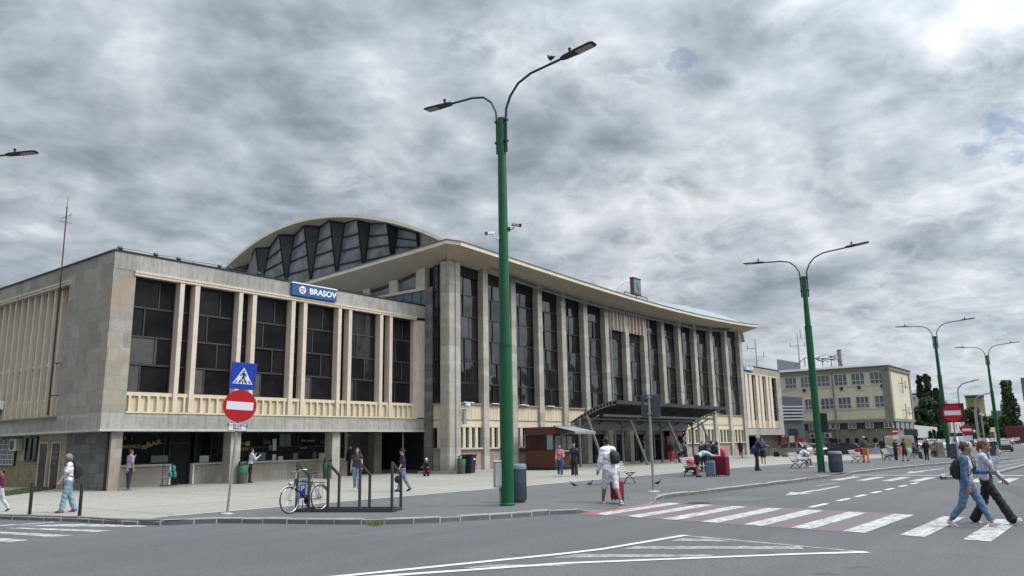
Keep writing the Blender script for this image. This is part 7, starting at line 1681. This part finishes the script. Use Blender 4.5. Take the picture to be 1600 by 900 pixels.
# ---------------------------------------------------------------- booths
g = gp(1407, 706.5); t = T_('cream_booth', 'small rounded cream booth with two yellow panels', 'booth', g, math.atan2(-g.x, g.y)); w_ = 37/FPX*g.length/2; h = hz_at(1407, 680.5, g)-g.z
b = MB(); poly = [(-w_, 0), (w_, 0), (w_, h*0.86), (w_*0.93, h*0.96), (w_*0.8, h), (-w_*0.8, h), (-w_*0.93, h*0.96), (-w_, h*0.86)]; b.prism(poly, -0.1, 1.8, 'Y'); b.build('shell', paint('booth_cream', (0.42, 0.40, 0.33), 0.5, var=0.1), t, bevel=0.05)
for x in (-0.62, 0.62):
    b = MB(); b.box(w_*x-0.22*w_, w_*x+0.22*w_, -0.14, -0.10, h*0.42, h*0.80); b.build('yellow_panel', paint('booth_yellow', (0.36, 0.30, 0.15), 0.6), t)
g2 = atD(1407, 706, g.length+9); g2.z = GZ; t = T_('dark_booth', 'tall dark blue grey kiosk behind the cream booth', 'kiosk', g2, math.atan2(-g2.x, g2.y))
xl = -15/FPX*g2.length; xr = 23/FPX*g2.length; h = hz_at(1415, 671, g2)-GZ
b = MB(); b.box(xl, xr, 0, 2.5, 0, h*0.68); b.build('body', paint('kiosk_dark', (0.018, 0.022, 0.03), 0.5), t); b = MB(); b.box(xl-0.1, xr+0.1, -0.2, 2.6, h*0.68, h); b.build('header', paint('kiosk_header', (0.05, 0.065, 0.085), 0.5), t)
g = gp(1469, 714.5); t = T_('concrete_block', 'weathered concrete block on the pavement beside the seated travellers', 'block', g, 0.5); b = MB(); b.add([(-0.5, -0.3, 0), (0.5, -0.3, 0), (0.5, 0.3, 0), (-0.5, 0.3, 0), (-0.42, -0.25, 1.35), (0.3, -0.25, 1.45), (0.3, 0.25, 1.45), (-0.42, 0.25, 1.35)], [(0, 3, 2, 1), (4, 5, 6, 7), (0, 1, 5, 4), (1, 2, 6, 5), (2, 3, 7, 6), (3, 0, 4, 7)]); b.build('block', GREYR, t, bevel=0.03)
b = MB(); b.box(-0.62, 0.62, -0.42, 0.42, 0, 0.12); b.build('foot', GREYR, t, bevel=0.02)
# ---------------------------------------------------------------- cars
CGL = glass_mat('car_glass', (0.010, 0.012, 0.014), 0.04, 0.7, 0.0, 0.5); LAMPR = paint('tail_lamp', (0.22, 0.01, 0.01), 0.25); LAMPW = paint('head_lamp', (0.45, 0.46, 0.48), 0.15); PLATE = paint('number_plate', (0.5, 0.5, 0.5), 0.5)
def carpaint(name, col):
    if name in MATS: return MATS[name]
    mt, t_, b_ = base_mat(name, 0.28, 0.25, 0.6); b_.inputs['Base Color'].default_value = (*col, 1); b_.inputs['Coat Weight'].default_value = 1.0; b_.inputs['Coat Roughness'].default_value = 0.06; MATS[name] = mt; return mt
PROF = {
 'wagon': (4.65, [(-2.30, 0.45), (-2.28, 0.80), (-1.15, 0.94), (2.18, 0.98), (2.30, 0.85), (2.32, 0.42)], [(-1.22, 0.94), (-0.42, 1.40), (0.2, 1.47), (1.45, 1.44), (2.12, 0.99)]),
 'sedan': (4.5, [(-2.22, 0.42), (-2.20, 0.76), (-1.05, 0.92), (1.55, 0.99), (2.18, 0.95), (2.25, 0.78), (2.25, 0.42)], [(-1.10, 0.92), (-0.30, 1.36), (0.3, 1.42), (0.95, 1.37), (1.62, 0.99)]),
 'hatch': (4.0, [(-1.98, 0.42), (-1.96, 0.80), (-0.98, 0.95), (1.85, 1.00), (1.98, 0.80), (2.0, 0.42)], [(-1.05, 0.95), (-0.30, 1.42), (0.3, 1.49), (1.2, 1.44), (1.84, 1.00)]),
 'suv': (4.5, [(-2.22, 0.50), (-2.20, 0.95), (-1.15, 1.08), (2.10, 1.12), (2.22, 0.9), (2.25, 0.50)], [(-1.22, 1.08), (-0.48, 1.58), (0.2, 1.67), (1.5, 1.64), (2.08, 1.13)]),
 'van': (4.9, [(-2.42, 0.45), (-2.40, 1.0), (-1.75, 1.18), (2.40, 1.20), (2.45, 0.9), (2.45, 0.42)], [(-1.85, 1.17), (-1.15, 1.86), (-0.6, 1.95), (2.30, 1.94), (2.42, 1.20)]),
}
def make_car(kind, cname, col, label, pos, rot, group=None):
    L, low, roof = PROF[kind]; t = T_('parked_car', label, 'car' if kind != 'van' else 'van', pos, rot, group); mt_ = carpaint('car_'+cname, col); hw = 0.88
    b = MB(); bot = [(low[-1][0], 0.24), (low[0][0], 0.24)]; ring = low+bot
    def loft(poly, ws):
        n = len(poly); V = []
        for w_ in ws: V += [(x*w_[1], w_[0], z if w_[2] is None else z) for x, z in poly]
        return V, n
    ys_ = [(-hw+0.06, 0.985), (-hw, 0.99), (-hw+0.02, 1.0)]
    xs_ = ring; n = len(ring); V = []; layers = [(-hw*0.93, 0.955), (-hw, 0.985), (-hw*0.86, 1.0), (0, 1.02), (hw*0.86, 1.0), (hw, 0.985), (hw*0.93, 0.955)]
    for y, sx in layers:
        for x, z in ring: V.append((x*sx, y*(1.0 if z < 0.9 or abs(y) < hw*0.9 else 0.985), z if abs(y) < hw*0.95 else (z-0.03 if z > 0.7 else z+0.04)))
    F = [(i*n+k, i*n+(k+1) % n, (i+1)*n+(k+1) % n, (i+1)*n+k) for i in range(len(layers)-1) for k in range(n)]+[tuple(range(n)), tuple(range(6*n, 7*n))]
    b.add(V, F); b.build('body', mt_, t, bevel=0.04)
    # cabin
    V = []; n = len(roof)
    for y, dz in ((-0.80, 0), (-0.64, 1), (0.64, 1), (0.80, 0)):
        for x, z in roof: V.append((x, (math.copysign(0.80, y) if z < 1.25 and z < roof[0][1]+0.1 else math.copysign(0.62, y)), z))
    b = MB(); V = [(x, (-0.82 if k in (0, n-1) else -0.64), z) for k, (x, z) in enumerate(roof)]+[(x, (0.82 if k in (0, n-1) else 0.64), z) for k, (x, z) in enumerate(roof)]
    b.add(V, [(k, k+1, n+k+1, n+k) for k in range(n-1)]+[tuple(range(n)), tuple(range(n, 2*n))]); b.build('cabin', CGL, t, bevel=0.02)
    b = MB()
    rm = roof[1:-1]
    for (x0_, z0_), (x1_, z1_) in zip(rm[:-1], rm[1:]): b.obox(((x0_+x1_)/2, 0, (z0_+z1_)/2+0.015), ((x1_-x0_)/2+0.02, 0, (z1_-z0_)/2), (0, 0.66, 0), (0, 0, 0.022))
    for s in (-1, 1):
        for (x0_, z0_), (x1_, z1_), w0_, w1_ in ((roof[0], roof[1], 0.825, 0.65), (roof[-2], roof[-1], 0.65, 0.825)): b.bar((x0_, s*w0_, z0_), (x1_, s*w1_, z1_), 0.07, 0.06)
        xm = 0.25; b.bar((xm, s*0.83, roof[0][1]), (xm+0.03, s*0.655, rm[1][1]-0.03), 0.08, 0.05)
        if kind in ('wagon', 'suv', 'van'): b.bar((1.25, s*0.83, roof[0][1]), (1.25, s*0.655, rm[-1][1]-0.03), 0.10, 0.05)
        for (x0_, z0_), (x1_, z1_) in zip(rm[:-1], rm[1:]): b.bar((x0_, s*0.65, z0_), (x1_, s*0.65, z1_), 0.06, 0.05)
    b.build('roof_frame', mt_, t)
    if kind == 'van':
        b = MB(); b.box(0.4, 2.36, -0.86, 0.86, 1.1, 1.93); b.build('cargo_side', mt_, t, bevel=0.04)
    ax_ = L*0.30; wr = 0.32 if kind != 'suv' else 0.36
    for x in (-ax_-0.02, ax_-0.05):
        for s in (-1, 1):
            b = MB(); b.lathe((x, s*(hw-0.09)-0.10, wr), [(wr-0.05, 0), (wr, 0.03), (wr, 0.17), (wr-0.05, 0.20)], 20, 'Y'); wl = b.build('wheel', RUBBER, t)
            b = MB(); b.lathe((x, s*(hw-0.02)-0.012 if s > 0 else s*(hw-0.02)-0.0, wr), [(0.0, 0.0), (wr*0.62, 0.0), (wr*0.62, 0.012), (0.0, 0.012)], 16, 'Y'); b.build('rim', GALV, wl)
    for s in (-1, 1):
        b = MB(); b.obox((low[0][0]+0.10, s*0.66, low[1][1]-0.10), (0.08, 0, 0), (0, 0.16, 0), (0, 0, 0.07)); b.build('headlight', LAMPW, t, bevel=0.02)
        b = MB(); b.obox((low[-1][0]-0.03, s*0.72, low[-2][1]-0.04), (0.05, 0, 0), (0, 0.12, 0), (0, 0, 0.12)); b.build('tail_light', LAMPR, t, bevel=0.02)
        b = MB(); b.obox((roof[0][0]+0.35, s*0.95, roof[0][1]+0.08), (0.06, 0, 0), (0, 0.08, 0), (0, 0, 0.06)); b.build('wing_mirror', mt_, t, bevel=0.02)
    for x in (low[0][0]-0.012, low[-1][0]+0.005):
        b = MB(); b.box(x-0.012, x+0.02, -0.25, 0.25, 0.46, 0.57); b.build('number_plate', PLATE, t)
    return t
BLACKC, SILVC, WHITEC, GREYC, REDC, BLUEC = (0.014, 0.016, 0.022), (0.42, 0.45, 0.48), (0.75, 0.76, 0.78), (0.33, 0.33, 0.31), (0.22, 0.015, 0.02), (0.03, 0.06, 0.14)
CP = 'cars parked before the office building'
def carD(px, D, kind, cn, col, lb, rot, group): p = atD(px, 700, D); make_car(kind, cn, col, lb, (p.x, p.y, gz(p.x)-0.02), rot, group)
carD(1317, 99, 'wagon', 'black', BLACKC, 'black estate car parked side on before the office building', R_(-92), CP)
carD(1368, 101, 'sedan', 'silver', SILVC, 'silver saloon parked behind the worker in orange trousers', R_(-92), CP)
carD(1236, 93, 'suv', 'grey', GREYC, 'grey off-road car parked under the far wing', R_(-105), CP)
carD(1264, 103, 'hatch', 'white', WHITEC, 'white hatchback half hidden by the second green pole', R_(-100), CP)
carD(1297, 112, 'hatch', 'dark2', BLUEC, 'dark blue hatchback in the row behind the black estate', R_(-90), CP)
g = gp(1568, 706, 0.0); make_car('hatch', 'black', BLACKC, 'black hatchback driving away on the road beside the far pole', (g.x+1.5, g.y, g.z), math.atan2(g.y, g.x)+R_(176), None)
GR = 'cars in the rows of the far car park'
rows_ = []
k = 0
for px, y, kd, cn, cc_ in ((1436, 699, 'hatch', 'white', WHITEC), (1444, 697, 'sedan', 'silver', SILVC), (1453, 700, 'hatch', 'black', BLACKC), (1461, 698, 'wagon', 'white', WHITEC), (1470, 701, 'suv', 'white', WHITEC), (1479, 698, 'hatch', 'silver', SILVC),
        (1440, 695, 'sedan', 'silver', SILVC), (1451, 695, 'suv', 'white', WHITEC), (1463, 695, 'wagon', 'silver', SILVC), (1474, 695, 'hatch', 'white', WHITEC), (1536, 694, 'suv', 'white', WHITEC), (1528, 692.5, 'hatch', 'silver', SILVC), (1545, 692.5, 'hatch', 'blue', BLUEC),
        (1553, 692, 'sedan', 'black', BLACKC), (1560, 691.4, 'hatch', 'silver', SILVC), (1566, 690.8, 'sedan', 'black', BLACKC), (1572, 690.4, 'hatch', 'red', REDC), (1577, 690, 'sedan', 'silver', SILVC), (1583, 689.5, 'hatch', 'black', BLACKC), (1588, 689, 'suv', 'black', BLACKC), (1538, 691.5, 'sedan', 'white', WHITEC), (1549, 691, 'hatch', 'white', WHITEC)):
    D_ = {1436: 150, 1444: 158, 1453: 146, 1461: 156, 1470: 144, 1479: 154, 1440: 182, 1451: 184, 1463: 182, 1474: 180, 1536: 170, 1528: 186, 1545: 183, 1553: 190, 1560: 196, 1566: 203, 1572: 210, 1577: 217, 1583: 224, 1588: 231, 1538: 200, 1549: 206}[px]
    g = atD(px, 690, D_); g.z = gz(g.x); rot = R_(-150 if px < 1500 else -170)+random.uniform(-0.1, 0.1)
    desc = {'hatch': 'hatchback', 'sedan': 'saloon', 'wagon': 'estate car', 'suv': 'tall car', 'van': 'van'}[kd]
    place = ('in the near row of the car park beside the office building' if y > 696.5 else 'in the back row of the car park beside the office building') if px < 1500 else 'in the car row along the road, %s' % {1536: 'nearest the small no entry sign', 1528: 'behind the white tall car', 1545: 'beside the far green pole', 1553: 'touching the far pole in view', 1560: 'just past the far pole', 1566: 'before the red one', 1572: 'between two dark ones', 1577: 'past the red one', 1583: 'under the red container', 1588: 'last before the picture edge', 1538: 'in front of the yellow garage', 1549: 'beside the yellow garage'}[px]
    near = {1436: 'beside the dark booth', 1444: 'second from the dark booth', 1453: 'behind the walking figure in black', 1461: 'over the seated travellers', 1470: 'beside the concrete block', 1479: 'touching the third green pole', 1440: 'next to the low white canopy', 1451: 'under the hedge', 1463: 'under the broad dark tree', 1474: 'nearest the third pole'}.get(px, '')
    make_car(kd, cn, cc_, (('%s %s %s %s' % (cn, desc, place.replace('in the near row of the car park beside the office building', 'in the near row of the car park').replace('in the back row of the car park beside the office building', 'in the back row of the car park'), near)).strip()), (g.x, g.y, g.z-0.02), rot, GR)
g = gp(1500, 702, 0.02); make_car('van', 'white', WHITEC, 'white van parked behind the large no entry sign', (g.x, g.y, g.z), math.atan2(g.y, g.x)+R_(20), None)
g = gp(1509, 697, 0.02); t = T_('tow_truck', 'dark lorry cab with round white lamps behind the white van', 'lorry', g, math.atan2(-g.x, g.y)); s = g.length/FPX; hh = hz_at(1509, 676, g)-g.z
b = MB(); b.box(-17*s, 17*s, 0, 5, 0.6, hh); b.build('cab', GRFR, t, bevel=0.1); b = MB(); b.box(-15*s, 15*s, -0.06, 0, hh*0.45, hh*0.9); b.build('windscreen', CGL, t)
for x in (-13, -5, 12):
    b = MB(); b.lathe((x*s, 0.0, hh+0.3), [(0.0, -0.2), (0.28, -0.12), (0.28, 0.12), (0.0, 0.2)], 12, 'Y'); b.build('lamp', SWHITE, t)
for x in (-14, 14):
    b = MB(); b.lathe((x*s, 0.5, 0.5), [(0.5, 0), (0.5, 0.3)], 16, 'X'); b.build('wheel', RUBBER, t)
# ---------------------------------------------------------------- far buildings
YELB = paint('yellow_render', (0.44, 0.39, 0.22), 0.8, var=0.1, scale=0.3); YWIN = paint('yellow_panel_window', (0.48, 0.42, 0.22), 0.7); OFFW = paint('offwhite_render', (0.42, 0.42, 0.40), 0.8, var=0.1, scale=0.3)
t, d, n, za, zc = quadbox('yellow_building', 'long yellow building with a pale roof band behind the no entry signs', 'building', 1428, 1480, 624, 626, 250, 250, YELB, GZ, 12)
facade_windows(t, d, n, za, zc, 2, 4, BGL, 0.5)
t, d, n, za, zc = quadbox('yellow_wing', 'receding yellow wing with rows of windows and white eaves', 'building', 1478, 1537, 630, 648, 255, 320, OFFW, GZ, 14)
facade_windows(t, d, n, za, zc, 2, 14, YWIN, 0.55, 'yellow_panel', 0.35, 0.86); facade_windows(t, d, n, za, zc, 2, 14, BGL, 0.28, 'window', 0.30, 0.82)
b = MB(); b.add([Vector((0, 0, za*0.95))-n.normalized()*1, d+Vector((0, 0, zc*0.95))-n.normalized()*1, d+Vector((0, 0, zc*1.02))-n.normalized()*1, Vector((0, 0, za*1.02))-n.normalized()*1, Vector((0, 0, za*1.02))+n, d+Vector((0, 0, zc*1.02))+n], [(0, 1, 2, 3), (3, 2, 5, 4)]); b.build('eaves', OFFW, t)
t, d, n, za, zc = quadbox('gable_block', 'tall yellow end block with a sloping grey roof', 'building', 1508, 1537, 621.5, 620.5, 330, 330, YELB, GZ, 14); b = MB(); b.obox(d*0.5+Vector((0, 0, za+0.4)), d*0.52, n*0.5, (0, 0, 0.18)); b.build('roof', paint('slate_roof', (0.12, 0.13, 0.16), 0.6), t)
t, d, n, za, zc = quadbox('white_house', 'white flat roofed house above the yellow building', 'building', 1424, 1447, 617, 617, 280, 280, OFFW, GZ, 10); facade_windows(t, d, n, za, zc, 1, 3, BGL, 0.35, 'window', 0.84, 0.98); b = MB(); b.obox(d*0.5+n*0.5+Vector((0, 0, za+0.2)), d*0.55, n*0.5, (0, 0, 0.25)); b.build('roof', GRFR, t)
t, d, n, za, zc = quadbox('white_canopy_hall', 'low white flat canopy beside the office building', 'canopy', 1428, 1464, 664, 667.5, 190, 200, OFFW, 1.9+GZ, 8)
b = MB(); 
for s in (0.05, 0.35, 0.7, 0.97): b.bar(d*s, d*s+Vector((0, 0, -1.9)), 0.25)
b.build('canopy_post', OFFW, t)
t, d, n, za, zc = quadbox('yellow_garage', 'small yellow garage with a dark door', 'garage', 1536, 1559, 668, 667.5, 262, 266, paint('garage_yellow', (0.46, 0.40, 0.20), 0.8), GZ, 6); b = MB(); b.obox(d*0.45+Vector((0, 0, za*0.36)), d*0.27, n.normalized()*0.1, (0, 0, za*0.36)); b.build('garage_door', GRFR, t)
t, d, n, za, zc = quadbox('red_container', 'long red freight container beside the parked cars', 'container', 1571, 1606, 666.5, 665, 255, 258, paint('container_red', (0.15, 0.035, 0.04), 0.6, var=0.15, dirt=0.3), GZ, 3)
b = MB()
for k in range(30): a = d*(k/30.0)-n.normalized()*0.05; b.bar(a+Vector((0, 0, 0.2)), a+Vector((0, 0, za-0.1)), 0.12, 0.1)
b.build('corrugation', paint('container_red', (0.2, 0.035, 0.04)), t)
GREYB = paint('grey_block', (0.16, 0.17, 0.18), 0.8, var=0.15, scale=0.1)
for px0, px1, y, D, lb in ((1548, 1566, 641.5, 420, 'low grey apartment block far behind the far pole'), (1562, 1580, 632, 430, 'taller grey apartment block beside the big poplar'), (1594, 1622, 590, 300, 'tall grey tower block at the edge behind the big poplar')):
    t, d, n, za, zc = quadbox('apartment_block', lb, 'building', px0, px1, y, y, D, D, GREYB, GZ, 14, 'distant grey apartment blocks'); facade_windows(t, d, n, za, zc, 5 if D > 350 else 12, 4, BGL, 0.5, 'window', 0.1, 0.97)
# single arm lamps
for px, yt, yb, D, ex, lb in ((1506.5, 603, 690, 150, 1524, 'slim grey lamp with a curved arm before the yellow wing'), (1531.5, 622, 692, 175, 1544, 'farther slim grey lamp with a curved arm beside the round tree')):
    p = atD(px, yb, D); p.z = GZ; h = hz_at(px, yt, p)-GZ; e = atD(ex, yt-6, D); t = T_('curved_lamp', lb, 'street lamp', p, 0, 'slim curved lamps in the car park'); v = Vector((e.x-p.x, e.y-p.y, 0)); b = MB()
    b.tube([(0, 0, 0), (0, 0, h*0.9), v*0.06+Vector((0, 0, h*0.97)), v*0.28+Vector((0, 0, h+0.35)), v+Vector((0, 0, h+0.85))], 0.11, 7); b.build('pole', GALV, t)
    b = MB(); b.bar(v*0.8+Vector((0, 0, h+0.72)), v*1.2+Vector((0, 0, h+0.9)), 0.3, 0.12); b.build('lamp_head', GRFR, t)
for px, yt, yb, D, lb in ((1529, 640, 692, 160, 'thin blue grey post standing in the far car park'), (1539, 640, 693, 150, 'second thin blue grey post in the far car park')):
    p = atD(px, yb, D); p.z = GZ; t = T_('thin_post', lb, 'post', p); b = MB(); b.tube([(0, 0, 0), (0, 0, hz_at(px, yt, p)-GZ)], 0.10, 6); b.build('shaft', GALV, t); b = MB(); b.lathe((0, 0, 0), [(0.25, 0), (0.2, 0.3)], 8); b.build('foot', GALV, t)
p = gp(1455+38, 716); 
# ---------------------------------------------------------------- trees
LEAF = {}
def leafmat(nm, c):
    mt, t_, b_ = base_mat(nm, 0.75, 0, 0.2); g_ = t_.nodes.new('ShaderNodeNewGeometry'); r_ = t_.nodes.new('ShaderNodeValToRGB'); t_.links.new(g_.outputs['Random Per Island'], r_.inputs[0])
    r_.color_ramp.elements[0].color = (*[x*0.55 for x in c], 1); r_.color_ramp.elements[1].color = (*[x*1.45 for x in c], 1); t_.links.new(r_.outputs[0], b_.inputs['Base Color']); MATS[nm] = mt; return mt
LF1 = leafmat('leaf_dark', (0.046, 0.075, 0.036)); LF2 = leafmat('leaf_mid', (0.06, 0.095, 0.035)); LF3 = leafmat('leaf_conifer', (0.022, 0.05, 0.026)); BARK = paint('bark', (0.06, 0.05, 0.04), 0.9)
def tree(px, ytop, ybase, wpx, D, kind, label, mat, nm='tree', group='trees beyond the car park', seed=1):
    rr = random.Random(seed); p = atD(px, ybase, D); p.z = GZ-0.1; H_ = hz_at(px, ytop, p)-p.z; w = wpx/FPX*D/2*(0.72 if kind == 'poplar' else 0.85)
    t = T_(nm, label, 'tree', p, 0, group); b = MB(); th_ = H_*(0.92 if kind == 'poplar' else 0.6); b.tube([(0, 0, 0), (0.1, 0, th_*0.5), (0, 0.1, th_)], [max(0.2, w*0.09), max(0.12, w*0.06), 0.05], 8)
    for k in range(9):
        a = rr.uniform(0, 2*PI); z0 = H_*rr.uniform(0.2, 0.6); b.tube([(0, 0, z0), (math.cos(a)*w*0.4, math.sin(a)*w*0.4, z0+H_*0.14), (math.cos(a)*w*0.65, math.sin(a)*w*0.65, z0+H_*0.24)], [0.12, 0.08, 0.03], 5)
    b.build('trunk', BARK, t)
    b = MB(); lobes = []
    nl = (90 if kind == 'poplar' else 60) if kind != 'cone' else 24
    for k in range(nl):
        f = rr.uniform(0.10, 0.97) if kind == 'poplar' else (rr.uniform(0.05, 0.95) if kind == 'cone' else rr.uniform(0.22, 0.95))
        if kind == 'poplar': R = w*(0.42+0.62*math.sin(PI*min(1, f*1.02)**0.75)*0.95)
        elif kind == 'cone': R = w*(1.02-f)
        else: R = w*math.sqrt(max(0.05, 1-((f-0.52)/0.50)**2))
        a = rr.uniform(0, 2*PI); q = rr.uniform(0.15, 0.95)*R; r_ = (0.18+0.20*rr.random())*w*(1.3 if kind == 'poplar' else 1)*(0.9 if kind != 'cone' else 0.45)
        lobes.append((Vector((q*math.cos(a), q*math.sin(a), f*H_)), r_))
    ls = max(0.16, D*0.0016); nleaf = 5600 if kind != 'cone' else 1400
    for k in range(nleaf):
        c, r_ = rr.choice(lobes); v = Vector((rr.gauss(0, 1), rr.gauss(0, 1), rr.gauss(0, 1))); v.normalize(); q = c+Vector((v.x*r_, v.y*r_, v.z*r_*(1.7 if kind == 'poplar' else 0.95)))*rr.random()**0.35
        if q.z > H_: continue
        u = Vector((rr.gauss(0, 1), rr.gauss(0, 1), rr.gauss(0, 1))).normalized(); v2 = u.cross(Vector((rr.gauss(0, 1), rr.gauss(0, 1), rr.gauss(0, 1)))).normalized(); s_ = ls*rr.uniform(0.6, 1.3)
        b.add([q-u*s_, q+v2*s_*0.6, q+u*s_, q-v2*s_*0.6], [(0, 1, 2, 3)])
    b.build('crown', mat, t); return t
tree(1447.5, 584, 690, 15, 240, 'poplar', 'slimmer of the two poplars behind the broad dark tree', LF1, 'poplar_tree', seed=2)
tree(1460, 581, 690, 20, 238, 'poplar', 'taller thicker poplar touching the third green pole', LF1, 'poplar_tree', seed=3)
tree(1472, 606, 690, 14, 239, 'poplar', 'short poplar half hidden behind the third green pole', LF1, 'poplar_tree', seed=4)
tree(1455, 620, 694, 34, 215, 'round', 'broad dark green tree in front of the two poplars', LF1, 'broad_tree', seed=5)
tree(1436, 634, 694, 18, 212, 'round', 'dark tree against the side of the office building', LF1, 'broad_tree', seed=6)
tree(1467, 638, 694, 22, 216, 'round', 'low dark tree at the foot of the poplars', LF1, 'broad_tree', seed=7)
tree(1523, 636, 692, 34, 250, 'round', 'round green tree in front of the yellow wing', LF2, 'broad_tree', seed=8)
tree(1538, 650, 691, 22, 255, 'round', 'smaller round tree beside the yellow garage', LF2, 'broad_tree', seed=9)
tree(1585, 594, 688, 30, 285, 'poplar', 'big dark poplar near the picture edge above the red container', LF1, 'poplar_tree', seed=10)
tree(1554, 650, 688, 22, 290, 'round', 'light green tree behind the far pole', LF2, 'broad_tree', seed=11)
tree(1572, 648, 688, 20, 280, 'round', 'green tree at the foot of the big poplar', LF2, 'broad_tree', seed=12)
for k, px in enumerate((1438.5, 1444, 1450, 1456, 1462, 1468, 1474)):
    tree(px, (669, 672, 670, 673, 671, 673, 672)[k], 697, 8, 196, 'cone', ('%s conifer of the clipped row behind the parked cars' % ('first', 'second', 'third', 'fourth', 'fifth', 'sixth', 'last')[k]), LF3, 'conifer', 'row of small conifers', 20+k)
mbk = MB()
# ---------------------------------------------------------------- blocks across the street (seen mirrored in the station windows)
def street_block(x0, x1, y, h, label, seed):
    t = T_('street_block', label, 'building', (x0, y, 0), 0, 'apartment blocks across the street'); w_ = x1-x0
    b = MB(); b.box(0, w_, -12, 0, 0, h); b.build('wall', paint('block_render', (0.24, 0.225, 0.20), 0.85, var=0.15, scale=0.2), t); b = MB()
    for r in range(int(h/3)):
        for k in range(int(w_/3.4)): b.box(1+3.4*k, 2.6+3.4*k, 0, 0.05, 1+3*r, 2.4+3*r)
    b.build('window_grid', BGL, t); b = MB()
    for r in range(1, int(h/3)):
        for k in range(0, int(w_/6.8)): b.box(3.0+6.8*k, 5.4+6.8*k, 0, 1.1, 3*r+0.2, 3*r+1.1)
    b.build('balcony', paint('balcony_grey', (0.30, 0.29, 0.27), 0.8), t)
street_block(44, 96, -45, 29, 'ten storey apartment block across the street from the near wing', 1)
street_block(110, 180, -60, 20, 'long six storey apartment block across the street from the hall', 2)
street_block(-30, 34, -42, 14, 'low apartment block across the street behind the viewer', 3)
